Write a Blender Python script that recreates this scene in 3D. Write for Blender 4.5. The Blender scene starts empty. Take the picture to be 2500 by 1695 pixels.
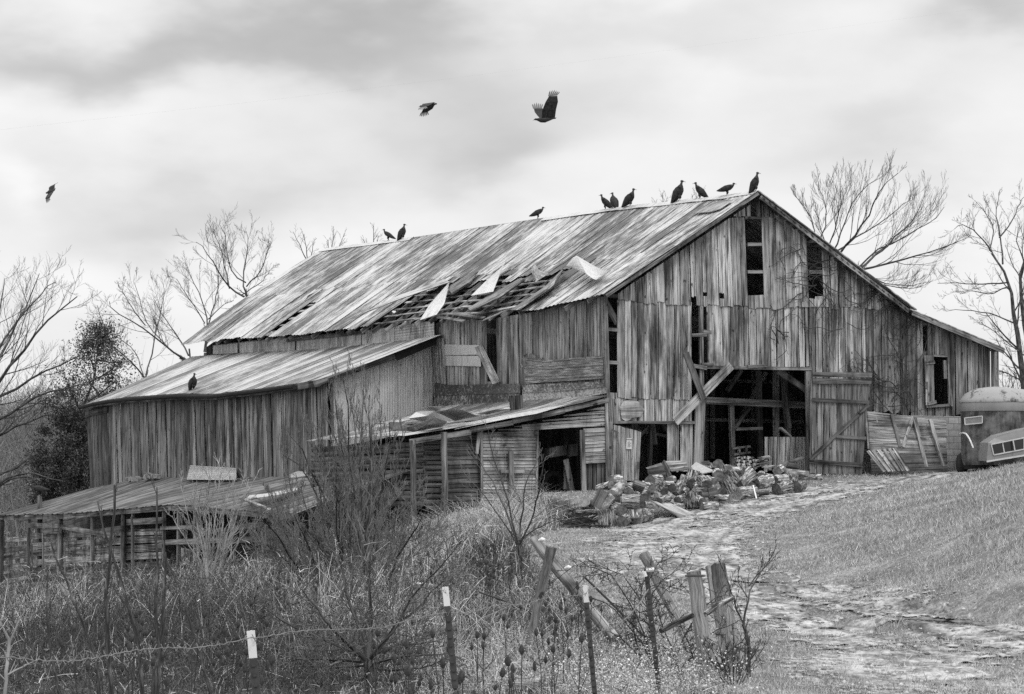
import bpy, math, random
import numpy as np
from mathutils import Vector
R = math.radians
rng = np.random.default_rng(7)
random.seed(7)
SC = bpy.context.scene
COL = SC.collection

# ------------------------------------------------------------------ camera
FPX, CX, CY = 6500.0, 1250.0, 847.5          # focal length and centre in photograph pixels
PITCH = math.atan(342.5 / FPX)
cd = bpy.data.cameras.new("camera"); cam = bpy.data.objects.new("camera", cd); COL.objects.link(cam)
cd.sensor_width = 36.0; cd.lens = 36.0 * FPX / 2500.0
cd.clip_start = 0.5; cd.clip_end = 5000
cam.location = (0, 0, 0); cam.rotation_euler = (math.pi/2 + PITCH, 0, 0)
SC.camera = cam

# ------------------------------------------------------------------ sky, sun, exposure
SUN_EL, SUN_AZ = R(52), R(150)               # azimuth clockwise from +Y
SKY_GAIN = 0.95
w = bpy.data.worlds.new("World"); SC.world = w; w.use_nodes = True
nt = w.node_tree; N = nt.nodes; L = nt.links; N.clear()
def nd(tree, typ, **kw):
    n = tree.nodes.new(typ)
    for k, v in kw.items(): setattr(n, k, v)
    return n
def lk(tree, a, b): tree.links.new(a, b)
def mth(tree, op, a, b=None, c=None, clamp=False):
    n = tree.nodes.new("ShaderNodeMath"); n.operation = op; n.use_clamp = clamp
    for i, x in enumerate((a, b, c)):
        if x is None: continue
        if isinstance(x, (int, float)): n.inputs[i].default_value = x
        else: tree.links.new(x, n.inputs[i])
    return n.outputs[0]
out = nd(nt, "ShaderNodeOutputWorld"); bg = nd(nt, "ShaderNodeBackground")
tc = nd(nt, "ShaderNodeTexCoord")
sky = nd(nt, "ShaderNodeTexSky"); sky.sky_type = 'NISHITA'; sky.sun_disc = False
sky.sun_elevation = SUN_EL; sky.sun_rotation = SUN_AZ
bw = nd(nt, "ShaderNodeRGBToBW"); lk(nt, sky.outputs[0], bw.inputs[0])
# cloud deck: soft banks at fixed compass bearings and heights
wn = nd(nt, "ShaderNodeTexNoise"); wn.inputs["Scale"].default_value = 9.0; wn.inputs["Detail"].default_value = 5
mp = nd(nt, "ShaderNodeMapping"); mp.inputs["Scale"].default_value = (1, 1, 2.2)
lk(nt, tc.outputs["Generated"], mp.inputs[0]); lk(nt, mp.outputs[0], wn.inputs["Vector"])
wsub = nd(nt, "ShaderNodeVectorMath", operation='SUBTRACT'); lk(nt, wn.outputs["Color"], wsub.inputs[0]); wsub.inputs[1].default_value = (.5, .5, .5)
wsc = nd(nt, "ShaderNodeVectorMath", operation='SCALE'); lk(nt, wsub.outputs[0], wsc.inputs[0]); wsc.inputs["Scale"].default_value = 0.10
wad = nd(nt, "ShaderNodeVectorMath", operation='ADD'); lk(nt, tc.outputs["Generated"], wad.inputs[0]); lk(nt, wsc.outputs[0], wad.inputs[1])
sep = nd(nt, "ShaderNodeSeparateXYZ"); lk(nt, wad.outputs[0], sep.inputs[0])
raw = nd(nt, "ShaderNodeSeparateXYZ"); lk(nt, tc.outputs["Generated"], raw.inputs[0])
def bank(u, v, su, sv, amp, tilt=0.0):
    ax = (u - 1250) / FPX; az = (1190 - v) / FPX
    dx = mth(nt, 'SUBTRACT', sep.outputs[0], ax)
    dz = mth(nt, 'SUBTRACT', sep.outputs[2], az)
    if tilt: dz = mth(nt, 'MULTIPLY_ADD', dx, -tilt, dz)
    a = mth(nt, 'DIVIDE', dx, su / FPX); b = mth(nt, 'DIVIDE', dz, sv / FPX)
    r2 = mth(nt, 'ADD', mth(nt, 'MULTIPLY', a, a), mth(nt, 'MULTIPLY', b, b))
    return mth(nt, 'MULTIPLY', mth(nt, 'EXPONENT', mth(nt, 'MULTIPLY', r2, -1.0)), amp)
banks = [(350, 140, 620, 85, -.27, .05), (1050, 175, 420, 120, -.24, -.15), (1220, 370, 260, 90, -.20, 0),
         (420, 520, 330, 110, -.17, .1), (800, 430, 300, 60, -.06, 0), (2150, 330, 260, 130, -.15, .3), (2420, 40, 190, 60, -.22, 0),
         (1600, 40, 420, 60, -.10, 0), (150, 300, 330, 50, .05, .1), (40, 480, 70, 90, .12, 0), (1760, 230, 170, 160, .06, 0), (2300, 560, 420, 90, .05, 0),
         (700, 700, 500, 100, .05, 0)]
tot = None
for b_ in banks:
    x = bank(*b_[:4], b_[4] * (1.2 if b_[4] < 0 else 1), b_[5]); tot = x if tot is None else mth(nt, 'ADD', tot, x)
fn = nd(nt, "ShaderNodeTexNoise"); fn.inputs["Scale"].default_value = 16; fn.inputs["Detail"].default_value = 6
lk(nt, mp.outputs[0], fn.inputs["Vector"])
soft = mth(nt, 'MULTIPLY', mth(nt, 'SUBTRACT', fn.outputs[0], .5), .26)
base = mth(nt, 'ADD', mth(nt, 'ADD', tot, .90), soft)
# an overcast sky is brighter towards the zenith
zup = mth(nt, 'MAXIMUM', mth(nt, 'SUBTRACT', raw.outputs[2], 0.2), 0.0)
base = mth(nt, 'MULTIPLY', base, mth(nt, 'MULTIPLY_ADD', zup, 1.1, 1.0))
base = mth(nt, 'MULTIPLY_ADD', bw.outputs[0], 0.005, base)
lk(nt, base, bg.inputs["Color"]); bg.inputs["Strength"].default_value = SKY_GAIN
lk(nt, bg.outputs[0], out.inputs["Surface"])

sl = bpy.data.lights.new("sun", 'SUN'); sl.energy = 1.1; sl.angle = R(14); sl.color = (1, 1, 1)
so = bpy.data.objects.new("sun", sl); COL.objects.link(so)
sdir = Vector((math.sin(SUN_AZ) * math.cos(SUN_EL), math.cos(SUN_AZ) * math.cos(SUN_EL), math.sin(SUN_EL)))
so.rotation_euler = sdir.to_track_quat('Z', 'Y').to_euler(); so.location = (30, -20, 60)
vs = SC.view_settings; vs.view_transform = 'Standard'; vs.look = 'None'; vs.exposure = 0.0; vs.gamma = 1.0
SC.cycles.use_denoising = False; SC.cycles.max_bounces = 6; SC.cycles.diffuse_bounces = 3; SC.cycles.transparent_max_bounces = 8

# ------------------------------------------------------------------ from the photograph to the place
cp, sp_ = math.cos(PITCH), math.sin(PITCH)
def ray(u, v):
    """Ray through a photograph pixel, scaled to one metre forward."""
    x = (u - CX) / FPX; z = -(v - CY) / FPX
    y2 = cp - sp_ * z; z2 = sp_ + cp * z
    return np.array((x / y2, 1.0, z2 / y2))
def PY(u, v, Y): return ray(u, v) * Y
def proj(P):
    P = np.asarray(P, float); x, y, z = P[..., 0], P[..., 1], P[..., 2]
    f = cp * y + sp_ * z; up = -sp_ * y + cp * z
    return CX + FPX * x / f, CY - FPX * up / f
G = np.array((.8829, .4695, 0.0)); S = np.array((-.4695, .8829, 0.0)); UPV = np.array((0, 0, 1.0))
C0 = np.array((2.88, 78.0, 0.0))            # front left corner of the barn
def B(a, b, z): return C0 + G * a + S * b + UPV * z
def onP(u, v, p0, n):
    r = ray(u, v); return r * (np.dot(p0, n) / np.dot(r, n))
def onA(u, v, a): return onP(u, v, C0 + G * a, G)      # on a plane along the barn's length
def onB(u, v, b): return onP(u, v, C0 + S * b, S)      # on a plane along the barn's front
def ab(P): d = np.asarray(P) - C0; return d @ G, d @ S

# value noise
def vnoise(x, y, seed=0):
    x = np.asarray(x, float); y = np.asarray(y, float)
    xi = np.floor(x).astype(np.int64); yi = np.floor(y).astype(np.int64); xf = x - xi; yf = y - yi
    def h(a, b):
        n = (a * 374761393 + b * 668265263 + seed * 1442695041) & 0x7fffffff
        n = ((n ^ (n >> 13)) * 1274126177) & 0x7fffffff
        return ((n ^ (n >> 16)) & 0xffff) / 65535.0
    sx = xf * xf * (3 - 2 * xf); sy = yf * yf * (3 - 2 * yf)
    return (h(xi, yi) * (1 - sx) + h(xi + 1, yi) * sx) * (1 - sy) + (h(xi, yi + 1) * (1 - sx) + h(xi + 1, yi + 1) * sx) * sy
def fbm(x, y, oct=4, seed=0):
    t = 0; a = .5
    for i in range(oct): t = t + a * vnoise(x * 2 ** i, y * 2 ** i, seed + i); a *= .5
    return t

# terrain: a smooth surface through measured points
CTRL = [PY(u, v, y) for u, v, y in [
    (1490, 1200, 77.5), (1690, 1178, 79.3), (1970, 1160, 81), (2120, 1158, 82), (2300, 1153, 83), (2437, 1130, 84.7), (2520, 1122, 84),
    (1400, 1300, 66), (1700, 1330, 60), (1950, 1235, 70), (2100, 1192, 76), (1870, 1432, 49), (2290, 1522, 41),
    (1800, 1690, 29), (2300, 1690, 29), (2500, 1690, 30), (2500, 1520, 38), (2500, 1400, 41.5), (2500, 1250, 48.5), (2520, 1165, 56), (2520, 1130, 68), (2300, 1235, 60), (2350, 1182, 67), (2300, 1420, 44.5), (2300, 1320, 51),
    (2050, 1345, 55), (2200, 1430, 48), (1750, 1480, 44),
    (1250, 1360, 55), (1250, 1500, 40), (1250, 1690, 28), (900, 1690, 27), (600, 1690, 27), (0, 1690, 27), (0, 1550, 41), (300, 1450, 62), (600, 1400, 72),
    (150, 1425, 96), (0, 1432, 101), (430, 1402, 91), (700, 1372, 80), (1000, 1292, 73), (1170, 1242, 75), (1310, 1205, 76), (1450, 1290, 67.5), (1600, 1285, 67), (1950, 1205, 73)]]
CTRL += [np.array(p, float) for p in [(0, 0, -1.7), (0, 12, -1.95), (-5, 14, -2.1), (6, 14, -2.0), (-14, 40, -2.6), (14, 40, -1.2), (20, 60, .6),
    (24, 84, 1.3), (20, 110, 1.2), (-5, 112, -2.2), (5, 125, -1.5), (-30, 110, -4.6), (-34, 80, -4.2), (-25, 140, -4.6), (20, 150, .5), (-60, 140, -5),
    (0, -30, -1.5), (-60, 0, -3), (60, 0, 0), (70, 80, 4), (60, 160, 3), (-90, 200, -2), (0, 190, -1), (90, 200, 4), (-120, 90, -4), (120, 100, 6)]]
CTRL = np.array(CTRL)
def _phi(r2): return np.where(r2 > 1e-9, .5 * r2 * np.log(np.maximum(r2, 1e-9)), 0)
_n = len(CTRL); _xy = CTRL[:, :2] / 50.0
_K = _phi(((_xy[:, None] - _xy[None]) ** 2).sum(-1)) + np.eye(_n) * 4e-4
_Pm = np.c_[np.ones(_n), _xy]
_A = np.block([[_K, _Pm], [_Pm.T, np.zeros((3, 3))]])
_W = np.linalg.solve(_A, np.r_[CTRL[:, 2], 0, 0, 0])
def gz(x, y):
    x = np.asarray(x, float); y = np.asarray(y, float); sh = x.shape
    xy = np.stack([x.ravel(), y.ravel()], -1) / 50.0
    z = np.empty(len(xy))
    for i in range(0, len(xy), 40000):
        q = xy[i:i + 40000]
        z[i:i + 40000] = _phi(((q[:, None] - _xy[None]) ** 2).sum(-1)) @ _W[:_n] + _W[_n] + q @ _W[_n + 1:]
    z = z.reshape(sh)
    far = np.clip((np.hypot(x, y - 60) - 130) / 120, 0, 1); far = far * far * (3 - 2 * far)
    hill = -1.0 + 4 * fbm(x / 170 + 9, y / 170 + 3, 3, 5) + np.clip(np.hypot(x, y) - 180, 0, 900) * np.where(x < 20, .02, .004)
    z = z * (1 - far) + hill * far
    return z + (fbm(x * .8, y * .8, 3, 2) - .45) * .10 * np.clip(1 - far, 0, 1)
_gy = np.linspace(15, 135, 900)
def ground_hit(u, v):
    r = ray(u, v); z = gz(r[0] * _gy, _gy); below = np.nonzero(r[2] * _gy < z)[0]
    if not len(below): return r * 135
    i = below[0]; y0, y1 = _gy[max(i - 1, 0)], _gy[i]
    for _ in range(18):
        m = (y0 + y1) / 2
        if r[2] * m < float(gz(r[0] * m, m)): y1 = m
        else: y0 = m
    return r * y1
def G3(x, y, dz=0.0): return np.array((x, y, float(gz(x, y)) + dz))

# ------------------------------------------------------------------ objects, names, labels
def tag(o, label=None, cat=None, group=None, kind=None):
    if label: o["label"] = label
    if cat: o["category"] = cat
    if group: o["group"] = group
    if kind: o["kind"] = kind
    return o
def empty(name, loc, label, cat, group=None, rot=(0, 0, 0)):
    o = bpy.data.objects.new(name, None); COL.objects.link(o); o.empty_display_size = .3
    o.location = tuple(float(c) for c in loc); o.rotation_euler = rot
    return tag(o, label, cat, group)
def world_of(o):
    return o.matrix_basis.copy() if o.parent is None else world_of(o.parent) @ o.matrix_parent_inverse @ o.matrix_basis
def link(name, me, parent=None):
    o = bpy.data.objects.new(name, me); COL.objects.link(o)
    if parent is not None:
        o.parent = parent; o.matrix_parent_inverse = world_of(parent).inverted()
    return o
def copy_tree(o, parent=None):
    c = o.copy(); COL.objects.link(c)
    if parent is not None: c.parent = parent; c.matrix_parent_inverse = o.matrix_parent_inverse
    for ch in [x for x in bpy.data.objects if x.parent == o]: copy_tree(ch, c)
    return c

def mesh_np(name, verts, faces, mats, parent=None, bco=None, smooth=False, midx=None):
    """Mesh object from arrays; faces is a list of (n,k) index arrays."""
    me = bpy.data.meshes.new(name)
    verts = np.ascontiguousarray(verts, dtype=np.float32)
    if isinstance(faces, np.ndarray): faces = [faces]
    faces = [np.asarray(f, dtype=np.int32) for f in faces if len(f)]
    me.vertices.add(len(verts)); me.vertices.foreach_set("co", verts.ravel())
    nl = sum(f.size for f in faces); nf = sum(len(f) for f in faces)
    me.loops.add(nl); me.polygons.add(nf)
    me.loops.foreach_set("vertex_index", np.concatenate([f.ravel() for f in faces]))
    tot = np.concatenate([np.full(len(f), f.shape[1], np.int32) for f in faces])
    st = np.r_[0, np.cumsum(tot)[:-1]].astype(np.int32)
    me.polygons.foreach_set("loop_start", st)
    if midx is not None: me.polygons.foreach_set("material_index", np.asarray(midx, np.int32))
    if smooth: me.polygons.foreach_set("use_smooth", np.ones(nf, bool))
    for m in (mats if isinstance(mats, (list, tuple)) else [mats]): me.materials.append(m)
    if bco is not None:
        at = me.attributes.new("bco", 'FLOAT_VECTOR', 'POINT'); at.data.foreach_set("vector", np.ascontiguousarray(bco, np.float32).ravel())
    me.update(calc_edges=True)
    return link(name, me, parent)

class MB:
    """Collects planks, beams, tubes and sheets and links them as one mesh."""
    def __init__(s): s.v = []; s.f = []; s.b = []; s.m = []
    def add(s, vs, fs, bs, mi=0):
        o = len(s.v); s.v += [tuple(map(float, p)) for p in vs]; s.b += [tuple(map(float, p)) for p in bs]
        for f in fs: s.f.append(tuple(i + o for i in f)); s.m.append(mi)
    def prism(s, poly, nrm, th, along=None, mi=0, z=None):
        """Polygon (front face, looking along -nrm counter-clockwise) given thickness behind it."""
        poly = [np.asarray(p, float) for p in poly]; nrm = np.asarray(nrm, float); nrm = nrm / np.linalg.norm(nrm)
        n = len(poly); al = np.asarray(along if along is not None else poly[-1] - poly[0], float); al = al / (np.linalg.norm(al) + 1e-9)
        ac = np.cross(al, nrm); z = random.random() * 97 if z is None else z
        vs = poly + [p - nrm * th for p in poly]
        bs = [(np.dot(p - poly[0], ac), np.dot(p - poly[0], al), z) for p in poly] * 2
        fs = [tuple(range(n)), tuple(range(2 * n - 1, n - 1, -1))] + [(i, i + n, (i + 1) % n + n, (i + 1) % n) for i in range(n)]
        s.add(vs, fs, bs, mi)
    def beam(s, a, b, w, h, up=(0, 0, 1), mi=0, jit=0.0):
        a = np.asarray(a, float); b = np.asarray(b, float); d = b - a; Ln = np.linalg.norm(d); d = d / (Ln + 1e-9)
        up = np.asarray(up, float)
        if abs(np.dot(d, up)) > .95: up = np.array((0, 1.0, 0)) if abs(d[1]) < .9 else np.array((1.0, 0, 0))
        x = np.cross(d, up); x /= np.linalg.norm(x); y = np.cross(x, d); z = random.random() * 97
        vs = []; bs = []
        for t, p in ((0, a), (Ln, b)):
            for k, (i, j) in enumerate(((-1, -1), (1, -1), (1, 1), (-1, 1))):
                q = p + x * i * w / 2 + y * j * h / 2
                if jit: q = q + np.array([random.uniform(-jit, jit) for _ in range(3)])
                vs.append(q); bs.append((i * w / 2 + j * h / 2, t, z))
        s.add(vs, [(0, 3, 2, 1), (4, 5, 6, 7), (0, 1, 5, 4), (1, 2, 6, 5), (2, 3, 7, 6), (3, 0, 4, 7)], bs, mi)
    def tube(s, pts, rad, n=8, cap=True, mi=0, wob=0.0):
        pts = np.asarray(pts, float); rad = np.broadcast_to(np.asarray(rad, float), (len(pts),))
        v, f = tubes(pts[None], rad[None], n); v = v.copy(); z = random.random() * 97
        if wob: v += (np.random.default_rng(int(z * 1000)).random(v.shape) - .5) * wob
        ln = np.r_[0, np.cumsum(np.linalg.norm(np.diff(pts, axis=0), axis=1))]
        bs = [(rad[i] * 2 * math.pi * k / n, ln[i], z) for i in range(len(pts)) for k in range(n)]
        fs = [tuple(q) for q in f]
        if cap: fs += [tuple(range(n - 1, -1, -1)), tuple(range((len(pts) - 1) * n, len(pts) * n))]
        s.add(v, fs, bs, mi)
    def grid(s, P, mi=0, th=0.0, z=None, bx=None, by=None):
        """Sheet from a (rows, cols, 3) array of points; th gives it a back side."""
        P = np.asarray(P, float); nr, nc = P.shape[:2]; z = random.random() * 97 if z is None else z
        dx = np.linalg.norm(np.diff(P, axis=1), axis=2).mean(0); dy = np.linalg.norm(np.diff(P, axis=0), axis=2).mean(1)
        xs = np.r_[0, np.cumsum(dx)]; ys = np.r_[0, np.cumsum(dy)]
        bs = [(xs[j] + (bx or 0), ys[i] + (by or 0), z) for i in range(nr) for j in range(nc)]
        fs = [(i * nc + j, i * nc + j + 1, (i + 1) * nc + j + 1, (i + 1) * nc + j) for i in range(nr - 1) for j in range(nc - 1)]
        vs = P.reshape(-1, 3)
        if th:
            nn = np.cross(P[0, -1] - P[0, 0], P[-1, 0] - P[0, 0]); nn = nn / (np.linalg.norm(nn) + 1e-9); k = nr * nc
            vs = np.r_[vs, vs - nn * th]; bs = bs * 2
            fs = fs + [tuple(i + k for i in f[::-1]) for f in fs]
            rim = [j for j in range(nc)] + [i * nc + nc - 1 for i in range(1, nr)] + [(nr - 1) * nc + j for j in range(nc - 2, -1, -1)] + [i * nc for i in range(nr - 2, 0, -1)]
            fs = fs + [(rim[i], rim[i] + k, rim[(i + 1) % len(rim)] + k, rim[(i + 1) % len(rim)]) for i in range(len(rim))]
        s.add(vs, fs, bs, mi)
    def build(s, name, mats, parent=None, smooth=False):
        me = bpy.data.meshes.new(name); me.from_pydata(s.v, [], s.f)
        for m in (mats if isinstance(mats, (list, tuple)) else [mats]): me.materials.append(m)
        me.polygons.foreach_set("material_index", np.array(s.m, np.int32))
        if smooth: me.polygons.foreach_set("use_smooth", np.ones(len(s.f), bool))
        at = me.attributes.new("bco", 'FLOAT_VECTOR', 'POINT'); at.data.foreach_set("vector", np.array(s.b, np.float32).ravel())
        me.update()
        return link(name, me, parent)

def tubes(P, Rr, n):
    """Tubes round M polylines of equal point count: P (M,K,3), Rr (M,K)."""
    M, K = P.shape[:2]; T = np.gradient(P, axis=1); T /= np.linalg.norm(T, axis=2, keepdims=True) + 1e-9
    ref = np.where(np.abs(T[:, :1, 2:3]) > .8, np.array((1.0, .2, 0)), np.array((0, 0, 1.0))); ref = np.broadcast_to(ref, T.shape)
    U = np.cross(T, ref); U /= np.linalg.norm(U, axis=2, keepdims=True) + 1e-9; Vv = np.cross(T, U)
    a = np.arange(n) * 2 * np.pi / n
    v = P[:, :, None] + Rr[:, :, None, None] * (np.cos(a)[None, None, :, None] * U[:, :, None] + np.sin(a)[None, None, :, None] * Vv[:, :, None])
    i = np.arange(M)[:, None, None] * K * n + np.arange(K - 1)[None, :, None] * n; k = np.arange(n)[None, None]
    k2 = (np.arange(n) + 1)[None, None] % n
    f = np.stack([i + k, i + k2, i + n + k2, i + n + k], -1).reshape(-1, 4)
    return v.reshape(-1, 3), f
def pl(pts):
    """Piecewise linear function through (x, y) points."""
    xs = np.array([p[0] for p in pts], float); ys = np.array([p[1] for p in pts], float); o = np.argsort(xs); xs, ys = xs[o], ys[o]
    def f(x):
        y = np.interp(x, xs, ys)
        y = np.where(x < xs[0], ys[0] + (x - xs[0]) * (ys[1] - ys[0]) / (xs[1] - xs[0]), y)
        return np.where(x > xs[-1], ys[-1] + (x - xs[-1]) * (ys[-1] - ys[-2]) / (xs[-1] - xs[-2]), y)
    return lambda x: float(f(x)) if np.isscalar(x) else f(x)

# ------------------------------------------------------------------ materials
def mat(name):
    m = bpy.data.materials.new(name); m.use_nodes = True; t = m.node_tree
    return m, t, t.nodes["Principled BSDF"]
def gray(v): return (v, v, v, 1)
def ramp(t, x, stops):
    r = t.nodes.new("ShaderNodeValToRGB"); e = r.color_ramp.elements
    e[0].position, e[0].color = stops[0][0], gray(stops[0][1]); e[1].position, e[1].color = stops[-1][0], gray(stops[-1][1])
    for p, v in stops[1:-1]: q = e.new(p); q.color = gray(v)
    t.links.new(x, r.inputs[0]); return r.outputs[0]
def noise(t, vec, scale, detail=4, rough=.6, dist=0.0):
    n = t.nodes.new("ShaderNodeTexNoise"); n.inputs["Scale"].default_value = scale; n.inputs["Detail"].default_value = detail
    n.inputs["Roughness"].default_value = rough; n.inputs["Distortion"].default_value = dist
    if vec is not None: t.links.new(vec, n.inputs["Vector"])
    return n.outputs["Fac"]
def bcoords(t):
    a = t.nodes.new("ShaderNodeAttribute"); a.attribute_name = "bco"; s = t.nodes.new("ShaderNodeSeparateXYZ"); t.links.new(a.outputs["Vector"], s.inputs[0])
    return s.outputs
def vec(t, x, y, z):
    c = t.nodes.new("ShaderNodeCombineXYZ")
    for i, q in enumerate((x, y, z)):
        if isinstance(q, (int, float)): c.inputs[i].default_value = q
        else: t.links.new(q, c.inputs[i])
    return c.outputs[0]
def bump(t, bsdf, h, strength, dist):
    b = t.nodes.new("ShaderNodeBump"); b.inputs["Strength"].default_value = strength; b.inputs["Distance"].default_value = dist
    t.links.new(h, b.inputs["Height"]); t.links.new(b.outputs[0], bsdf.inputs["Normal"])
def mul(t, *xs):
    r = xs[0]
    for x in xs[1:]: r = mth(t, 'MULTIPLY', r, x)
    return r

def wood(name, lo, hi, grain=1.0, spread=.55, rough=.85):
    """Weathered bare boards: grain along each board, dark water streaks, a tone per board."""
    m, t, b = mat(name); x, y, z = bcoords(t)
    zz = mth(t, 'MULTIPLY', z, 3.7)
    g1 = noise(t, vec(t, mth(t, 'MULTIPLY', x, 22 * grain), mth(t, 'MULTIPLY', y, .8 * grain), zz), 1.0, 5, .7)
    g2 = noise(t, vec(t, mth(t, 'MULTIPLY', x, 6.5 * grain), mth(t, 'MULTIPLY', y, .38 * grain), zz), 1.0, 5, .65, .5)
    g3 = noise(t, vec(t, mth(t, 'MULTIPLY', x, 48 * grain), mth(t, 'MULTIPLY', y, .7 * grain), zz), 1.0, 3, .7)
    wn = t.nodes.new("ShaderNodeTexWhiteNoise"); wn.noise_dimensions = '1D'; t.links.new(zz, wn.inputs["W"])
    tone = mth(t, 'MULTIPLY_ADD', wn.outputs["Value"], spread, 1 - spread * .55)
    k = mth(t, 'ADD', mth(t, 'MULTIPLY', g1, .5), mth(t, 'MULTIPLY', g2, .5))
    c = ramp(t, k, [(.37, lo), (.46, lo + (hi - lo) * .28), (.53, lo + (hi - lo) * .68), (.62, hi)])
    crack = ramp(t, g3, [(.35, .12), (.44, 1.0)])
    geo = t.nodes.new("ShaderNodeNewGeometry"); mp_ = t.nodes.new("ShaderNodeMapping"); mp_.inputs["Scale"].default_value = (1.5, 1.5, .42); t.links.new(geo.outputs["Position"], mp_.inputs[0])
    st = noise(t, mp_.outputs[0], .8, 6, .68, .4)
    stain = ramp(t, st, [(.37, .30), (.47, .72), (.56, 1.0)])
    knots = ramp(t, noise(t, vec(t, mth(t, 'MULTIPLY', x, 7), mth(t, 'MULTIPLY', y, 3.5), zz), 1, 2, .5), [(.27, .25), (.33, 1.0)])
    v = mul(t, c, tone, crack, stain, knots)
    t.links.new(v, b.inputs["Base Color"]); b.inputs["Roughness"].default_value = rough; b.inputs["Specular IOR Level"].default_value = .2
    bump(t, b, g1, .5, .01)
    return m
def metal(name, light, dark, bias=.5, wave=.067, rough=.45, metallic=.25, streak=1.0, wave_amt=.5, sheetvar=.25, rib_shade=0, spec=.3, ribw=.14):
    """Corrugated roofing: bright zinc weathering to dark rust in streaks down the slope."""
    m, t, b = mat(name); x, y, z = bcoords(t)
    geo = t.nodes.new("ShaderNodeNewGeometry")
    wn = t.nodes.new("ShaderNodeTexWhiteNoise"); wn.noise_dimensions = '1D'; t.links.new(mth(t, 'MULTIPLY', z, 3.7), wn.inputs["W"])
    n1 = noise(t, vec(t, mth(t, 'MULTIPLY', x, 8), mth(t, 'MULTIPLY', y, 1.15 * streak), mth(t, 'MULTIPLY', z, 0.9)), 1, 6, .7)
    n2 = noise(t, vec(t, mth(t, 'MULTIPLY', x, 24), mth(t, 'MULTIPLY', y, 2.8 * streak), mth(t, 'MULTIPLY', z, 2.1)), 1, 4, .65)
    n3 = noise(t, geo.outputs["Position"], .33, 4, .65)
    k = mth(t, 'ADD', mth(t, 'MULTIPLY', n1, .55), mth(t, 'MULTIPLY', n2, .45))
    k = mth(t, 'ADD', k, mth(t, 'MULTIPLY', mth(t, 'SUBTRACT', n3, .5), .50))
    k = mth(t, 'ADD', k, mth(t, 'MULTIPLY', mth(t, 'SUBTRACT', wn.outputs["Value"], .5), sheetvar * .6))
    b.inputs["Specular IOR Level"].default_value = spec
    c = ramp(t, k, [(bias - .085, dark), (bias - .02, dark + (light - dark) * .35), (bias + .03, dark + (light - dark) * .72), (bias + .09, light)])
    if rib_shade:
        rb = mth(t, 'FRACT', mth(t, 'DIVIDE', x, rib_shade)); c = mth(t, 'MULTIPLY', c, ramp(t, rb, [(.0, .28), (ribw, 1.0), (1 - ribw, 1.0), (1.0, .28)]))  # dark stripes along ribs and seams: rib shading painted into the colour
    t.links.new(c, b.inputs["Base Color"]); b.inputs["Metallic"].default_value = metallic; b.inputs["Roughness"].default_value = rough
    wv = mth(t, 'SINE', mth(t, 'MULTIPLY', x, 2 * math.pi / wave))
    if wave_amt: bump(t, b, wv, wave_amt, .012)
    return m
def plain(name, v, rough=.7, metallic=0.0, var=.25, scale=6.0, spec=.3):
    m, t, b = mat(name); geo = t.nodes.new("ShaderNodeNewGeometry")
    n = noise(t, geo.outputs["Position"], scale, 5, .65)
    c = ramp(t, n, [(.3, v * (1 - var)), (.7, min(1, v * (1 + var)))])
    t.links.new(c, b.inputs["Base Color"]); b.inputs["Roughness"].default_value = rough; b.inputs["Metallic"].default_value = metallic
    b.inputs["Specular IOR Level"].default_value = spec
    return m

M = {}
M['gable'] = wood("gable_boards", .05, .72, 1.0, .65)
M['vinewall'] = wood("darker_gable_boards", .035, .44, 1.0, .6)  # darker tone for the right part of the gable
M['side'] = wood("side_boards", .04, .56)
M['shedwall'] = wood("shed_boards", .025, .46, 1.0, .85)
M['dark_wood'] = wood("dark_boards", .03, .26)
M['clap'] = wood("clapboards", .16, .60, 1.0, .35)
M['logs'] = wood("crib_logs", .025, .26)
M['beam'] = wood("old_beams", .06, .42)
M['inner'] = wood("inner_timber", .09, .42)
M['pale'] = wood("pale_board", .34, .62, 1.2, .2)
M['post'] = wood("fence_wood", .13, .46, 5.0, .3)
M['door'] = wood("door_boards", .05, .36)
M['roof'] = metal("roof_tin", .70, .10, .52)
M['roof2'] = metal("shed_tin", .66, .11, .525, sheetvar=.3, rib_shade=.62)
M['roof3'] = metal("dark_ribbed_tin", .27, .10, .50, wave_amt=0, rough=.8, metallic=0, spec=.08, sheetvar=.2, rib_shade=.5, ribw=.34)
M['roof4'] = metal("crib_tin", .62, .10, .52)
M['zinc'] = metal("bright_tin", .70, .42, .46, wave_amt=.8, sheetvar=.1)
M['zincgrey'] = metal("grey_tin", .50, .15, .50, wave_amt=.9, sheetvar=.1)
M['rusty'] = metal("rusty_tin", .38, .06, .55, wave_amt=.9)
M['flash'] = metal("flashing_tin", .42, .04, .535, wave_amt=0, streak=6)
M['panel'] = metal("wall_tin", .62, .30, .45, wave_amt=.35, sheetvar=.18)
M['trim'] = plain("dark_trim", .03, .8, spec=.1)
M['black'] = plain("black_feathers", .026, .6, var=.85, scale=22)
M['greyfeather'] = plain("grey_feathers", .20, .7, var=.4, scale=40)
M['leg'] = plain("pale_skin", .45, .7)
M['head'] = plain("dark_skin", .05, .7)
M['white'] = plain("white_paint", .80, .6, var=.12, scale=20)
M['steel'] = plain("dark_steel", .06, .6, var=.4, scale=15)
M['wire'] = plain("old_wire", .22, .5, .4, var=.4, scale=12)
M['rubber'] = plain("tyre_rubber", .025, .8)
M['paper'] = plain("paper", .78, .8, var=.05)
M['ink'] = plain("ink", .03, .8)
M['stone'] = plain("field_stone", .30, .9, var=.5, scale=9)
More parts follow.
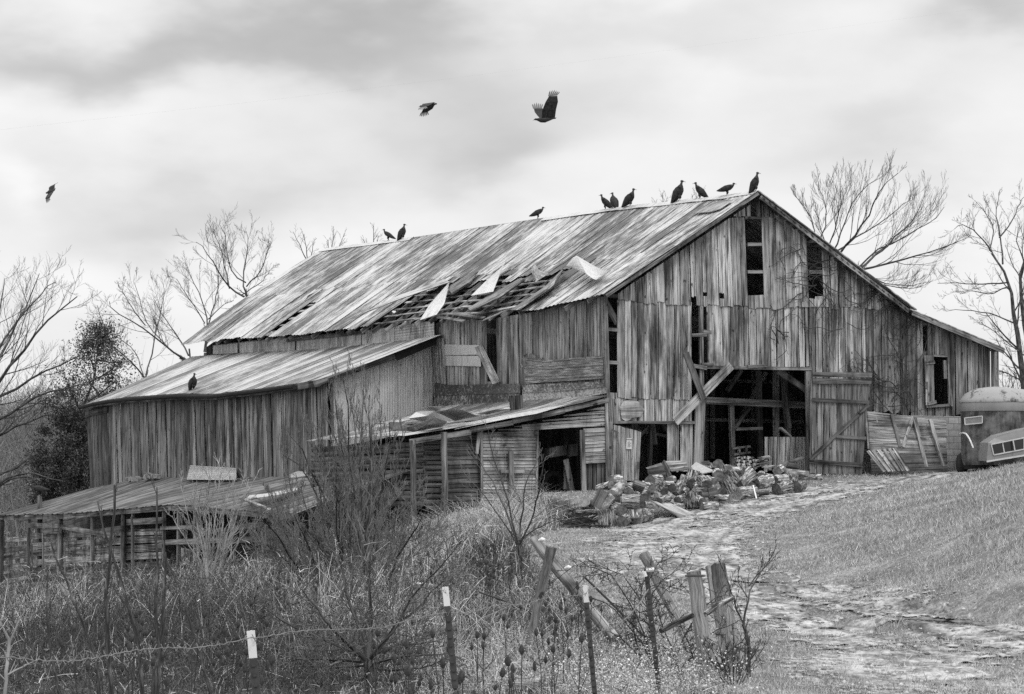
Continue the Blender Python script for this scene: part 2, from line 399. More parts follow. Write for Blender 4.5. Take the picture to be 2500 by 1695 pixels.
def bark(name, lo, hi, sx, sy):
    m, t, b = mat(name); x, y, z = bcoords(t)
    n1 = noise(t, vec(t, mth(t, 'MULTIPLY', x, sx), mth(t, 'MULTIPLY', y, sy), mth(t, 'MULTIPLY', z, 3.1)), 1, 5, .7, .5)
    wn = t.nodes.new("ShaderNodeTexWhiteNoise"); wn.noise_dimensions = '1D'; t.links.new(z, wn.inputs["W"])
    c = ramp(t, n1, [(.40, lo), (.49, lo + (hi - lo) * .25), (.58, hi)])
    v = mth(t, 'MULTIPLY', c, mth(t, 'MULTIPLY_ADD', wn.outputs["Value"], .7, .55))
    t.links.new(v, b.inputs["Base Color"]); b.inputs["Roughness"].default_value = .95; b.inputs["Specular IOR Level"].default_value = .1
    bump(t, b, n1, .9, .03); return m
M['bark'] = bark("log_bark", .04, .66, 24, 5)
M['smoothbark'] = bark("smooth_bark", .16, .55, 10, 6)
M['trunk'] = bark("tree_bark", .03, .16, 22, 4)
M['twig'] = plain("twigs", .055, .9, var=.5, scale=3)
M['bushtwig'] = plain("bush_twigs", .15, .9, var=.6, scale=3)
M['paletwig'] = plain("pale_twigs", .30, .9, var=.6, scale=3)
def cutface(name, lo, hi):
    m, t, b = mat(name); x, y, z = bcoords(t)
    r = mth(t, 'SQRT', mth(t, 'ADD', mth(t, 'MULTIPLY', x, x), mth(t, 'MULTIPLY', y, y)))
    n = noise(t, vec(t, mth(t, 'MULTIPLY', x, 9), mth(t, 'MULTIPLY', y, 9), z), 1, 5, .6)
    k = mth(t, 'SINE', mth(t, 'MULTIPLY_ADD', r, 260, mth(t, 'MULTIPLY', n, 9)))
    k = mth(t, 'ADD', mth(t, 'MULTIPLY', k, .12), n)
    wn = t.nodes.new("ShaderNodeTexWhiteNoise"); wn.noise_dimensions = '1D'; t.links.new(z, wn.inputs["W"])
    c = ramp(t, k, [(.32, lo), (.68, hi)])
    v = mth(t, 'MULTIPLY', c, mth(t, 'MULTIPLY_ADD', wn.outputs["Value"], .9, .5))
    t.links.new(v, b.inputs["Base Color"]); b.inputs["Roughness"].default_value = .9; return m
M['cut'] = cutface("cut_wood", .03, .20)
M['cutlight'] = cutface("fresh_cut_wood", .30, .62)
def blades(name, lo, hi, big=.35):
    m, t, b = mat(name); geo = t.nodes.new("ShaderNodeNewGeometry")
    n = noise(t, geo.outputs["Position"], big, 4, .6)
    k = mth(t, 'ADD', mth(t, 'MULTIPLY', geo.outputs["Random Per Island"], .6), mth(t, 'MULTIPLY', n, .5))
    c = ramp(t, k, [(.15, lo), (.5, lo + (hi - lo) * .4), (.9, hi)])
    t.links.new(c, b.inputs["Base Color"]); b.inputs["Roughness"].default_value = .8; b.inputs["Specular IOR Level"].default_value = .2
    return m
M['weed'] = blades("dry_weeds", .08, .84)
M['weedshade'] = blades("shaded_weeds", .014, .13)  # shaded copy of the weed colour
M['grass'] = blades("winter_grass", .12, .80, .6)
M['needle'] = blades("cedar_sprays", .018, .15, .8)
M['farwood'] = blades("far_twigs", .06, .30)
def soil(name, stops, s1, s2):
    m, t, b = mat(name); geo = t.nodes.new("ShaderNodeNewGeometry")
    n1 = noise(t, geo.outputs["Position"], s1, 6, .68); n2 = noise(t, geo.outputs["Position"], s2, 5, .7)
    k = mth(t, 'ADD', mth(t, 'MULTIPLY', n1, .55), mth(t, 'MULTIPLY', n2, .45))
    c = ramp(t, k, stops); t.links.new(c, b.inputs["Base Color"]); b.inputs["Roughness"].default_value = .95; b.inputs["Specular IOR Level"].default_value = .15
    bump(t, b, k, .8, .08); return m
def mud(name):
    m, t, b = mat(name); geo = t.nodes.new("ShaderNodeNewGeometry"); x, y, z = bcoords(t)
    n1 = noise(t, geo.outputs["Position"], 1.3, 6, .7); mp_ = t.nodes.new("ShaderNodeMapping"); mp_.inputs["Scale"].default_value = (7, 3, 7); t.links.new(geo.outputs["Position"], mp_.inputs[0]); n2 = noise(t, mp_.outputs[0], 1, 5, .7)
    k = mth(t, 'ADD', mth(t, 'MULTIPLY', n1, .5), mth(t, 'MULTIPLY', n2, .5)); c = ramp(t, k, [(.37, .06), (.46, .21), (.54, .44), (.63, .64)])
    c = mth(t, 'MULTIPLY', c, mth(t, 'MULTIPLY_ADD', y, -.82, 1.0))
    t.links.new(c, b.inputs["Base Color"]); b.inputs["Roughness"].default_value = .9; b.inputs["Specular IOR Level"].default_value = .25; bump(t, b, k, .8, .06)
    a = mth(t, 'ADD', x, mth(t, 'MULTIPLY', mth(t, 'SUBTRACT', n2, .5), 1.6)); a = ramp(t, a, [(.16, 0), (.42, 1)])
    tr = t.nodes.new("ShaderNodeBsdfTransparent"); mx = t.nodes.new("ShaderNodeMixShader"); t.links.new(a, mx.inputs[0]); t.links.new(tr.outputs[0], mx.inputs[1]); t.links.new(b.outputs[0], mx.inputs[2])
    t.links.new(mx.outputs[0], t.nodes["Material Output"].inputs["Surface"]); return m
M['ground'] = soil("ground", [(.36, .08), (.5, .19), (.62, .38)], .9, 9)
def litter(m):
    t = m.node_tree; b = t.nodes["Principled BSDF"]; c = b.inputs["Base Color"].links[0].from_socket; x, y, z = bcoords(t)
    mx = t.nodes.new("ShaderNodeMix"); mx.data_type = 'RGBA'; geo = t.nodes.new("ShaderNodeNewGeometry"); n = noise(t, geo.outputs["Position"], 5, 6, .7)
    t.links.new(x, mx.inputs[0]); t.links.new(c, mx.inputs[6]); t.links.new(ramp(t, n, [(.35, .03), (.65, .13)]), mx.inputs[7]); t.links.new(mx.outputs[2], b.inputs["Base Color"])
litter(M['ground'])
M['mud'] = mud("pale_mud")
def water(name):
    m, t, b = mat(name); geo = t.nodes.new("ShaderNodeNewGeometry")
    b.inputs["Base Color"].default_value = gray(.012); b.inputs["Roughness"].default_value = .04; b.inputs["Specular IOR Level"].default_value = .035
    n = noise(t, geo.outputs["Position"], 3, 2); bump(t, b, n, .03, .01); return m
M['water'] = water("puddle_water")
def glass(name):
    m, t, b = mat(name); b.inputs["Base Color"].default_value = gray(.02); b.inputs["Roughness"].default_value = .08; b.inputs["Specular IOR Level"].default_value = .6; return m
M['glass'] = glass("dark_glass")
def blocks(name):
    m, t, b = mat(name); x, y, z = bcoords(t)
    br = t.nodes.new("ShaderNodeTexBrick"); t.links.new(vec(t, x, y, 0.0), br.inputs["Vector"]); br.inputs["Scale"].default_value = 1
    br.inputs["Brick Width"].default_value = .4; br.inputs["Row Height"].default_value = .2; br.inputs["Mortar Size"].default_value = .012
    br.inputs["Color1"].default_value = gray(.52); br.inputs["Color2"].default_value = gray(.38); br.inputs["Mortar"].default_value = gray(.22)
    n = noise(t, vec(t, x, y, 0.0), 9, 6, .7); v = t.nodes.new("ShaderNodeMix"); v.data_type = 'RGBA'; v.blend_type = 'MULTIPLY'
    v.inputs[0].default_value = .7; t.links.new(br.outputs["Color"], v.inputs[6]); t.links.new(ramp(t, n, [(.3, .55), (.7, 1.1)]), v.inputs[7])
    t.links.new(v.outputs[2], b.inputs["Base Color"]); b.inputs["Roughness"].default_value = .95; return m
M['block'] = blocks("concrete_blocks")
def peeling(name, light, dark, lo, hi, sc):
    m, t, b = mat(name); geo = t.nodes.new("ShaderNodeNewGeometry"); n = noise(t, geo.outputs["Position"], sc, 6, .7)
    mp_ = t.nodes.new("ShaderNodeMapping"); mp_.inputs["Scale"].default_value = (9, 9, .8); t.links.new(geo.outputs["Position"], mp_.inputs[0])
    n2 = noise(t, mp_.outputs[0], 1, 4, .6); k = mth(t, 'ADD', mth(t, 'MULTIPLY', n, .7), mth(t, 'MULTIPLY', n2, .3))
    c = ramp(t, k, [(lo, dark), (hi, light)]); t.links.new(c, b.inputs["Base Color"]); b.inputs["Roughness"].default_value = .55; return m
M['caravan_roof'] = peeling("caravan_roof_paint", .33, .05, .39, .48, 2.6)
M['caravan_band'] = peeling("caravan_band_paint", .26, .18, .30, .60, 1.2)
M['caravan_body'] = peeling("caravan_rust", .20, .025, .42, .60, 2.0)
M['post_paint'] = peeling("chipped_white_paint", .74, .10, .36, .42, 26)
M['pebble'] = blades("pebbles", .10, .62)
M['cap_paint'] = plain("grey_cap_paint", .25, .45, var=.12, scale=4)
M['cap_frame'] = plain("aluminium_frame", .6, .4, .3, var=.1)

# ------------------------------------------------------------------ ground, track, puddles
def terrain():
    def axis(lo, hi, step, far):
        mid = np.arange(lo, hi + step, step); out_ = [mid[-1]]; s_ = step
        while out_[-1] < far: s_ *= 1.3; out_.append(out_[-1] + s_)
        neg = [mid[0]]; s_ = step
        while neg[-1] > -far: s_ *= 1.3; neg.append(neg[-1] - s_)
        return np.r_[neg[::-1][:-1], mid, out_[1:]]
    xs = axis(-26, 22, .22, 1500); ys = axis(10, 108, .22, 1500)
    X, Y = np.meshgrid(xs, ys); Z = gz(X, Y); v = np.stack([X, Y, Z], -1).reshape(-1, 3); n = len(xs)
    i = np.arange((len(ys) - 1))[:, None] * n + np.arange(n - 1)[None]; i = i.ravel()
    bc = np.zeros_like(v); nn = (fbm(v[:, 0] * .7, v[:, 1] * .5, 3, 71) - .5) * 1.6
    bc[:, 0] = in_poly(v[:, 0] + nn, v[:, 1] + nn, FIELD)
    o = mesh_np("ground", v, np.stack([i, i + 1, i + n + 1, i + n], -1), M['ground'], bco=bc, smooth=True)
    o["kind"] = "structure"
# wheel tracks drawn on the ground: (u, v, half width in px)
TRK = [[(2560, 1600), (2380, 1555), (2250, 1515), (2120, 1478), (1980, 1450), (1850, 1420), (1740, 1380), (1700, 1335), (1760, 1290), (1900, 1245), (2060, 1205), (2230, 1172), (2360, 1150)],
       [(2350, 1690), (2230, 1620), (2120, 1570), (1990, 1520), (1880, 1480), (1780, 1440), (1640, 1390), (1560, 1345), (1620, 1285), (1780, 1240), (1950, 1205), (2100, 1182)],
       [(1640, 1330), (1760, 1275), (1900, 1225), (2080, 1190)], [(2200, 1690), (2130, 1620), (2040, 1560)], [(1480, 1320), (1600, 1310), (1700, 1310)]]
def seg_dist(x, y, line):
    d = np.full(x.shape, 1e9)
    for (x0, y0), (x1, y1) in zip(line[:-1], line[1:]):
        dx, dy = x1 - x0, y1 - y0; t = np.clip(((x - x0) * dx + (y - y0) * dy) / (dx * dx + dy * dy + 1e-9), 0, 1)
        d = np.minimum(d, np.hypot(x - x0 - t * dx, y - y0 - t * dy))
    return d
TRKW = [[tuple(ground_hit(min(u, 2560), v)[:2]) for u, v in l] for l in TRK]
TW = [1.15, 1.25, 1.6, 1.0, 1.3]
def mudness(x, y):
    d = np.full(np.shape(x), 9.0)
    for l, w_ in zip(TRKW, TW): d = np.minimum(d, seg_dist(x, y, l) / w_)
    return (1.0 - d) + (fbm(x * .8, y * .5, 4, 11) - .5) * 1.7 + (fbm(x * 4.5, y * 2.2, 4, 13) - .47) * 2.0
PUD = [[(2182, 1524), (2230, 1510), (2300, 1508), (2380, 1508), (2412, 1516), (2400, 1528), (2330, 1534), (2250, 1534)],
       [(1795, 1424), (1840, 1418), (1900, 1418), (1960, 1424), (1950, 1434), (1900, 1440), (1830, 1438)],
       [(2003, 1539), (2030, 1535), (2045, 1540), (2028, 1546)]]
PUDW = []
for p in PUD:
    q = [ground_hit(u, v) for u, v in p]; PUDW.append((np.array(q), float(np.mean([c[2] for c in q]))))
_gz0 = gz
def pud_d(x, y, q):
    c = q[:, :2].mean(0); e = q[:, :2] - c; _, R_ = np.linalg.eigh(e.T @ e); m_ = np.abs(e @ R_).max(0)
    return np.hypot(((x - c[0]) * R_[0, 0] + (y - c[1]) * R_[1, 0]) / m_[0], ((x - c[0]) * R_[0, 1] + (y - c[1]) * R_[1, 1]) / m_[1])
def gz(x, y):
    x = np.asarray(x, float); y = np.asarray(y, float); z = _gz0(x, y)
    for q, zp in PUDW:                                 # a shallow basin with a level rim
        d = pud_d(x, y, q); k = np.clip((2.5 - d) / .9, 0, 1); k = k * k * (3 - 2 * k)
        z = z * (1 - k) + (zp + .012) * k - .06 * np.clip((1.12 - d) / .25, 0, 1)
    return z
def in_poly(x, y, poly):
    ins = np.zeros(np.shape(x), bool); j = len(poly) - 1
    for i in range(len(poly)):
        xi, yi = poly[i][:2]; xj, yj = poly[j][:2]
        ins ^= ((yi > y) != (yj > y)) & (x < (xj - xi) * (y - yi) / (yj - yi + 1e-12) + xi); j = i
    return ins
FIELD_PX = [(-450, 1445), (0, 1440), (150, 1436), (430, 1412), (700, 1384), (860, 1345), (1000, 1300), (1170, 1250), (1310, 1214), (1395, 1232), (1385, 1285), (1270, 1318), (1300, 1390), (1420, 1490), (1560, 1560), (1690, 1635), (1760, 1694)]
FIELD = np.array([ground_hit(u, v)[:2] for u, v in FIELD_PX] + [(3.0, 20), (-9, 20)])
terrain()
def track():
    st = .07
    x = np.arange(-1, 16, st); y = np.arange(26, 86, st * 1.8); X, Y = np.meshgrid(x, y); mu = mudness(X, Y); m = mu > -.55
    for q, zp in PUDW:
        m &= pud_d(X, Y, q) > 1.02
    Z = gz(X, Y) + .012 + (fbm(X * 3, Y * 3, 3, 21) - .5) * .012
    rut = np.zeros(X.shape)
    for l in TRKW[:2]:                                 # ridges thrown up beside the wheel ruts
        d = seg_dist(X, Y, l) + (fbm(X * 1.2, Y * .5, 2, 81) - .5) * .5
        rut = np.maximum(rut, np.exp(-((d - .28) / .10) ** 2)); rut = np.maximum(rut, .8 * np.exp(-((d - .95) / .12) ** 2))
        for c_ in (.12, .42, .78): Z = Z + (.008 + .026 * fbm(X * 3, Y * 1.2, 3, 83)) * np.exp(-((d - c_) / .07) ** 2)
    m &= proj(np.stack([X, Y, Z], -1))[0] < 2800
    n = len(x); k = m[:-1, :-1] & m[1:, :-1] & m[:-1, 1:] & m[1:, 1:]
    i = (np.arange(len(y) - 1)[:, None] * n + np.arange(n - 1)[None])[k]
    f = np.stack([i, i + 1, i + n + 1, i + n], -1); used, inv = np.unique(f, return_inverse=True)
    vv = np.stack([X, Y, Z], -1).reshape(-1, 3)[used]; bc = np.zeros_like(vv); bc[:, 0] = mu.ravel()[used]; bc[:, 1] = (rut * np.clip(fbm(X * .5, Y * .22, 3, 85) * 2.6 - .7, 0, 1)).ravel()[used]
    o = mesh_np("dirt_track", vv, inv.reshape(-1, 4), M['mud'], bco=bc, smooth=True); o["kind"] = "structure"
track()
for q, z in PUDW:
    mb = MB(); c = q.mean(0); pts = []
    for i in range(len(q)):
        for t in np.linspace(0, 1, 6)[:-1]:
            p = q[i] * (1 - t) + q[(i + 1) % len(q)] * t; r_ = 1 + .12 * (random.random() - .5); pts.append(c + (p - c) * r_ * 1.25)
    pts = [np.array((p[0], p[1], z - .014)) for p in pts]
    mb.add(pts, [tuple(range(len(pts)))], [(0, 0, 0)] * len(pts)); o = mb.build("puddle", M['water']); o["kind"] = "structure"

# ------------------------------------------------------------------ plank walls drawn on a plane
def wall(mb, pf, nrm, u0, u1, top, bot, wid, holes=(), lean=None, vref=740, jb=5, gap=1.0, th=.025, out_=.02, rag=2.0, mi=0, bow=0.0):
    top = top if callable(top) else (lambda u, c=top: c); bot = bot if callable(bot) else (lambda u, c=bot: c)
    lean = lean if lean is not None else (lambda u: 0.0)
    u = u0
    while u < u1 - 3:
        w_ = random.uniform(*wid); ue = min(u + w_, u1)
        if u1 - ue < wid[0] * .5: ue = u1
        for ha, hb, va, vb in holes:                    # boards end where an opening begins
            for e_ in (ha, hb):
                if u + 2.5 < e_ < ue + 4 and abs(e_ - u1) > 4: ue = e_
        um = (u + ue) / 2; g_ = gap * random.uniform(.2, 1.3); off = np.asarray(nrm) * random.uniform(0, out_)
        spans = [(None, None)]
        for ha, hb, va, vb in holes:
            if ha - .5 <= um <= hb + .5:
                new = []
                for a_, b_ in spans:
                    ta = top(um) if a_ is None else a_; tb = bot(um) if b_ is None else b_
                    if vb <= ta or va >= tb: new.append((a_, b_)); continue
                    if va > ta + 2: new.append((a_, va + random.uniform(-2, 3)))
                    if vb < tb - 2: new.append((vb + random.uniform(-4, 2), b_))
                spans = new
        sl = random.uniform(-.004, .004); bt = random.uniform(-jb, jb)
        for a_, b_ in spans:
            tl = top(u) if a_ is None else a_; tr = top(ue) if a_ is None else a_ + random.uniform(-2, 2)
            bl = bot(u) + bt if b_ is None else b_; br = bot(ue) + bt if b_ is None else b_
            def P(uu, vv): return pf(uu + (lean(uu) + sl) * (vv - vref), vv) + off
            pts = [P(u + g_, bl)]
            k = 3
            for i in range(1, k): t = i / k; pts.append(P(u + g_ + (ue - u - 2 * g_) * t, bl + (br - bl) * t + random.uniform(-rag, rag)))
            pts += [P(ue - g_, br), P(ue - g_, tr), P(u + g_, tl)]
            mb.prism(pts, nrm, th, UPV, mi)
        u = ue

# ------------------------------------------------------------------ the barn
barn = empty("barn", B(5, 10, .2), "long weathered grey board barn with rusted tin roof and open gable doorway", "barn")
FB = -.45                                           # front overhang of the roof
A0 = float(ab(onB(1852, 470, FB))[0]); AE = -.38
rz = [(ab(onA(u, v, A0))[1], onA(u, v, A0)[2]) for u, v in ((785, 612), (1027, 581), (1285, 542), (1500, 512), (1782, 481), (1852, 470))]
ez = [(ab(onA(u, v, AE))[1], onA(u, v, AE)[2]) for u, v in ((445, 843), (544, 829), (637, 822), (700, 820), (881, 801), (941, 798), (1072, 776), (1182, 775), (1247, 758), (1320, 756), (1400, 738), (1469, 721))]
zr, ze = pl(rz), pl(ez); BR, BE = max(p[0] for p in rz), max(p[0] for p in ez)
def roofL(b, t, off=0.0):
    z = zr(b) * (1 - t) + ze(b) * t + .34 * 4 * t * (1 - t) * .3 * min(max((b - 14) / 18, 0), 1) - .10 * 4 * t * (1 - t) * min(max(1 - abs(b - 11) / 8, 0), 1)
    P = B(A0 + (AE - A0) * t, b, z); n_ = np.array((-.50 * G[0], -.50 * G[1], .86))
    return P + n_ * off
def bend(t): return BR + (BE - BR) * t
def sheetL(mb, s0, s1, t0, t1, lift, nx=6, ny=4):
    z = random.random() * 97; rows = []
    c = [random.uniform(0, lift) for _ in range(4)]
    for j in range(ny + 1):
        t = t0 + (t1 - t0) * j / ny; row = []
        for i in range(nx + 1):
            s_ = s0 + (s1 - s0) * i / nx; b = FB + s_ * (bend(t) - FB); x_, y_ = i / nx, j / ny
            l = (c[0] * (1 - x_) + c[1] * x_) * (1 - y_) + (c[2] * (1 - x_) + c[3] * x_) * y_
            row.append(roofL(b, t, .03 + l + .012 * math.cos(i * math.pi)))
        rows.append(row)
    mb.grid(np.array(rows), z=z, th=.004)
roof = MB(); NC = 48; holecols = []
for i in range(NC):
    s0, s1 = i / NC, (i + 1) / NC + .0016
    bm = FB + (s0 + s1) / 2 * (BE - FB); ue = proj(roofL(bm, 1))[0]
    tm = .55 + random.uniform(-.012, .012)
    sheetL(roof, s0, s1, -.003, tm + .012, .018)
    if 902 < ue < 1252:
        te = {0: .60}.get(0) + random.uniform(-.03, .09) if not 960 < ue < 1010 else .74
        sheetL(roof, s0, s1, tm - .012, te, .07); holecols.append(bm)
    elif 640 < ue < 662: sheetL(roof, s0, s1, tm - .012, .68, .06); sheetL(roof, s0, s1, .97, 1.0, .01)
    else: sheetL(roof, s0, s1, tm - .012, 1.0 + random.uniform(-.004, .022), .03)
roof_o = roof.build("roof", M['roof'], barn)
rp = MB()                                             # ridge cap: a folded strip, broken in the middle
for u0_, u1_ in ((788, 1010), (1330, 1520), (1520, 1700), (1700, 1850)):
    pts = [onA(u, float(np.interp(u, (785, 1027, 1285, 1500, 1782, 1852), (612, 581, 542, 512, 481, 470))), A0) for u in np.linspace(u0_, u1_, 8)]
    rows = [[p + G * d + UPV * (.07 - abs(d) * .62 + random.uniform(-.01, .015)) for p in pts] for d in (-.2, 0, .2)]
    rp = MB(); rp.grid(np.array(rows), th=.004); rp.build("ridge_cap", M['zinc'], roof_o)
pm = MB(); q = [(1712, 520), (1740, 492), (1780, 486), (1812, 486), (1790, 516)]
# battens and rafters under the tin
for k, t in enumerate(np.arange(.36, 1.0, .066)):
    mb = MB(); bs_ = np.arange(3.5, 26, 2.4) + random.uniform(-1, 1)
    for b0 in bs_: mb.beam(roofL(b0, t + random.uniform(-.006, .006), -.01), roofL(b0 + 2.6, t + random.uniform(-.006, .006), -.01 + random.uniform(-.02, .02)), random.uniform(.09, .15), .025, up=(-.4, -.2, .9), jit=.012)
    mb.build("roof_batten", M['clap'], barn)
for b0 in np.arange(.8, 31, 1.05):
    mb = MB(); mb.beam(roofL(b0, 0, -.1), roofL(b0, 1.0 + random.uniform(-.01, .03), -.10), .06, .14, up=(-.4, -.2, .9)); mb.build("rafter", M['inner'], barn)
# right slope, with boards under the overhang
PR = onB(2222, 748, FB); AR = float(ab(PR)[0]); ZR = float(PR[2]); PL_ = onB(2453, 852, FB); AL = float(ab(PL_)[0]); ZL = float(PL_[2])
zrf = zr(FB)
mb = MB()
for j in range(12):
    b0, b1 = FB + j * (BR - FB) / 12, FB + (j + 1) * (BR - FB) / 12
    mb.grid(np.array([[B(A0 + (AR + .25 - A0) * t, b, zr(b) * (1 - t) + (ZR - .15) * t + .04) for b in (b0, b1)] for t in np.linspace(0, 1, 7)]), th=.03)
    mb.grid(np.array([[B(AR + (AL - AR) * t, b, (ZR - .10) * (1 - t) + ZL * t) for b in (b0, b1)] for t in np.linspace(0, 1, 5)]), th=.03)
mb.build("roof", M['roof'], barn)
mb = MB()
for t in np.linspace(.0, .98, 26):
    p = B(A0 + (AR - A0) * t, FB + .02, zrf * (1 - t) + (ZR - .1) * t - .035); mb.beam(p, p + S * .75, .12, .03, up=(.6, .3, .7))
mb.build("soffit_board", M['dark_wood'], barn); mb = MB()
for t in np.linspace(.03, .98, 14):
    p = B(AR + (AL - AR) * t, FB + .02, (ZR - .1) * (1 - t) + ZL * t - .06); mb.beam(p, p + S * .6, .10, .03, up=(.4, .2, .9))
mb.build("soffit_board", M['dark_wood'], barn)
for p_, q_, t_ in ((B(A0, FB + .02, zrf - .02), B(AE, FB + .02, ze(FB) - .05), .10), (B(A0 + .1, FB + .06, zrf - .12), B(AR, FB + .06, ZR - .15), .13), (B(AR + .1, FB + .03, ZR - .2), B(AL, FB + .03, ZL - .08), .15)):
    mb = MB(); mb.beam(p_, q_, .03, t_); mb.build("barge_board", M['beam'], barn)

# gable wall
LN = pl([(1480, .040), (2000, .040), (2200, .015), (2440, .004)])
gpf = lambda u, v: onB(u, v, 0.0)
NG = -S
rakeL = pl([(1852, 486), (1744, 557), (1500, 722)]); rakeR = pl([(1852, 489), (1902, 524), (2006, 600), (2181, 728), (2222, 758)])
topg = lambda u: float(max(rakeL(u), rakeR(u)))
shift = lambda u, v: u - LN(u) * (v - 740)
gw = MB()
def gtop(lo):
    def f(u):
        v = lo
        for _ in range(3): v = max(lo, topg(u + LN(u) * (v - 740)))
        return v
    return f
wall(gw, gpf, NG, 1800, 1925, gtop(470), lambda u: 529 + (u - 1800) * .04, (8, 12), holes=[(1842, 1855, 480, 540)], lean=LN, gap=2.0, jb=1.5)
HU = [(1827, 1866, 534, 724), (1975, 2011, 560, 728), (1688, 1700, 726, 760), (1718, 1727, 712, 726), (1757, 1768, 716, 728)]
wall(gw, gpf, NG, 1508, 2226, gtop(531), pl([(1508, 735), (1690, 743), (1845, 752), (2010, 752), (2190, 752)]), (15, 22), holes=HU, lean=LN, jb=4, rag=2.5, gap=.9)
LNtop = pl([(1508, 733), (1690, 738), (1845, 744), (2230, 748)])
gp2 = lambda u, v: onB(u, v, .035)
wall(gw, gp2, NG, 1506, 1688, LNtop, pl([(1506, 972), (1690, 978)]), (14, 21), lean=lambda u: 0.0, jb=3)
wall(gw, gp2, NG, 1727, 1975, LNtop, 896, (14, 22), holes=[(1828, 1866, 720, 735)], lean=lambda u: .02, jb=2, vref=900)
wall(gw, gp2, NG, 1975, 2112, LNtop, 1155, (14, 22), lean=lambda u: .008, jb=2)
wall(gw, gp2, NG, 2112, 2222, LNtop, lambda u: 1010 + 14 * math.sin(u * .2), (14, 22), lean=lambda u: .006, jb=9, mi=1)
wall(gw, gp2, NG, 2222, 2437, pl([(2222, 764), (2437, 858)]), pl([(2222, 1018), (2343, 1014), (2437, 1012)]), (11, 17), holes=[(2279, 2314, 868, 990), (2252, 2262, 792, 858)], lean=lambda u: .01, jb=2, mi=1)
wall(gw, lambda u, v: onB(u, v, .06), NG, 1484, 1690, pl([(1484, 958), (1690, 972)]), pl([(1484, 1029), (1690, 1034)]), (11, 18), jb=2)
wall(gw, lambda u, v: onB(u, v, .05), NG, 1627, 1692, 1028, 1150, (14, 18), jb=2)
gw_o = gw.build("gable_wall", [M['gable'], M['vinewall']], barn)
# dark battens behind the cladding, posts and rails of the gable
def pbeam(mb, p, q, b, wpx, d=.08, mi=0):
    P, Q = onB(p[0], p[1], b), onB(q[0], q[1], b); mb.beam(P, Q, d, wpx * P[1] / FPX, up=np.cross(Q - P, S), mi=mi)
gb = MB()
for p, q, b, w_ in [((1478, 716), (1489, 1180), .02, 9), ((1481, 722), (1508, 724), .03, 8), ((1484, 804), (1508, 806), .03, 8), ((1486, 885), (1508, 886), .03, 8), ((1478, 735), (1507, 790), .12, 13),
                    ((1711, 742), (1713, 960), .05, 10), ((1688, 819), (1724, 818), .04, 8), ((1712, 809), (1736, 812), .05, 9), ((1690, 896), (1980, 901), .02, 8),
                    ((1692, 893), (1724, 899), -.03, 9), ((1712, 890), (1740, 890), -.02, 8), ((1824, 597), (1862, 597), .06, 8), ((1824, 664), (1866, 664), .06, 8), ((1974, 664), (2012, 664), .06, 8),
                    ((1818, 531), (1858, 534), -.03, 6), ((1488, 1030), (1496, 1175), -.02, 13), ((1972, 900), (1978, 1158), .04, 15), ((1490, 1031), (1695, 1032), .0, 7),
                    ((1840, 738), (1880, 738), .04, 30), ((1825, 895), (1872, 893), -.035, 7), ((1708, 736), (1730, 740), .05, 14), ((1710, 975), (1704, 1135), .0, 26)]:
    gb = MB(); pbeam(gb, p, q, b, w_); gb.build("gable_post" if abs(p[1] - q[1]) > 40 else "gable_rail", M['beam'], barn)
ib = MB()                                           # timber inside the doorway, some way in
for p, q, b, w_ in [((1722, 978), (1975, 990), 2.4, 17), ((1785, 990), (1790, 1140), 2.6, 12), ((1852, 905), (1856, 1120), 3.2, 12), ((1912, 905), (1925, 1070), 2.2, 12), ((1900, 905), (1972, 956), .35, 13),
                    ((1810, 905), (1775, 955), 3.4, 9), ((1870, 910), (1815, 1010), 4.5, 9), ((1790, 1050), (1830, 995), 2.7, 8), ((1790, 1048), (1860, 1046), 2.7, 7), ((1915, 960), (1928, 1045), 2.1, 7),
                    ((1590, 1035), (1585, 1140), 1.6, 9), ((1594, 1035), (1600, 1085), 1.2, 7), ((1560, 1065), (1588, 1040), 1.8, 8), ((1618, 1034), (1624, 1052), .8, 6), ((1905, 1045), (1930, 1066), 1.0, 5), ((1720, 1025), (1960, 1030), 5.5, 8),
                    ((1790, 1110), (1830, 1105), 2.4, 5), ((1787, 1095), (1830, 1090), 2.4, 5), ((1820, 1090), (1821, 1108), 2.4, 5), ((1803, 1092), (1804, 1110), 2.4, 5),
                    ((1740, 900), (1740, 1120), 7, 9), ((1840, 900), (1840, 1120), 9, 8), ((1930, 900), (1930, 1120), 8, 9), ((1720, 930), (1970, 934), 8, 8), ((1500, 1040), (1700, 1080), 6, 7)]:
    ib = MB(); pbeam(ib, p, q, b, w_, .12); ib.build("frame_timber", M['inner'], barn)
ib = MB()
for b in np.arange(3, 33, 4.2):                      # bents of the frame
    for a in (2.6, 7.8): ib = MB(); ib.beam(B(a, b, -.3), B(a, b, 7.2), .2, .2); ib.build("frame_post", M['inner'], barn)
    ib = MB(); ib.beam(B(.1, b, 5.2), B(10.7, b, 5.2), .18, .22); ib.build("tie_beam", M['inner'], barn)
# planks low in the doorway
sf = MB(); wall(sf, lambda u, v: onB(u, v, .9), NG, 1866, 1972, 1067, 1150, (8, 12), gap=1.4, jb=2, lean=lambda u: -.02, vref=1067)
sf.build("stall_boards", M['gable'], barn)
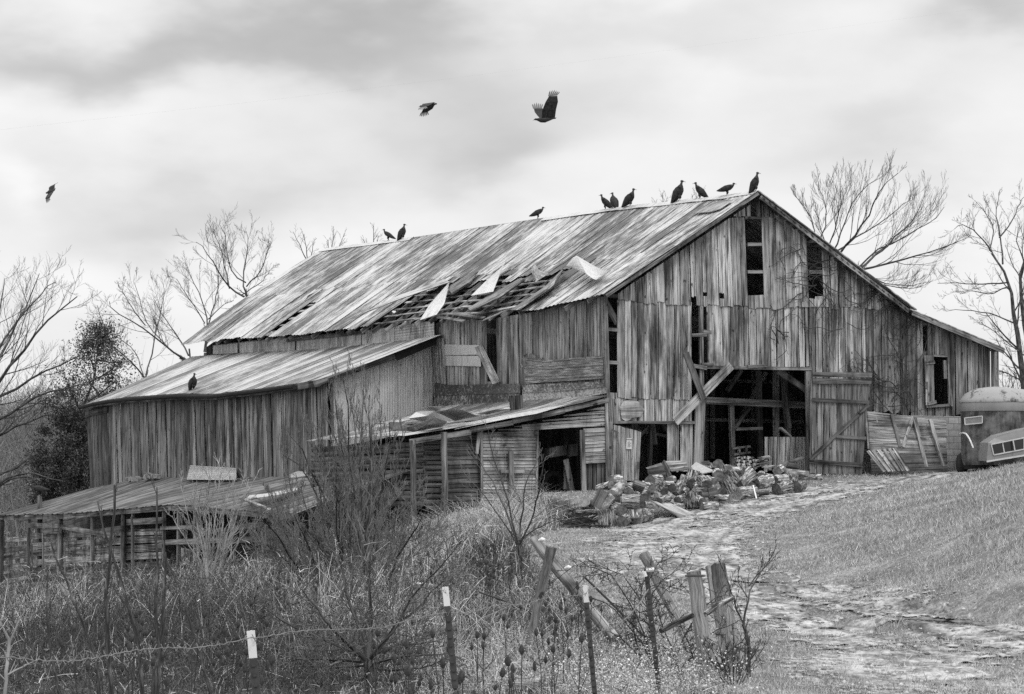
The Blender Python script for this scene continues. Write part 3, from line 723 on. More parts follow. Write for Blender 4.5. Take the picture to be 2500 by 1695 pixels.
# remaining walls: side, back, right
NS = -G
spf = lambda u, v: onA(u, v, 0.0)
sw = MB()
eavepx = pl([(445, 850), (637, 830), (881, 808), (1072, 780), (1182, 780), (1320, 758), (1478, 722)])
wall(sw, spf, NS, 1080, 1477, lambda u: eavepx(u) + 2, pl([(1080, 985), (1477, 975)]), (11, 20), holes=[(1190, 1214, 772, 935)], lean=lambda u: .018, vref=940, jb=2, rag=1.5)
wall(sw, spf, NS, 522, 1060, lambda u: eavepx(u), pl([(455, 900), (1060, 850)]), (8, 12), jb=1)
sw.build("side_wall", M['side'], barn)
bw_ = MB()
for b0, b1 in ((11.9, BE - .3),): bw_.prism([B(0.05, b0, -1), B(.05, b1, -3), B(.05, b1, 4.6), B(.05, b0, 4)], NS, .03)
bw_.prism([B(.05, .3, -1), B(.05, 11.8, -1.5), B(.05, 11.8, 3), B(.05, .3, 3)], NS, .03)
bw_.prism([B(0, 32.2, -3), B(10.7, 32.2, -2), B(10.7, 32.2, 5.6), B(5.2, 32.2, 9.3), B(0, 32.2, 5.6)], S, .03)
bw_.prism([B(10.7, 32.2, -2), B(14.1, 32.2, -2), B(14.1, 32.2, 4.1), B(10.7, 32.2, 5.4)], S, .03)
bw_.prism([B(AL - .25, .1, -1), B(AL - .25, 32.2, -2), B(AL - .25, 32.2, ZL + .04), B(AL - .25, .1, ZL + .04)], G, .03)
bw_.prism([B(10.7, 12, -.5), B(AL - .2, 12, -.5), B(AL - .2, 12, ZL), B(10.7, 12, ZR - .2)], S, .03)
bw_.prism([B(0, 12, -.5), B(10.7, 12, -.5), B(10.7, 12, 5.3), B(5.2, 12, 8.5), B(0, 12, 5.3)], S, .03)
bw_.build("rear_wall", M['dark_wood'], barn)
# block footing of the lean-to on the right
bk = MB(); p0, p1 = onB(2100, 1150, -.03), onB(2437, 1150, -.03)
zt = onB(2300, 1016, 0)[2]; zb = -.4
bl = np.linalg.norm((p1 - p0)[:2])
bk.add([(p0[0], p0[1], zb), (p1[0], p1[1], zb), (p1[0], p1[1], zt), (p0[0], p0[1], zt), *[tuple(np.array((p[0], p[1], z)) + S * .2) for p, z in ((p0, zb), (p1, zb), (p1, zt), (p0, zt))]],
       [(0, 1, 2, 3), (7, 6, 5, 4), (3, 2, 6, 7), (0, 3, 7, 4), (1, 5, 6, 2)], [(0, zb, 0), (bl, zb, 0), (bl, zt, 0), (0, zt, 0)] * 2)
bk.build("block_footing", M['block'], barn)
# window of the lean-to: shutter and frame
wf = MB()
for p, q, w_ in [((2276, 868), (2315, 870), 5), ((2262, 993), (2318, 989), 6), ((2314, 868), (2318, 990), 5), ((2320, 950), (2324, 992), 5), ((2306, 880), (2308, 925), 8)]: pbeam(wf, p, q, -.04, w_, .05)
wfo = wf.build("window_frame", M['beam'], barn)
wf = MB(); wf.prism([onB(2261, 990, -.08), onB(2282, 985, -.08), onB(2279, 868, -.08), onB(2257, 868, -.08)], NG, .03, UPV); sh = wf.build("shutter", M['gable'], barn)
for p, q, w_ in (((2261, 886), (2282, 884), 8), ((2266, 986), (2286, 981), 8), ((2263, 932), (2264, 948), 4)): wf = MB(); pbeam(wf, p, q, -.10, w_, .03); wf.build("ledge", M['beam'], sh)
# left door leaf, hanging askew, with its notice
dl = MB()
for k in range(7):
    t0, t1 = k / 7, (k + 1) / 7 - .012
    def D(t, v0, v1, top): return onB(1497 + 70 * t, (v0 * (1 - t) + v1 * t), -.10 - .5 * t)
    dl.prism([onB(1495 + 65 * t0, 1172 + 3 * t0, -.08 - .5 * t0), onB(1495 + 65 * t1, 1172 + 3 * t1, -.08 - .5 * t1), onB(1499 + 67 * t1, 1037 + 18 * t1 + random.uniform(-1, 1), -.08 - .5 * t1), onB(1499 + 67 * t0, 1037 + 18 * t0, -.08 - .5 * t0)], NG, .03, UPV)
door = dl.build("door", M['gable'], barn); door["label"] = "narrow plank door hanging askew with a posted notice"
dh = MB(); dh.beam(onB(1494, 1049, -.14), onB(1510, 1058, -.24), .03, .05); dh.build("hinge", M['dark_wood'], door); dh = MB(); dh.beam(onB(1559, 1128, -.66), onB(1557, 1144, -.66), .05, .16); dh.build("latch_block", M['dark_wood'], door)
# right door leaf, swung open
dr = MB(); DP = lambda u, v: onB(u, v, -.25 - (u - 1975) / 150 * .8)
wall(dr, DP, NG, 1980, 2124, pl([(1980, 925), (2124, 928)]), pl([(1980, 1158), (2104, 1158)]), (14, 22), lean=lambda u: -.02 - max(0, (u - 2060) / 60) * .055, vref=928, jb=1.5, out_=.008)
door2 = dr.build("door", M['door'], barn); door2["label"] = "wide plank barn door swung open with a diagonal brace"
dr = MB()
def dbeam(p, q, w_, off=-.04):
    dr = MB(); P, Q = DP(*p) + NG * .05, DP(*q) + NG * .05; dr.beam(P, Q, .04, w_ * P[1] / FPX, up=np.cross(Q - P, S)); dr.build("brace" if abs(p[1] - q[1]) > 60 else "ledge", M['dark_wood'], door2)
for p, q, w_ in [((1982, 915), (2126, 916), 12), ((1982, 930), (2125, 932), 13), ((1980, 976), (2120, 983), 9), ((1976, 1121), (2119, 988), 9), ((2040, 1066), (2112, 1070), 8), ((1974, 1126), (2103, 1136), 10)]: dbeam(p, q, w_)
# loose boards nailed across the corner of the doorway
for p, q, w_, b, lab in [((1674, 862), (1718, 975), 17, -.30, "dark"), ((1648, 1030), (1785, 892), 23, -.22, "pale")]:
    mb = MB(); pbeam(mb, p, q, b, w_, .035); o = mb.build("loose_board", M['dark_wood' if lab == "dark" else 'gable'])
    tag(o, "dark narrow board tilted across the left corner of the barn doorway" if lab == "dark" else "broad pale board slanting up across the left corner of the barn doorway", "board", "loose boards at the doorway")
sg = MB(); P = lambda u, v: onB(u, v, -.30 + -.5 * (u - 1530) / 70 - .06)
sg.prism([P(1529, 1096), P(1542, 1097), P(1542, 1070), P(1530, 1070)], NG, .008)
sign = sg.build("notice_sign", M['paper']); tag(sign, "small white paper notice reading POSTED on the askew left door", "sign")
def lettering(text, size, c, rx, nrm, parent, m, name="lettering"):
    cu = bpy.data.curves.new(name, 'FONT'); cu.body = text; cu.size = size; cu.align_x = 'CENTER'; cu.align_y = 'CENTER'; cu.extrude = .001; cu.offset = size * .012
    o = bpy.data.objects.new(name, cu); COL.objects.link(o); cu.materials.append(m)
    from mathutils import Matrix
    x = Vector(rx).normalized(); zz = Vector(nrm).normalized(); y = zz.cross(x)
    o.matrix_basis = Matrix.Translation(Vector(c)) @ Matrix((x, y, zz)).transposed().to_4x4()
    me = bpy.data.meshes.new_from_object(o); mb_ = o.matrix_basis.copy(); bpy.data.objects.remove(o); o = link(name, me, parent); o.matrix_basis = mb_
    return o
sx_ = P(1542, 1075) - P(1530, 1075)
lettering("POSTED", .048, P(1536, 1073.5) + NG * .012, sx_, np.cross(sx_, UPV), sign, M['ink'])
mb = MB()
for v in (1079, 1082, 1085, 1088, 1091): mb.beam(P(1531.5, v) + NG * .012, P(1540.5 - (v % 2) * 2, v) + NG * .012, .004, .008)
mb.build("lettering", M['ink'], sign)
# pale weathered patch shape on the low boards: a split board nailed on
mb = MB(); q = [(1518, 1022), (1514, 995), (1522, 980), (1540, 975), (1558, 980), (1566, 992), (1574, 1000), (1564, 1018), (1545, 1020), (1530, 1030)]
mb.prism([onB(u, v, -.02) for u, v in q], NG, .02, G); mb.build("patch_board", M['clap'], barn)
# side wall patches: tin and planks
def spanel(mb, q, a, th=.012, mi=0, along=None): mb.prism([onA(u, v, a) for u, v in q], NS, th, along if along is not None else S, mi)
mb = MB(); spanel(mb, [(1083, 868), (1170, 866), (1168, 843), (1083, 841)], -.06, along=UPV); spanel(mb, [(1083, 893), (1174, 895), (1172, 869), (1083, 869)], -.06, along=UPV); mb.build("tin_patch", M['panel'], barn)
mb = MB(); nz = 7
q0 = [(1284, 938), (1330, 934), (1400, 930), (1474, 925)]; q1 = [(1276, 873), (1330, 880), (1400, 874), (1472, 869)]
rows = [[onA(q0[i][0] * (1 - t) + q1[i][0] * t, q0[i][1] * (1 - t) + q1[i][1] * t, -.08 - .02 * ((k % 2))) for i in range(4)] for k, t in enumerate(np.linspace(0, 1, 19))]
mb.grid(np.array(rows).transpose(1, 0, 2), th=.004)
mb.prism([onA(1265, 902, -.2), onA(1284, 892, -.12), onA(1288, 862, -.1), onA(1278, 868, -.25)], NS, .004, UPV)
mb.prism([onA(1284, 875, -.1), onA(1338, 882, -.1), onA(1310, 872, -.16), onA(1296, 862, -.16)], NS, .004, UPV)
mb.build("corrugated_patch", M['zincgrey'], barn)
mb = MB()
for q0, q1, aa in [([(1060, 966), (1100, 965), (1270, 960)], [(1062, 934), (1095, 940), (1270, 937)], -.10), ([(1057, 990), (1095, 992), (1270, 990)], [(1062, 964), (1100, 965), (1270, 960)], -.16),
                   ([(1275, 960), (1380, 955), (1478, 945)], [(1275, 940), (1380, 936), (1464, 932)], -.10), ([(1275, 988), (1400, 975), (1482, 960)], [(1275, 960), (1380, 955), (1480, 945)], -.16)]:
    mb.grid(np.array([[onA(q0[i][0], q0[i][1], aa - .08) for i in range(3)], [onA((q0[i][0] + q1[i][0]) / 2, (q0[i][1] + q1[i][1]) / 2, aa - .03) for i in range(3)], [onA(q1[i][0], q1[i][1], aa) for i in range(3)]]), th=.005)
mb.build("flashing", M['flash'], barn)
mb = MB(); mb.beam(onA(1168, 846, -.16), onA(1212, 936, -.14), .03, .26, up=(-1, 0, 0)); mb.build("slanting_plank", M['gable'], barn)
# tin band above the lean-to roof
mb = MB()
for ua, ub in ((520, 580), (586, 720), (724, 882), (884, 962), (963, 1060)):
    g_ = ua > 960; tv = lambda u: eavepx(u) + (2 if not g_ else 2)
    bv = pl([(460, 868), (800, 852), (960, 838), (1060, 826)])
    us = np.linspace(ua, ub, 5)
    mb.grid(np.array([[onA(u, tv(u) * (1 - t) + bv(u) * t, -.06 - .12 * max(0, t - .6) - (.015 * (k % 2) if g_ else 0)) for u in us] for k, t in enumerate(np.linspace(0, 1, 13 if g_ else 5))]), th=.005)
mb.build("flashing", M['zincgrey'], barn)
mb = MB(); mb.beam(onA(700, 832, -.1), onA(890, 812, -.1), .05, .10); mb.build("eave_board", M['dark_wood'], barn); mb = MB(); mb.beam(onA(897, 838, -.15), onA(909, 795, -.15), .02, .03); mb.build("hanging_lath", M['beam'], barn); mb = MB(); mb.beam(onA(462, 852, -.04), onA(464, 872, -.04), .06, .08); mb.build("eave_board", M['dark_wood'], barn)

# loose tin on the roof: each lifted sheet lies on the slope
def on_roof(u, v, off=0.0):
    p0 = roofL(8, .75); n_ = np.cross(roofL(14, .75) - p0, roofL(8, .4) - p0); n_ /= np.linalg.norm(n_)
    if n_[2] < 0: n_ = -n_
    return onP(u, v, p0 + n_ * (off + .06), n_)
def loose(name, e0, e1, offs, m, label, curl=0.0, rows=6):
    """Sheet spanned between two edges given in the photograph; offs lifts it along its length."""
    n_ = 12; E0 = [np.interp(np.linspace(0, 1, n_), np.linspace(0, 1, len(e0)), [p[k] for p in e0]) for k in (0, 1)]; E1 = [np.interp(np.linspace(0, 1, n_), np.linspace(0, 1, len(e1)), [p[k] for p in e1]) for k in (0, 1)]
    of = np.interp(np.linspace(0, 1, n_), np.linspace(0, 1, len(offs)), offs); P = []
    for j in range(rows + 1):
        t = j / rows; P.append([on_roof(E0[0][i] * (1 - t) + E1[0][i] * t, E0[1][i] * (1 - t) + E1[1][i] * t, of[i] + curl * 4 * t * (1 - t) + .010 * (j % 2)) for i in range(n_)])
    mb = MB(); mb.grid(np.array(P).transpose(1, 0, 2), th=.004); o = mb.build(name, m); return tag(o, label, "tin sheet", "loose tin sheets on the barn roof")
loose("loose_tin_sheet", [(881, 766), (970, 722), (1085, 682)], [(893, 764), (975, 732), (1100, 690)], [.5, .4, .1], M['roof4'], "long dark peeled tin strip at the left edge of the roof hole", .05)
loose("loose_tin_sheet", [(1096, 690), (1050, 742), (1025, 782)], [(1098, 686), (1085, 742), (1066, 768)], [.15, .35, .55], M['zinc'], "pale tapering tin sheet hanging down over the left part of the roof hole", .02)
loose("loose_tin_sheet", [(1238, 640), (1182, 690), (1150, 722)], [(1236, 636), (1224, 660), (1204, 712)], [.2, .35, .4], M['zinc'], "pale triangular tin sheet lying in the middle of the roof hole", .02)
loose("loose_tin_sheet", [(1143, 752), (1210, 712), (1272, 678)], [(1150, 762), (1220, 730), (1284, 684)], [.25, .3, .2], M['rusty'], "dark rolled tin sheet lying across the middle of the roof hole", .12)
loose("loose_tin_sheet", [(1382, 650), (1404, 622), (1448, 648), (1478, 662), (1492, 658)], [(1392, 652), (1430, 668), (1452, 684), (1466, 678), (1490, 662)], [.35, .6, .35, .3, .45], M['zinc'], "large bright bent tin sheet at the right end of the roof hole", .02)
loose("loose_tin_sheet", [(1245, 757), (1330, 700), (1372, 658)], [(1272, 757), (1352, 700), (1376, 660)], [.1, .2, .2], M['roof4'], "crumpled tin strip along the right edge of the roof hole", .10)
loose("loose_tin_sheet", [(1092, 700), (1130, 680), (1165, 662)], [(1104, 720), (1150, 690), (1168, 664)], [.1, .2, .1], M['rusty'], "short rusty tin flap at the top left of the roof hole", .06)
loose("loose_tin_sheet", [(1296, 660), (1308, 690), (1300, 694)], [(1306, 645), (1316, 660), (1340, 668)], [.1, .2, .2], M['roof4'], "small torn tin flap at the top right of the roof hole", .04)
loose("loose_tin_sheet", [(1695, 520), (1740, 494), (1775, 488)], [(1735, 518), (1760, 510), (1790, 488)], [.03, .04, .03], M['zincgrey'], "flat tin patch just below the ridge near the gable", 0)
loose("loose_tin_sheet", [(743, 736), (752, 722), (790, 706)], [(748, 728), (754, 720), (794, 704)], [.1, .15, .05], M['roof4'], "small curled tin edge at the top of the narrow roof slot", .03)
for p, q, lab in [((1070, 774), (1132, 784), "pale board stub hanging at the eave below the roof hole, left one"), ((1100, 766), (1180, 776), "broad pale eave board below the middle of the roof hole"), ((1180, 782), (1250, 752), "narrow board rising along the eave at the right of the roof hole")]:
    mb = MB(); P, Q = on_roof(*p, .0), on_roof(*q, .0); mb.beam(P, Q, .14, .03, up=(-.4, -.2, .9)); tag(mb.build("eave_plank", M['beam']), lab, "board", "broken eave boards under the roof hole")

# ------------------------------------------------------------------ lean-to built against the long side
lean = empty("lean_to_shed", B(-1.8, 22, -1), "low plank lean-to with rusty streaked tin roof against the barn's long side", "shed")
AO = -3.67; AEV = -3.98
rtop = [(470, 873), (600, 863), (720, 857), (830, 849), (960, 836), (1082, 819)]
reav = [(204, 992), (250, 980), (310, 972), (400, 966), (472, 961), (505, 968), (551, 961), (640, 951), (764, 934), (806, 925)]
tb = pl([(ab(onA(u, v, -.05))[1], onA(u, v, -.05)[2]) for u, v in rtop]); eb = pl([(ab(onA(u, v, AEV))[1], onA(u, v, AEV)[2]) for u, v in reav])
tb0, tb1 = ab(onA(1082, 819, -.05))[1], ab(onA(470, 873, -.05))[1]; eb0, eb1 = ab(onA(806, 925, AEV))[1], ab(onA(204, 992, AEV))[1]
def roofN(s_, t, off=0.0):
    b = (tb0 + (tb1 - tb0) * s_) * (1 - t) + (eb0 + (eb1 - eb0) * s_) * t
    z = tb(tb0 + (tb1 - tb0) * s_) * (1 - t) + eb(eb0 + (eb1 - eb0) * s_) * t
    return B(-.05 + (AEV + .05) * t, b, z + off)
mb = MB(); nS = 26
for i in range(nS):
    z = random.random() * 97; l0, l1 = random.uniform(0, .02), random.uniform(0, .02)
    mb.grid(np.array([[roofN((i + x * 1.04) / nS, min(t + (random.uniform(-.004, .01) if t == 1 else 0), 1.02), .03 + l0 * (1 - x) + l1 * x + .006 * math.cos(x * 12)) for x in np.linspace(0, 1, 6)] for t in np.linspace(0, 1, 6)]), th=.004, z=z)
lroof = mb.build("roof", M['roof2'], lean)
mb = MB()
pts = [roofN(s_, 1.0, -.07) + G * -.01 for s_ in np.linspace(0.03, 1, 14)]
for p, q in zip(pts[:-1], pts[1:]): mb.beam(p, q, .05, .22, jit=.003)
mb.build("fascia_board", M['dark_wood'], lean)
gt = MB(); gt.tube([p + G * -.17 + UPV * .0 for p in pts[1:]], .075, 7); gt.build("gutter", M['trim'], lean)
NE = -S
def rakeN(u): return float(np.interp(u, (770, 965, 1082), (937, 867, 819)))
mb = MB(); mb.beam(onB(766, 938, 11.35), onB(965, 870, 11.35), .03, .19); mb.build("barge_board", M['dark_wood'], lean)
mb = MB(); mb.beam(onB(966, 872, 11.30), onB(1083, 823, 11.30), .03, .26); mb.build("barge_board", M['trim'], lean)
mb = MB(); mb.beam(roofN(1.0, 1.02, -.06), roofN(1, .0, -.06), .05, .1); mb.build("barge_board", M['dark_wood'], lean)
mb = MB()
wall(mb, lambda u, v: onA(u, v, AO), NS, 262, 806, pl([(262, 986), (400, 974), (505, 974), (640, 958), (764, 943), (806, 936)]), pl([(262, 1215), (500, 1200), (806, 1300)]), (8, 15), lean=lambda u: .03, vref=1170, jb=1, gap=.8, out_=.04)
wall(mb, lambda u, v: onA(u, v, AO - .02), NS, 211, 262, pl([(209, 996), (262, 986)]), 1228, (7, 10), lean=lambda u: .05, vref=1010, jb=1, gap=.6, mi=1)  # far end: shade of the set-back wall put into darker boards
mb.build("front_wall", [M['shedwall'], M['dark_wood']], lean)
mb = MB(); mb.beam(onA(209, 1012, AO - .07), onA(262, 1000, AO - .07), .05, .24); mb.build("header_board", M['dark_wood'], lean)
mb = MB()
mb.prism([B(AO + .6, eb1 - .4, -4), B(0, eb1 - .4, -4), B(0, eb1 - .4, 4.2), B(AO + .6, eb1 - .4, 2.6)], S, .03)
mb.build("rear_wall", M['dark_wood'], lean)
# end wall: tin panels
pan = [(808, 849), (850, 926), (927, 970), (971, 1011), (1012, 1033), (1034, 1056)]
for k, (ua, ub) in enumerate(pan):
    mb = MB(); us = np.linspace(ua, ub, 14); bt = pl([(808, 1062), (930, 1040), (1000, 1020), (1056, 992)])
    mb.grid(np.array([[onB(u + .006 * (v_ - 900) * 2, rakeN(u) + 2 + (bt(u) + 30 - rakeN(u)) * t, 11.80 - .012 * k - (.008 * (j % 2) if k < 3 else 0)) for j, u in enumerate(us)] for t in np.linspace(0, 1, 3) for v_ in (900,)]), th=.004)
    mb.build("end_panel", M['panel'], lean)
mb = MB(); us = np.linspace(1052, 1084, 12)
mb.grid(np.array([[onA(u + (v - 830) * .05, v, -.05 - .02 * (j % 2)) for j, u in enumerate(us)] for v in (826, 890, 970)]), th=.004); mb.build("corner_tin", M['zincgrey'], lean)
mb = MB(); mb.beam(onB(809, 934, 11.72), onB(812, 1075, 11.72), .10, .10); mb.build("corner_post", M['dark_wood'], lean)

# ------------------------------------------------------------------ open-sided animal pen, lowest on the left
pen = empty("pole_shed", B(-5.5, 20, -3), "low open-sided pole shed with ribbed tin roof and slatted pen boards", "shed")
AP = -7.2
ptop = [onA(u, v, AO - .02) for u, v in ((222, 1196), (300, 1181), (345, 1172), (450, 1169), (600, 1171), (720, 1166), (812, 1160))] + [onA(1003, 1152, -6.0)]
peav = [onA(u, v, AP) for u, v in ((-6, 1260), (145, 1258), (275, 1247), (416, 1235), (482, 1238), (568, 1247), (640, 1252), (722, 1258))]
def cs(P):
    d = np.r_[0, np.cumsum(np.linalg.norm(np.diff(np.array(P), axis=0), axis=1))]; d /= d[-1]
    return lambda s_: np.array([np.interp(s_, d, np.array(P)[:, k]) for k in range(3)])
pt_, pe_ = cs(ptop), cs(peav)
def roofP(s_, t, off=0.0): return pt_(s_) * (1 - t) + pe_(s_) * t + UPV * off
mb = MB(); nS = 26
for i in range(nS):
    z = random.random() * 97; e = random.uniform(1.0, 1.03); l0 = random.uniform(0, .02); xs = np.linspace(0, 1, 9)
    mb.grid(np.array([[roofP((i + x * 1.03) / nS if i < nS - 1 else (i + x) / nS, t * e, .03 + l0 + (.03 if j % 4 == 1 else 0)) for j, x in enumerate(xs)] for t in np.linspace(0, 1, 5)]), th=.004, z=z)
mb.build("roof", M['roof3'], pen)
pf_ = [roofP(s_, .985, -.08) for s_ in np.linspace(0, 1, 12)]
mb = MB()
for p, q in zip(pf_[:-1], pf_[1:]): mb.beam(p, q, .06, .17)
mb.build("eave_beam", M['beam'], pen)
for s_ in np.linspace(.02, .98, 16):
    mb = MB(); mb.beam(roofP(s_, .02, -.06), roofP(s_, .97, -.06), .06, .1); mb.build("rafter", M['inner'], pen)
def gpost(parent, u, vt, a, w_px, m, name="post", lean_=0.0, round_=False, vb=None):
    T = onA(u, vt, a); bz = float(gz(T[0], T[1])) - .25
    if vb is not None: bz = onA(u, vb, a)[2]
    Bm = np.array((T[0] + lean_ * .1, T[1], bz)); r_ = w_px * T[1] / FPX; mb = MB()
    if round_: k = 5; mb.tube([Bm + (T - Bm) * i / (k - 1) + np.array((random.uniform(-.02, .02), 0, 0)) for i in range(k)], [r_ / 2 * (1.1 - .05 * i) for i in range(k)], 9)
    else: mb.beam(Bm, T, r_, .1, up=S, jit=.012)
    return mb.build(name, m, parent)
for u, vt, w_, rd in [(4, 1268, 10, 0), (70, 1266, 8, 0), (147, 1264, 15, 1), (226, 1258, 8, 0), (302, 1252, 14, 1), (325, 1250, 7, 0), (400, 1246, 8, 0), (437, 1244, 9, 0), (480, 1246, 13, 0), (570, 1254, 11, 0), (677, 1262, 15, 0), (725, 1264, 12, 0)]:
    gpost(pen, u, vt, AP + .12, w_, M['inner' if not rd else 'beam'], round_=bool(rd))
for u, va, vb in [(78, 1330, 1406), (104, 1302, 1395), (157, 1330, 1410), (321, 1262, 1345), (648, 1280, 1330), (640, 1290, 1360), (550, 1290, 1340), (400, 1318, 1370)]:
    mb = MB(); mb.beam(onA(u, va, AP - .0), onA(u + 2, vb, AP - .0), .11, .03, up=G); mb.build("upright_slat", M['beam'], pen)
# boards of the pen: rows between the posts
seg = [(8, 68), (75, 222), (160, 300), (228, 395)]
rows = [(1312, 1300), (1336, 1318), (1356, 1338), (1378, 1358), (1398, 1380), (1414, 1400)]
for (ua, ub), dv in zip(seg, (4, 0, 0, -2)):
    for k, (va, vb_) in enumerate(rows):
        if ua == 160 and k < 1: continue
        fl = lambda u: va + (vb_ - va) * u / 395 + dv + random.uniform(-2, 2)
        mb = MB(); P, Q = onA(ua, fl(ua) + (5 if ua < 20 else 0), AP + .22 + random.uniform(0, .04)), onA(ub, fl(ub), AP + .22 + random.uniform(0, .04)); mb.beam(P, Q, .025, random.uniform(.20, .25), jit=.01); mb.build("pen_board", M['shedwall' if k % 3 else 'gable'], pen)
for p, q, w_, m in [((70, 1283), (145, 1285), 12, 'beam'), ((148, 1286), (278, 1309), 11, 'beam'), ((310, 1275), (400, 1270), 14, 'dark_wood'), ((392, 1290), (470, 1287), 8, 'beam'), ((390, 1325), (560, 1318), 13, 'beam'),
                    ((560, 1290), (640, 1281), 13, 'dark_wood'), ((560, 1322), (650, 1312), 13, 'dark_wood'), ((630, 1288), (720, 1322), 14, 'beam'), ((640, 1320), (690, 1340), 10, 'dark_wood'), ((100, 1298), (150, 1297), 12, 'dark_wood'),
                    ((225, 1300), (300, 1290), 13, 'dark_wood'), ((0, 1426), (75, 1410), 6, 'clap'), ((75, 1404), (160, 1407), 5, 'beam')]:
    P, Q = onA(*p, AP + .05), onA(*q, AP + .02); mb = MB(); mb.beam(P, Q, .03, w_ * P[1] / FPX, jit=.008); mb.build("pen_board", M[m], pen)
mb = MB(); mb.prism([onA(0, 1262, AP + 3.3), onA(812, 1400, AP + 3.3), onA(812, 1180, AP + 3.3), onA(230, 1200, AP + 3.3)], NS, .03); mb.build("rear_wall", M['dark_wood'], pen)
# things lying on that roof
n_ = np.cross(pt_(.9) - pt_(.1), pe_(.5) - pt_(.5)); n_ /= np.linalg.norm(n_)
if n_[2] < 0: n_ = -n_
def on_pen(u, v, off): return onP(u, v, roofP(.5, .5) + n_ * (off + .06), n_)
mb = MB(); P_ = []
for t in np.linspace(0, 1, 17): P_.append([onA(u, (1171 + (u - 455) * .012) * (1 - t) + (1136 + (u - 460) * .06) * t, AO - .55 * (1 - t) ** 2 - .04 - .025 * (int(t * 16) % 2)) for u in (456 + 8 * t, 500, 540, 577)])
mb.grid(np.array(P_), th=.004); tag(mb.build("tin_offcut", M['zinc']), "white corrugated tin offcut standing on the pole shed roof against the lean-to wall", "tin sheet")
mb = MB(); mb.grid(np.array([[on_pen(u, v, .05) for u, v in ((598, 1219), (640, 1214), (690, 1206), (728, 1196))], [on_pen(u, v, .08) for u, v in ((610, 1209), (650, 1205), (690, 1198), (726, 1190))]]), th=.005)
tag(mb.build("white_sheet", M['cap_frame']), "white flat sheet lying on the pole shed roof beside two boards", "sheet")
mb = MB(); mb.beam(on_pen(588, 1216, .10), on_pen(664, 1247, .10), .12, .05, up=n_); tag(mb.build("loose_board", M['beam']), "long grey board lying aslant on the pole shed roof", "board")
mb = MB(); mb.beam(on_pen(586, 1218, .2), on_pen(604, 1203, .2), .10, .04, up=n_); tag(mb.build("loose_board", M['dark_wood']), "short dark board lying crosswise on the pole shed roof", "board")
for (u, v), lab in (((375, 1164), "broken stone block lying on the pole shed roof by the lean-to wall"), ((328, 1170), "small stone lying at the far left of the pole shed roof by the wall")):
    mb = MB(); c = onA(u, v, AO - .3)
    for k in range(4): mb.beam(c + S * (k - 1.5) * .35, c + S * (k - 1.5) * .35 + S * .3 + UPV * random.uniform(-.03, .03), .2, random.uniform(.12, .2), jit=.04)
    tag(mb.build("stone_rubble", M['stone']), lab, "stone")
mb = MB(); mb.grid(np.array([[onA(u, v, AO - .45) for u, v in ((705, 1166), (725, 1165), (752, 1160))], [onA(u, v, AO - .1) for u, v in ((707, 1158), (728, 1150), (750, 1153))]]), th=.03); tag(mb.build("crumpled_sheet", M['cap_frame']), "crumpled white sheet on the pole shed roof by the bushes", "sheet")

# ------------------------------------------------------------------ log crib with clapboard front
crib = empty("log_crib", B(-3, 3, -.6), "small log and clapboard outbuilding with sagging tin roof at the barn's corner", "shed")
ACR = float(ab(onB(985, 1068, -.35))[0]); 
def roofC(s_, t, off=0.0):
    """s along the barn, t from the barn wall down to the eave."""
    f = [onB(1486, 968, -.35), onB(1400, 992, -.35), onB(1250, 1022, -.35), onB(1120, 1046, -.35), onB(985, 1068, -.35)]
    r_ = [onA(1064, 992, -.05), onA(1000, 1014, -1.2) * 0 + (onA(1064, 992, -.05) * .6 + onB(737, 1082, 9.5) * .4), onB(737, 1082, 9.5)]
    ff = np.array([np.interp(t, np.linspace(0, 1, 5), [p[k] for p in f]) for k in range(3)]); rr = np.array([np.interp(t, (0, .4, 1), [p[k] for p in r_]) for k in range(3)])
    return ff * (1 - s_) + rr * s_ + UPV * (off - .10 * math.sin(s_ * math.pi) * math.sin(t * math.pi))
mb = MB()
for i in range(13):
    for t0, t1 in ((0, .52), (.5, 1.02)):
        z = random.random() * 97; l = [random.uniform(0, .05) for _ in range(4)]
        mb.grid(np.array([[roofC((i + x * 1.05) / 13.7, t0 + (t1 - t0) * y, .03 + l[0] * x * y + l[1] * (1 - x) * y + .01 * (k % 2)) for k, x in enumerate(np.linspace(0, 1, 8))] for y in np.linspace(0, 1, 4)]), th=.004, z=z)
mb.build("roof", M['roof4'], crib)
for p, q, w_ in [((1000, 1079), (1148, 1055), 13), ((1148, 1051), (1252, 1032), 12), ((1252, 1029), (1378, 1003), 12), ((1378, 1001), (1486, 977), 11)]:
    mb = MB(); P, Q = onB(*p, -.30), onB(*q, -.30); mb.beam(P, Q, .03, w_ * P[1] / FPX); mb.build("fascia_board", M['beam'], crib)
mb = MB(); wall_y = lambda u: float(np.interp(u, (1000, 1175, 1310, 1480), (1082, 1052, 1025, 985)))
def clap(mb, u0, u1, v0, v1, b, row=(7, 11), topf=None, slope=-.02, jag=0, mi=0):
    v = v1
    while v > v0:
        h = random.uniform(*row); ua, ub = u0 + random.uniform(-jag, jag), u1 + random.uniform(-jag, jag); line = lambda u: v + slope * (u - u0)
        if topf is not None:                           # shorten the row where the roof comes down to it
            while ua < ub and topf(ua) + 2.5 > line(ua): ua += 3
        if ub - ua > 6:
            tl, tr = line(ua) - h + .8, line(ub) - h + .8
            if topf is not None: tl, tr = max(tl, topf(ua) + 1), max(tr, topf(ub) + 1)
            mid = (ua + ub) / 2; bt = [onB(ua, line(ua), b), onB(mid, line(mid) + random.uniform(-.8, .8), b), onB(ub, line(ub), b)]
            mb.prism([p - S * .022 for p in bt] + [onB(ub, tr, b), onB(ua, tl, b)], NG, .02, G, mi)
        v -= h
tf = lambda u: wall_y(u) + 4
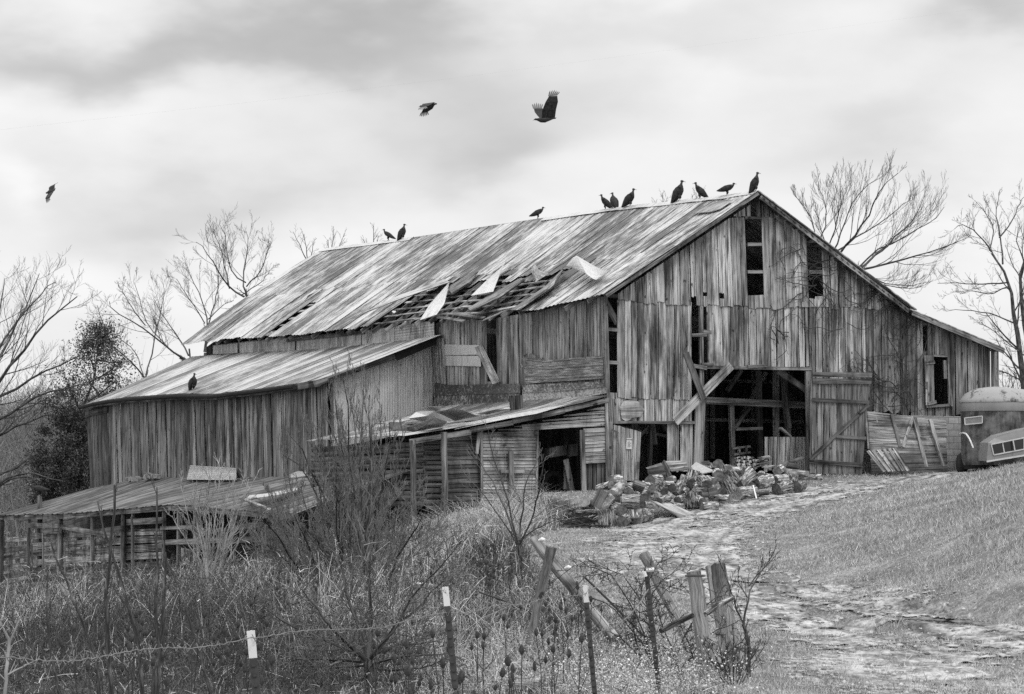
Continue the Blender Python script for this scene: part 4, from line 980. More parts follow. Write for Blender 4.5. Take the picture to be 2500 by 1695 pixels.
clap(mb, 1174, 1310, 1030, 1250, .0, (7, 9.5), tf, -.006, 1)
clap(mb, 1272, 1486, 985, 1052, .0, (9, 13), tf, -.06, 3)
clap(mb, 1424, 1480, 1048, 1132, .0, (8, 11), None, -.05, 1.5)
mb.build("clapboard_wall", M['clap'], crib)
mb = MB()
for k in range(5): mb.prism([onB(1425 + k * 11, 1200, .1), onB(1434 + k * 11, 1200, .1), onB(1434 + k * 11 , 1120, .1), onB(1425 + k * 11, 1122, .1)], NG, .03, UPV)
mb.build("low_boards", M['dark_wood'], crib)
for p, q, w_, b in [((1421, 1050), (1426, 1215), 12, -.03), ((1312, 1050), (1309, 1250), 5, -.02), ((1175, 1050), (1177, 1260), 6, -.05), ((1170, 1055), (1163, 1108), 9, -.06), ((1247, 1102), (1250, 1220), 13, -.12), ((1222, 1151), (1280, 1152), 8, -.08), ((1480, 985), (1484, 1175), 8, -.04), ((1306, 1056), (1314, 1058), 8, -.06), ((1494, 975), (1497, 1035), 22, -.02)]:
    mb = MB(); pbeam(mb, p, q, b, w_, .06); mb.build("trim_board", M['beam'], crib)
for u, vt, vb, w_, b in [(1010, 1075, 1238, 14, -.32), (1086, 1055, 1220, 15, -.32)]:
    mb = MB(); T, Bo = onB(u - 3, vt, b), onB(u + 2, vb, b); Bo[2] = gz(Bo[0], Bo[1]) - .2; mb.tube([Bo + (T - Bo) * t + np.array((random.uniform(-.015, .015), 0, 0)) for t in np.linspace(0, 1, 6)], w_ * 78 / FPX / 2, 8); mb.build("post", M['beam'], crib)
mb = MB(); v = 1062
while v < 1240:
    h = random.uniform(10, 15); P, Q = onB(1036 + random.uniform(-6, 6), v + h / 2, .32), onB(1176, v + h / 2 - random.uniform(-1, 2), .32); r_ = h * 77 / FPX / 2
    mb.tube([P, P * .5 + Q * .5 + UPV * random.uniform(-.02, .02), Q], [r_ * .95, r_, r_ * .9], 8); v += h + .6
mb.build("log_wall", M['logs'], crib)
mb = MB(); zb_ = onB(1036, 1238, .32)[2]; al_ = float(ab(onB(1040, 1150, .4))[0])
for k in range(12):
    z = zb_ + .02 + k * .155; mb.tube([B(al_, .45 + random.uniform(-.15, .1), z + .07), B(al_, 4, z + random.uniform(0, .1)), B(al_ + .1, 8.6, z)], [.075, .085, .08], 8)
mb.build("log_wall", M['logs'], crib)
mb = MB(); clap(mb, 1080, 1175, 1062, 1235, .16, (9, 13), None, -.03, 6); mb.build("thin_siding", M['logs'], crib)
mb = MB(); mb.prism([B(-6, 5, -1), B(-.1, 5, -1), B(-.1, 5, 2.6), B(-6, 5, 1.2)], NG, .03); mb.build("rear_wall", M['dark_wood'], crib)
# clutter in the crib's doorway
for q, b, lab, cat_ in [([(1340, 1118), (1388, 1110), (1385, 1086), (1342, 1094)], 1.2, "dark wooden box hanging inside the crib doorway", "box"), ([(1386, 1116), (1412, 1112), (1410, 1084), (1386, 1086)], .9, "grey board panel inside the crib doorway at the right jamb", "board"),
                   ([(1376, 1195), (1396, 1195), (1390, 1142), (1378, 1140)], .8, "narrow grey board standing inside the crib doorway", "board"), ([(1392, 1200), (1404, 1200), (1388, 1120), (1376, 1124)], .7, "leaning dark plank inside the crib doorway", "board")]:
    mb = MB(); mb.prism([onB(u, v, b) for u, v in q], NG, .05 if cat_ == "board" else .3, UPV); tag(mb.build("box" if cat_ == "box" else "leaning_board", M['inner']), lab, cat_)
mb = MB(); c = onB(1350, 1180, 1.6); T_ = [c + (G * math.cos(a) + UPV * math.sin(a)) * .28 for a in np.linspace(0, 2 * math.pi, 22)]; mb.tube(T_, .09, 8, cap=False); tag(mb.build("tyre", M['rubber'], smooth=True), "old dark tyre standing inside the crib doorway", "tyre")
# bent tin on the crib roof
cn = np.cross(roofC(.1, 1) - roofC(.1, 0), roofC(.9, .5) - roofC(.1, .5)); cn /= np.linalg.norm(cn)
if cn[2] < 0: cn = -cn
def on_crib(u, v, off=0.0): return onP(u, v, roofC(.25, .5) + cn * (off + .08), cn)
for q, m, lab in [([(966, 1052, .1), (1062, 1019, .5), (1092, 1030, .35), (1080, 1042, .1), (1010, 1054, .05)], 'zincgrey', "grey folded tin sheet with a raised peak at the crib roof's low corner"),
                  ([(996, 1022, .3), (1016, 1006, .35), (1060, 1003, .5), (1110, 1028, .2), (1040, 1030, .1)], 'zinc', "bright crumpled tin sheet in the middle of the crib roof"),
                  ([(1062, 1005, .5), (1118, 997, .55), (1168, 1016, .1), (1110, 1028, .1)], 'zincgrey', "speckled grey tin sheet folded over the crib roof"),
                  ([(1160, 1010, .2), (1245, 992, .12), (1246, 998, .06), (1190, 1012, .04)], 'zinc', "pale narrow tin strip on the crib roof left of the wooden block"),
                  ([(1028, 996, .3), (1060, 992, .5), (1090, 993, .5), (1060, 1006, .1)], 'zinc', "small dark-edged tin flap at the back of the crib roof"),
                  ([(1100, 1040, .05), (1398, 984, .06), (1310, 1010, .02), (1240, 1022, .02), (1110, 1048, .02)], 'zinc', "long pale tin edging strip along the crib roof's front"),
                  ([(948, 1030, .1), (1034, 1032, .2), (1030, 1042, .05), (960, 1050, .0)], 'rusty', "dark rusty tin strip at the low left of the crib roof")]:
    P_ = [on_crib(u, v, o_) for u, v, o_ in q]; c = sum(P_) / len(P_) + cn * .03; mb = MB(); k = len(P_)
    vs_ = P_ + [c] + [p - cn * .006 for p in P_] + [c - cn * .006]; fs = [(i, (i + 1) % k, k) for i in range(k)] + [((i + 1) % k + k + 1, i + k + 1, 2 * k + 1) for i in range(k)] + [(i, i + k + 1, (i + 1) % k + k + 1, (i + 1) % k) for i in range(k)]
    x_ = P_[1] - P_[0]; x_ = x_ / np.linalg.norm(x_); y_ = np.cross(cn, x_)
    mb.add(vs_, fs, [((p - P_[0]) @ x_, (p - P_[0]) @ y_, k + lab.__len__()) for p in vs_]); tag(mb.build("bent_tin_sheet", M[m]), lab, "tin sheet", "bent tin sheets on the crib roof")
mb = MB(); c = on_crib(1262, 1000, 0); Y_ = c[1]; h = 34 * Y_ / FPX; w_ = 26 * Y_ / FPX; mb.beam(c - UPV * .05, c + UPV * h - G * .03, w_, w_ * .9, up=S, jit=.01); tag(mb.build("wooden_block", M['logs']), "square wooden block standing on the crib roof", "block")

# ------------------------------------------------------------------ the woodpile
zx = lambda x, y: (1380 + x * .2582, 1060 + y * .2582)
front = pl([(0, 862), (330, 895), (700, 872), (880, 795), (1150, 705), (1300, 735), (1440, 722), (1640, 640), (1800, 615), (2000, 590), (2230, 560), (2330, 485)])
def pileY(x, y, d):
    g = ground_hit(*zx(x, front(x))); h = max(0, (front(x) - y - d / 2)) * .2582 * g[1] / FPX
    return min(g[1] + h * 1.1 + d * .2582 * g[1] / FPX * .5, 77.6)
def log_mesh(A, Bp, r, matb, matc, name="log", split=False):
    A = np.array(A, float); Bp = np.array(Bp, float); ax = Bp - A; Ln = np.linalg.norm(ax); ax /= Ln
    ref = np.array((0, 0, 1.0)) if abs(ax[2]) < .8 else np.array((1.0, 0, 0)); U = np.cross(ax, ref); U /= np.linalg.norm(U); V_ = np.cross(ax, U)
    n = 16 if not split else 12; ang = np.arange(n) * 2 * np.pi / n; prof = 1 + (fbm(np.cos(ang) * 1.3 + random.random() * 50, np.sin(ang) * 1.3, 3, 3) - .5) * .35
    if split:   # a quarter or half of a round: flat split faces
        k = random.choice((3, 4)); rot = random.random() * 6; prof = prof * np.minimum(1.15, .62 / np.maximum(np.cos((ang + rot) % (2 * np.pi / k) - np.pi / k), .3))
    K = 6; z = random.random() * 97; vs = []; bs = []; cc = (A + Bp) / 2
    for i in range(K):
        t = i / (K - 1); rr = r * prof * (1 + .06 * math.sin(t * 9 + z)) * np.array([1 + random.uniform(-.02, .02) for _ in range(n)])
        for j in range(n): vs.append(A + ax * Ln * t + rr[j] * (U * math.cos(ang[j]) + V_ * math.sin(ang[j])) - cc); bs.append((r * ang[j], Ln * t, z))
    fs = [(i * n + j, i * n + (j + 1) % n, (i + 1) * n + (j + 1) % n, (i + 1) * n + j) for i in range(K - 1) for j in range(n)]
    mb = MB(); mb.add(vs, fs, bs); o = mb.build(name, matb, None, not split); o.location = tuple(cc)
    for base, off in ((0, -.004), (K - 1, .004)):
        mb = MB(); ring = [np.array(vs[base * n + j]) + ax * off for j in range(n)]; c = sum(ring) / n; mb2 = [c] + ring
        mb.add(mb2, [(0, 1 + j, 1 + (j + 1) % n) for j in range(n)], [(np.dot(p - c, U), np.dot(p - c, V_), z) for p in mb2])
        e = mb.build("cut_face", matc); e.parent = o
    return o
# (x0, y0, x1, y1, diameter, kind, label); kinds: e end towards us, c crosswise, u upright, s split; + light cut face
LOGS = [
 (680, 805, 785, 780, 122, "e+", "log at the front left of the woodpile with a broad ringed pale cut end"),
 (542, 828, 600, 795, 104, "e", "dark-ended log just left of the ringed pale one at the front left of the woodpile"),
 (405, 880, 395, 725, 165, "u+", "wide upright stump with lichen at the front left corner of the woodpile"),
 (668, 800, 665, 718, 160, "u+", "flat-topped pale stump behind the ringed log at the front left of the woodpile"),
 (530, 720, 455, 690, 118, "e", "rounded log lying between the lichened stump and the flat-topped stump"),
 (298, 690, 372, 540, 118, "s", "tall split wedge leaning at the left end of the woodpile"),
 (330, 705, 445, 598, 88, "c+", "slanting pale-barked log below the bright one at the left of the woodpile"),
 (452, 572, 556, 478, 120, "c+", "bright smooth-barked log resting on top at the left of the woodpile"),
 (432, 474, 310, 512, 68, "e", "slim log with a dark end at the upper left of the woodpile"),
 (430, 442, 520, 430, 92, "c", "bark log at the very top left of the woodpile under the askew door"),
 (535, 640, 705, 640, 150, "s", "big split log with a bark back in the left middle of the woodpile"),
 (722, 680, 812, 702, 108, "c", "bark log lying just left of the smooth plank"),
 (642, 470, 742, 505, 108, "s", "split log with a flat top at the upper left of the woodpile"),
 (802, 445, 892, 430, 100, "e", "coarse-barked log below the wooden tub"),
 (985, 435, 1020, 425, 66, "e", "small log between the tub and the upright bark logs"),
 (902, 472, 1015, 470, 58, "c", "dark slim log lying crosswise below the wooden tub"),
 (1190, 470, 1216, 345, 112, "u+", "upright bark log standing over a dark cut end, highest in the middle of the woodpile"),
 (1196, 466, 1180, 430, 86, "e", "dark cut end below the highest upright log in the middle of the woodpile"),
 (1340, 486, 1290, 430, 96, "e", "log end with clear rings in the middle of the woodpile"),
 (1412, 446, 1340, 420, 64, "e", "small dark log end right of the clearly ringed one"),
 (1256, 508, 1230, 480, 60, "e", "smallest log end, left below the clearly ringed one"),
 (1096, 570, 1160, 522, 82, "e", "black-ended log left above the upright coarse-barked block"),
 (1212, 697, 1210, 558, 140, "u+", "upright coarse-barked block standing at the front middle of the woodpile"),
 (1092, 648, 1122, 620, 96, "e", "hollow dark log end left of the upright coarse-barked block"),
 (1292, 690, 1436, 680, 84, "c", "dark log lying crosswise on the grass right of the upright coarse-barked block"),
 (1556, 610, 1370, 608, 74, "e", "bark log lying crosswise with its end against the big pale-ended log"),
 (1636, 568, 1792, 548, 126, "e+", "big log with a light oval cut end at the right front of the woodpile"),
 (1812, 572, 1922, 556, 60, "s", "dark squared split piece right of the thin white stake"),
 (1350, 552, 1432, 530, 80, "s", "split block behind the dark crosswise log in the woodpile"),
 (1440, 580, 1500, 520, 76, "s", "split triangular piece above the crosswise bark log"),
 (1290, 580, 1350, 575, 76, "s", "dark split block right of the upright coarse-barked block"),
 (1492, 420, 1562, 532, 116, "c", "coarse-barked log tilted down to the right in the middle of the woodpile"),
 (1532, 330, 1612, 442, 94, "c", "mottled log tilted down to the right near the top of the woodpile"),
 (1440, 280, 1482, 342, 94, "c", "short log at the peak of the woodpile right of the white slab"),
 (1682, 352, 1512, 320, 66, "e", "slim log lying behind the peak of the woodpile"),
 (1446, 392, 1440, 360, 96, "e", "bark-ringed log end just below the woodpile's peak"),
 (1642, 472, 1772, 368, 126, "c", "largest ridged-bark log leaning up to the right, in front of the firewood stack"),
 (1802, 470, 1942, 438, 116, "e", "spotted-bark log with a dark end at the right of the woodpile"),
 (1996, 527, 2122, 490, 112, "e", "log with a wide grey cut end near the right end of the woodpile"),
 (2186, 502, 2242, 490, 94, "e", "blackened log end, last on the right at the front of the woodpile"),
 (2140, 452, 2140, 386, 130, "u+", "stump with a light sawn top at the right end of the woodpile"),
 (2050, 412, 2420, 408, 58, "c", "long log lying on the ground from the woodpile towards the open door"),
 (2004, 352, 2060, 322, 80, "e", "ringed log end in front of the stall boards"),
 (2040, 322, 2100, 268, 54, "c", "charred short pole leaning on logs in front of the stall boards"),
 (2118, 262, 2262, 224, 32, "c", "thin dark pole sticking out to the right in front of the stall boards"),
 (2082, 352, 2292, 376, 54, "c+", "pale log lying along the foot of the open barn door"),
 (2100, 292, 2192, 312, 60, "c", "short mottled log under the thin dark pole"),
 (1108, 482, 1136, 390, 74, "u", "narrow upright bark log left of the highest upright log"),
 (1042, 562, 1092, 462, 80, "c", "bark log leaning below the narrow upright one"),
 (902, 612, 1002, 590, 50, "c", "slim bark log lying left of the hollow dark end"),
 (202, 640, 272, 646, 74, "e+", "pale short log lying in the weeds at the left of the woodpile"),
 (832, 782, 882, 770, 48, "s", "small split chunk lying beside the foot of the smooth plank"),
 (120, 700, 260, 690, 34, "c", "thin weathered branch lying in the weeds left of the woodpile"),
 (90, 735, 300, 735, 40, "c", "grey pole lying in the weeds by the lichened stump"),
]
FILL = [(600, 560, 100), (560, 520, 90), (880, 640, 90), (1000, 690, 80), (1500, 640, 60), (1750, 500, 100), (1850, 400, 90), (1650, 430, 90), (1300, 640, 80), (750, 610, 100), (820, 520, 90), (1980, 440, 90),
        (1890, 400, 80), (620, 650, 100), (940, 540, 80), (1010, 520, 90), (1250, 560, 90), (1580, 520, 100), (1700, 560, 80), (700, 740, 90), (480, 620, 100), (380, 660, 90), (1330, 540, 80), (1900, 480, 90), (860, 580, 80), (1060, 620, 80), (1520, 380, 80), (780, 560, 90)]
for x0, y0, x1, y1, d, kd, lab in LOGS:
    yy = max(y0, y1); Ya = pileY((x0 + x1) / 2, yy, d) if kd[0] != 'u' else pileY(x0, y0 - d * .15, 10) + d * .2582 * 70 / FPX * .5
    r_ = d * 1.06 * .2582 * Ya / FPX / 2; A = PY(*zx(x0, y0), Ya); lp = math.hypot(x1 - x0, y1 - y0) * .2582 * Ya / FPX
    if kd[0] == 'e': dy = math.sqrt(max(.04, .48 ** 2 - lp ** 2)); Yb = Ya + dy; A = PY(*zx(x0, y0), Ya - .1)
    elif kd[0] == 'u': Yb = Ya + .02
    elif kd[0] == 's': Yb = Ya + random.uniform(-.05, .15)
    else: Yb = Ya + random.uniform(.12, .3)
    if lp > 1.2: Yb = Ya + .25
    Bp = PY(*zx(x1, y1), Yb); sp = kd[0] == 's'
    bm_ = M['bark'] if not sp else M['logs']
    if "smooth-barked" in lab or "pale-barked" in lab or "pale log" in lab or "pale short" in lab: bm_ = M['smoothbark']
    if sp and "bark back" in lab: bm_ = M['bark']
    if "charred" in lab or "dark pole" in lab: bm_ = M['dark_wood']
    o = log_mesh(A, Bp, r_, bm_, M['cutlight'] if '+' in kd else M['cut'], "log", sp); tag(o, lab, "log", "logs of the woodpile")
for x, y, d in FILL:
    Ya = pileY(x, y + 30, d) + .22; r_ = d * .2582 * Ya / FPX / 2; A = PY(*zx(x, y + random.uniform(-15, 15)), Ya - .12); a = random.uniform(.7, 2.4)
    o = log_mesh(A, A + np.array((math.cos(a), math.sin(a), random.uniform(-.15, .25))) * .48, r_, M['bark'], M['cut']); tag(o, "bark-covered log mostly hidden under other logs of the woodpile", "log", "logs of the woodpile")
rr_ = np.random.default_rng(8); n_ = 90; c_ = np.array([ground_hit(u, v) for u, v in zip(rr_.uniform(1385, 1475, n_), rr_.uniform(1252, 1292, n_))]); aa = rr_.uniform(0, 6.28, n_); el = rr_.uniform(-.05, .45, n_)
dd_ = np.stack([np.cos(aa) * np.cos(el), np.sin(aa) * np.cos(el) * .6, np.sin(el)], -1); Ls = rr_.uniform(.4, 1.3, n_); Pb_ = np.stack([c_ + UPV * .03 + dd_ * (Ls * t)[:, None] + rr_.normal(size=(n_, 3)) * .02 for t in (-.2, .2, .6)], 1); Pb_[..., 2] = np.maximum(Pb_[..., 2], c_[:, None, 2] + .01)
v_, f_ = tubes(Pb_, np.repeat(rr_.uniform(.008, .03, (n_, 1)), 3, 1) * np.array((1, .8, .4)), 5); o = mesh_np("twig_debris", v_, f_, M['trunk']); o["kind"] = "stuff"; o["label"] = "heap of fallen twigs and bark at the left foot of the woodpile"
# split sticks stacked inside the doorway
for k in range(46):
    x = 1610 + (k % 12) * 17 + random.uniform(-5, 5); y = 315 - (k // 12) * 30 + random.uniform(-8, 8); Ya = 77.9 + (k // 12) * .12; r_ = random.uniform(.035, .06)
    A = PY(*zx(x, y), Ya); o = log_mesh(A, A + np.array((random.uniform(-.05, .12), .45, .02)), r_, M['logs'], M['cutlight' if k % 3 else 'cut'], "firewood_stick", True)
    tag(o, "small split stick in the firewood stacked inside the barn doorway", "firewood", "split sticks stacked inside the doorway")
for k in range(14):
    x0, y0 = 1800 + random.uniform(-20, 60), 215 + (k % 7) * 15; Ya = 77.7
    mb = MB(); mb.beam(PY(*zx(x0, y0 + 8), Ya), PY(*zx(x0 + random.uniform(70, 120), y0 - random.uniform(-4, 22)), Ya + .1), .10, .035, jit=.01); tag(mb.build("split_slab", M['clap' if k % 2 else 'logs']), "thin split slab lying right of the stacked firewood sticks", "firewood", "thin slabs beside the firewood stack")

def pquad(q, Ys, th, m, name, label, cat, along=None, group=None):
    P_ = [PY(u, v, y) for (u, v), y in zip(q, Ys)]; n_ = np.cross(P_[1] - P_[0], P_[-1] - P_[0]); n_ /= np.linalg.norm(n_)
    if n_[1] > 0: n_ = -n_
    mb = MB(); mb.prism(P_, n_, th, along); return tag(mb.build(name, m), label, cat, group)
q = [zx(1090, 803), zx(1215, 765), zx(810, 570), zx(735, 582)]; pl0 = ground_hit(*q[0]); pl1 = ground_hit(*q[1])
P_ = [pl0 + UPV * .04, pl1 + UPV * .04, PY(*q[2], pl1[1] + 1.0), PY(*q[3], pl0[1] + 1.25)]
mb = MB(); n_ = np.cross(P_[1] - P_[0], P_[3] - P_[0]); n_ /= np.linalg.norm(n_); n_ = n_ if n_[2] > 0 else -n_
mb.prism(P_, n_, .03, P_[3] - P_[0]); tag(mb.build("smooth_plank", M['pale']), "wide smooth pale plank sloping from the woodpile onto the grass", "plank")
pquad([zx(1205, 330), zx(1300, 368), zx(1412, 346), zx(1236, 264), zx(1190, 306)], [75.6, 75.3, 75.4, 76.2, 76], .03, M['cap_frame'], "white_slab", "white five-sided slab lying on top of the woodpile by the doorway", "slab")
fr = empty("shallow_tray", PY(*zx(1330, 300), 76.6), "shallow frame tray lying behind the white slab", "tray")
for p, q_ in (((1300, 290), (1370, 275)), ((1370, 275), (1395, 320)), ((1290, 270), (1360, 262))): mb = MB(); mb.beam(PY(*zx(*p), 76.6), PY(*zx(*q_), 76.5), .05, .06); mb.build("side", M['beam'], fr)
mb = MB(); mb.prism([PY(*zx(x, y), Y_) for x, y, Y_ in ((1300, 295, 76.55), (1385, 322, 76.4), (1370, 278, 76.6), (1300, 280, 76.65))], (0, -.5, .8), .01); mb.build("tray_bottom", M['zincgrey'], fr)
sb = empty("slatted_lid", PY(*zx(1060, 300), 76.3), "slatted wooden lid leaning over the tub at the back of the woodpile", "lid")
for k in range(5):
    f0, f1 = k / 5, (k + .86) / 5; lp_ = lambda t: (945 + 62 * t, 255 + 100 * t); rp_ = lambda t: (1132 + 44 * t, 250 + 80 * t)
    mb = MB(); mb.prism([PY(*zx(*lp_(f1)), 76.2 - .5 * f1), PY(*zx(*rp_(f1)), 76.2 - .5 * f1), PY(*zx(*rp_(f0)), 76.2 - .5 * f0), PY(*zx(*lp_(f0)), 76.2 - .5 * f0)], (0, -.7, .6), .03, G); mb.build("slat", M['clap' if k % 2 else 'beam'], sb)
mb = MB(); mb.beam(PY(*zx(928, 262), 76.15), PY(*zx(990, 400), 75.6), .05, .12, up=S); mb.build("side_rail", M['dark_wood'], sb)
tb_ = empty("wooden_tub", PY(*zx(860, 430), 75.9), "dark wooden tub box tipped on its side below the slatted lid", "box")
for q_, m in ((((800, 408), (945, 438), (962, 402), (925, 296), (778, 332)), 'dark_wood'), (((778, 330), (925, 295), (905, 272), (760, 318)), 'beam')):
    mb = MB(); mb.prism([PY(*zx(*p), 75.8 + (.25 if m == 'beam' else 0)) for p in q_], (0, -1, .1), .35 if m != 'beam' else .05, G); mb.build("side_panel", M[m], tb_)
for y in (352, 392): mb = MB(); mb.beam(PY(*zx(785, y + 4), 75.77), PY(*zx(950, y - 6), 75.77), .02, .03); mb.build("hoop", M['steel'], tb_)
mb = MB(); mb.beam(PY(*zx(1776, 488), 71.6), PY(*zx(1808, 612), 71.2), .03, .04); tag(mb.build("white_stake", M['white']), "thin white stake leaning on the big pale-ended log", "stake")
mb = MB(); mb.beam(PY(*zx(2080, 590), 71.8), PY(*zx(2000, 592), 71.8), .04, .02); tag(mb.build("wood_chip", M['white']), "white wood chip on the ground below the wide grey log end", "chip")
mb = MB(); mb.beam(PY(*zx(1890, 330), 76.4), PY(*zx(1995, 298), 76.6), .09, .03); tag(mb.build("loose_board", M['clap']), "short pale board lying between the woodpile and the stall boards", "board")

# ------------------------------------------------------------------ wagon side, pallet, caravan, truck cap
wg = empty("wagon_side", PY(2215, 1150, 81), "old board wagon side with battens leaning against the block footing", "panel")
Wc = {'bl': PY(2112, 1102, 82.1), 'br': PY(2314, 1152, 81.6), 'tr': PY(2311, 1026, 83.2), 'tl': PY(2117, 1003, 82.2)}
Wb = {'bl': PY(2128, 1158, 80.9), 'br': PY(2314, 1152, 81.6)}
def Wp(s_, t): return (Wb['bl'] * (1 - s_) + Wb['br'] * s_) * (1 - t) + (Wc['tl'] * (1 - s_) + Wc['tr'] * s_) * t
wn_ = np.cross(Wp(1, 0) - Wp(0, 0), Wp(0, 1) - Wp(0, 0)); wn_ /= np.linalg.norm(wn_); wn_ = wn_ if wn_[1] < 0 else -wn_
for k in range(6):
    t0, t1 = k / 6, (k + .95) / 6; mb = MB(); mb.prism([Wp(0, t0), Wp(1, t0), Wp(1 - random.uniform(0, .02), t1), Wp(random.uniform(0, .01), t1)], wn_, .03, Wp(1, 0) - Wp(0, 0)); mb.build("plank", M['dark_wood' if k < 2 else 'shedwall'], wg)
def wpx(u, v): return onP(u, v, Wp(.5, .5) + wn_ * .03, wn_)
for p, q_, w_ in [((2133, 1006), (2154, 1096), 8), ((2177, 1012), (2197, 1092), 8), ((2229, 1018), (2204, 1092), 8), ((2233, 1020), (2263, 1148), 9), ((2271, 1025), (2306, 1150), 10), ((2115, 1004), (2121, 1098), 7)]:
    mb = MB(); P, Q = wpx(*p), wpx(*q_); mb.beam(P, Q, .05, w_ * P[1] / FPX, up=np.cross(Q - P, wn_)); mb.build("batten", M['beam'], wg)
mb = MB(); mb.beam(PY(2248, 1154, 81.2), PY(2314, 1152, 81.3), .15, .07); mb.build("sill_beam", M['dark_wood'], wg)
pt = empty("pallet", PY(2165, 1150, 80.3), "grey slatted pallet leaning against the old wagon side", "pallet")
for k in range(6):
    f = k / 5; mb = MB(); P, Q = PY(2119 + 64 * f, 1101 - 7 * f, 80.9), PY(2160 + 57 * f, 1152 - 2 * f, 80.2); mb.beam(P, Q, .02, .10, up=(.3, 0, 1) if False else np.cross(Q - P, (0, -.8, .6))); mb.build("slat", M['gable'], pt)
for f in (.06, .5, .94):
    mb = MB(); a_, b_ = (2119 + 41 * f, 1101 + 51 * f), (2183 + 34 * f, 1094 + 56 * f); P, Q = PY(*a_, 80.98 - .7 * f), PY(*b_, 80.98 - .7 * f); mb.beam(P, Q, .09, .05); mb.build("runner", M['dark_wood'], pt)

van = empty("caravan", PY(2440, 1140, 81), "derelict round-nosed caravan with flaking pale roof and rusty dark body", "caravan")
vd = np.array((.45, .893, 0)); ve = np.array((.893, -.45, 0)); vo = PY(2409, 1135, 79.6); z0 = .62
def vplan(inset, n=40):
    hw, ln, nose = 1.0 - inset, 5.2 - inset, .95 - inset * .6; pts = []
    for a in np.linspace(-math.pi / 2, math.pi / 2, 21): pts.append((math.copysign(abs(math.sin(a)) ** .75, a) * hw, inset + nose - nose * abs(math.cos(a)) ** .75))
    pts += [(hw, 2.0), (hw, 3.2), (hw, 4.4), (hw * .8, ln), (0, ln), (-hw * .8, ln), (-hw, 4.4), (-hw, 3.2), (-hw, 2.0)]
    return pts
def vring(inset, z): return [np.array((vo[0], vo[1], 0)) + ve * x + vd * y + UPV * z for x, y in vplan(inset)]
def loft(levels, m, name, parent, cap=True, smooth=True):
    rings = [vring(i, z) for i, z in levels]; n = len(rings[0]); mb = MB(); vs = [p for r_ in rings for p in r_]; bs = [(j * .2, p[2], 3) for r_ in rings for j, p in enumerate(r_)]
    fs = [(i * n + j, i * n + (j + 1) % n, (i + 1) * n + (j + 1) % n, (i + 1) * n + j) for i in range(len(rings) - 1) for j in range(n)]
    if cap: fs.append(tuple(range((len(rings) - 1) * n, len(rings) * n)))
    mb.add(vs, fs, bs); return mb.build(name, m, parent, smooth)
zB, zT, zR = 2.30, 2.58, 3.02
loft([(.05, z0 + .05), (.0, z0 + .25), (.0, zB)], M['caravan_body'], "body", van, False)
loft([(-.02, zB - .02), (-.03, zB + .02), (-.03, zT - .02), (-.015, zT)], M['caravan_band'], "roof_band", van, False)
loft([(-.04, zT - .03), (-.04, zT + .03), (.02, zT + .10), (.10, zT + .22), (.24, zT + .33), (.42, zR - .04), (.7, zR), (.95, zR + .02)], M['caravan_roof'], "roof", van)
def vface(u, v, off): return onP(u, v, vo - vd * off + vd * .04, vd)
wf = MB(); q = [(2356, 1037), (2398, 1033), (2398, 1016), (2355, 1021)]
yy = [79.9, 79.65, 79.65, 79.9]
P_ = [PY(u, v, y - .08) for (u, v), y in zip(q, yy)]
for i in range(4): wf.beam(P_[i], P_[(i + 1) % 4], .03, .03)
win = wf.build("window_frame", M['cap_frame'], van); mb = MB(); mb.prism(P_, (-.2, -1, 0), .02); mb.build("pane", M['cap_paint'], win)
mb = MB(); mb.prism([PY(2448, 1051, 79.55), PY(2467, 1050, 79.75), PY(2466, 1018, 79.75), PY(2447, 1017, 79.55)], (0, -1, 0), .03); mb.build("window_opening", M['ink'], van)
mb = MB(); mb.tube([PY(u, v, y) for u, v, y in ((2344, 1059, 80.5), (2352, 1057, 80.0), (2359, 1060, 79.75), (2366, 1070, 79.6), (2371, 1081, 79.5), (2376, 1094, 79.45))], .025, 6); mb.build("grab_rail", M['white'], van)
mb = MB(); mb.tube([PY(2470, 1025, 79.8), PY(2497, 1050, 79.7)], .02, 6); mb.build("strut", M['white'], van)
for u in (2349, 2468): 
    mb = MB(); c = PY(u, 1132, 80.6); mb.tube([c - ve * .12, c - ve * .04, c + ve * .04, c + ve * .12], [.26, .32, .32, .26], 18); mb.build("wheel", M['rubber'], van)
mb = MB(); mb.prism([PY(2350, 1146, 80.4), PY(2420, 1143, 80.2), PY(2430, 1127, 80.1), PY(2348, 1127, 80.3)], (0, -1, 0), .02); mb.build("underframe", M['steel'], van)

cap_ = empty("truck_cap", PY(2460, 1120, 77.5), "pale grey camper shell with sliding side windows lying tilted before the caravan", "camper shell")
prof = [(2409, 1126), (2562, 1101), (2562, 1036), (2500, 1048), (2440, 1063), (2430, 1070), (2413, 1081)]
Pf = [PY(u, v, 77.2 + (u - 2409) * .004) for u, v in prof]; Pb = [p + np.array((.02, 1.5, .03)) for p in Pf]
for i in (3, 4, 5): Pf[i] = Pf[i] + np.array((0, .18, 0))
mb = MB(); n = len(Pf); mb.add(Pf + Pb, [tuple(range(n)), tuple(range(2 * n - 1, n - 1, -1))] + [(i, i + n, (i + 1) % n + n, (i + 1) % n) for i in range(n)], [(0, 0, 0)] * 2 * n); mb.build("shell", M['cap_paint'], cap_)
mb = MB(); wq = [(2420, 1085), (2500, 1069), (2500, 1097), (2426, 1111)]; Y_ = lambda u: 77.18 + (u - 2409) * .004
for i in range(3):
    p, q_ = wq[i], wq[(i + 1) % 4]; mb.beam(PY(*p, Y_(p[0])), PY(*q_, Y_(q_[0])), .03, .035)
mb.beam(PY(*wq[3], Y_(2426)), PY(*wq[0], Y_(2420)), .03, .035)
for a_, b_ in (((2447, 1080), (2452, 1106)), ((2473, 1075), (2478, 1101))): mb.beam(PY(*a_, Y_(2450) + .02), PY(*b_, Y_(2450) + .02), .03, .05)
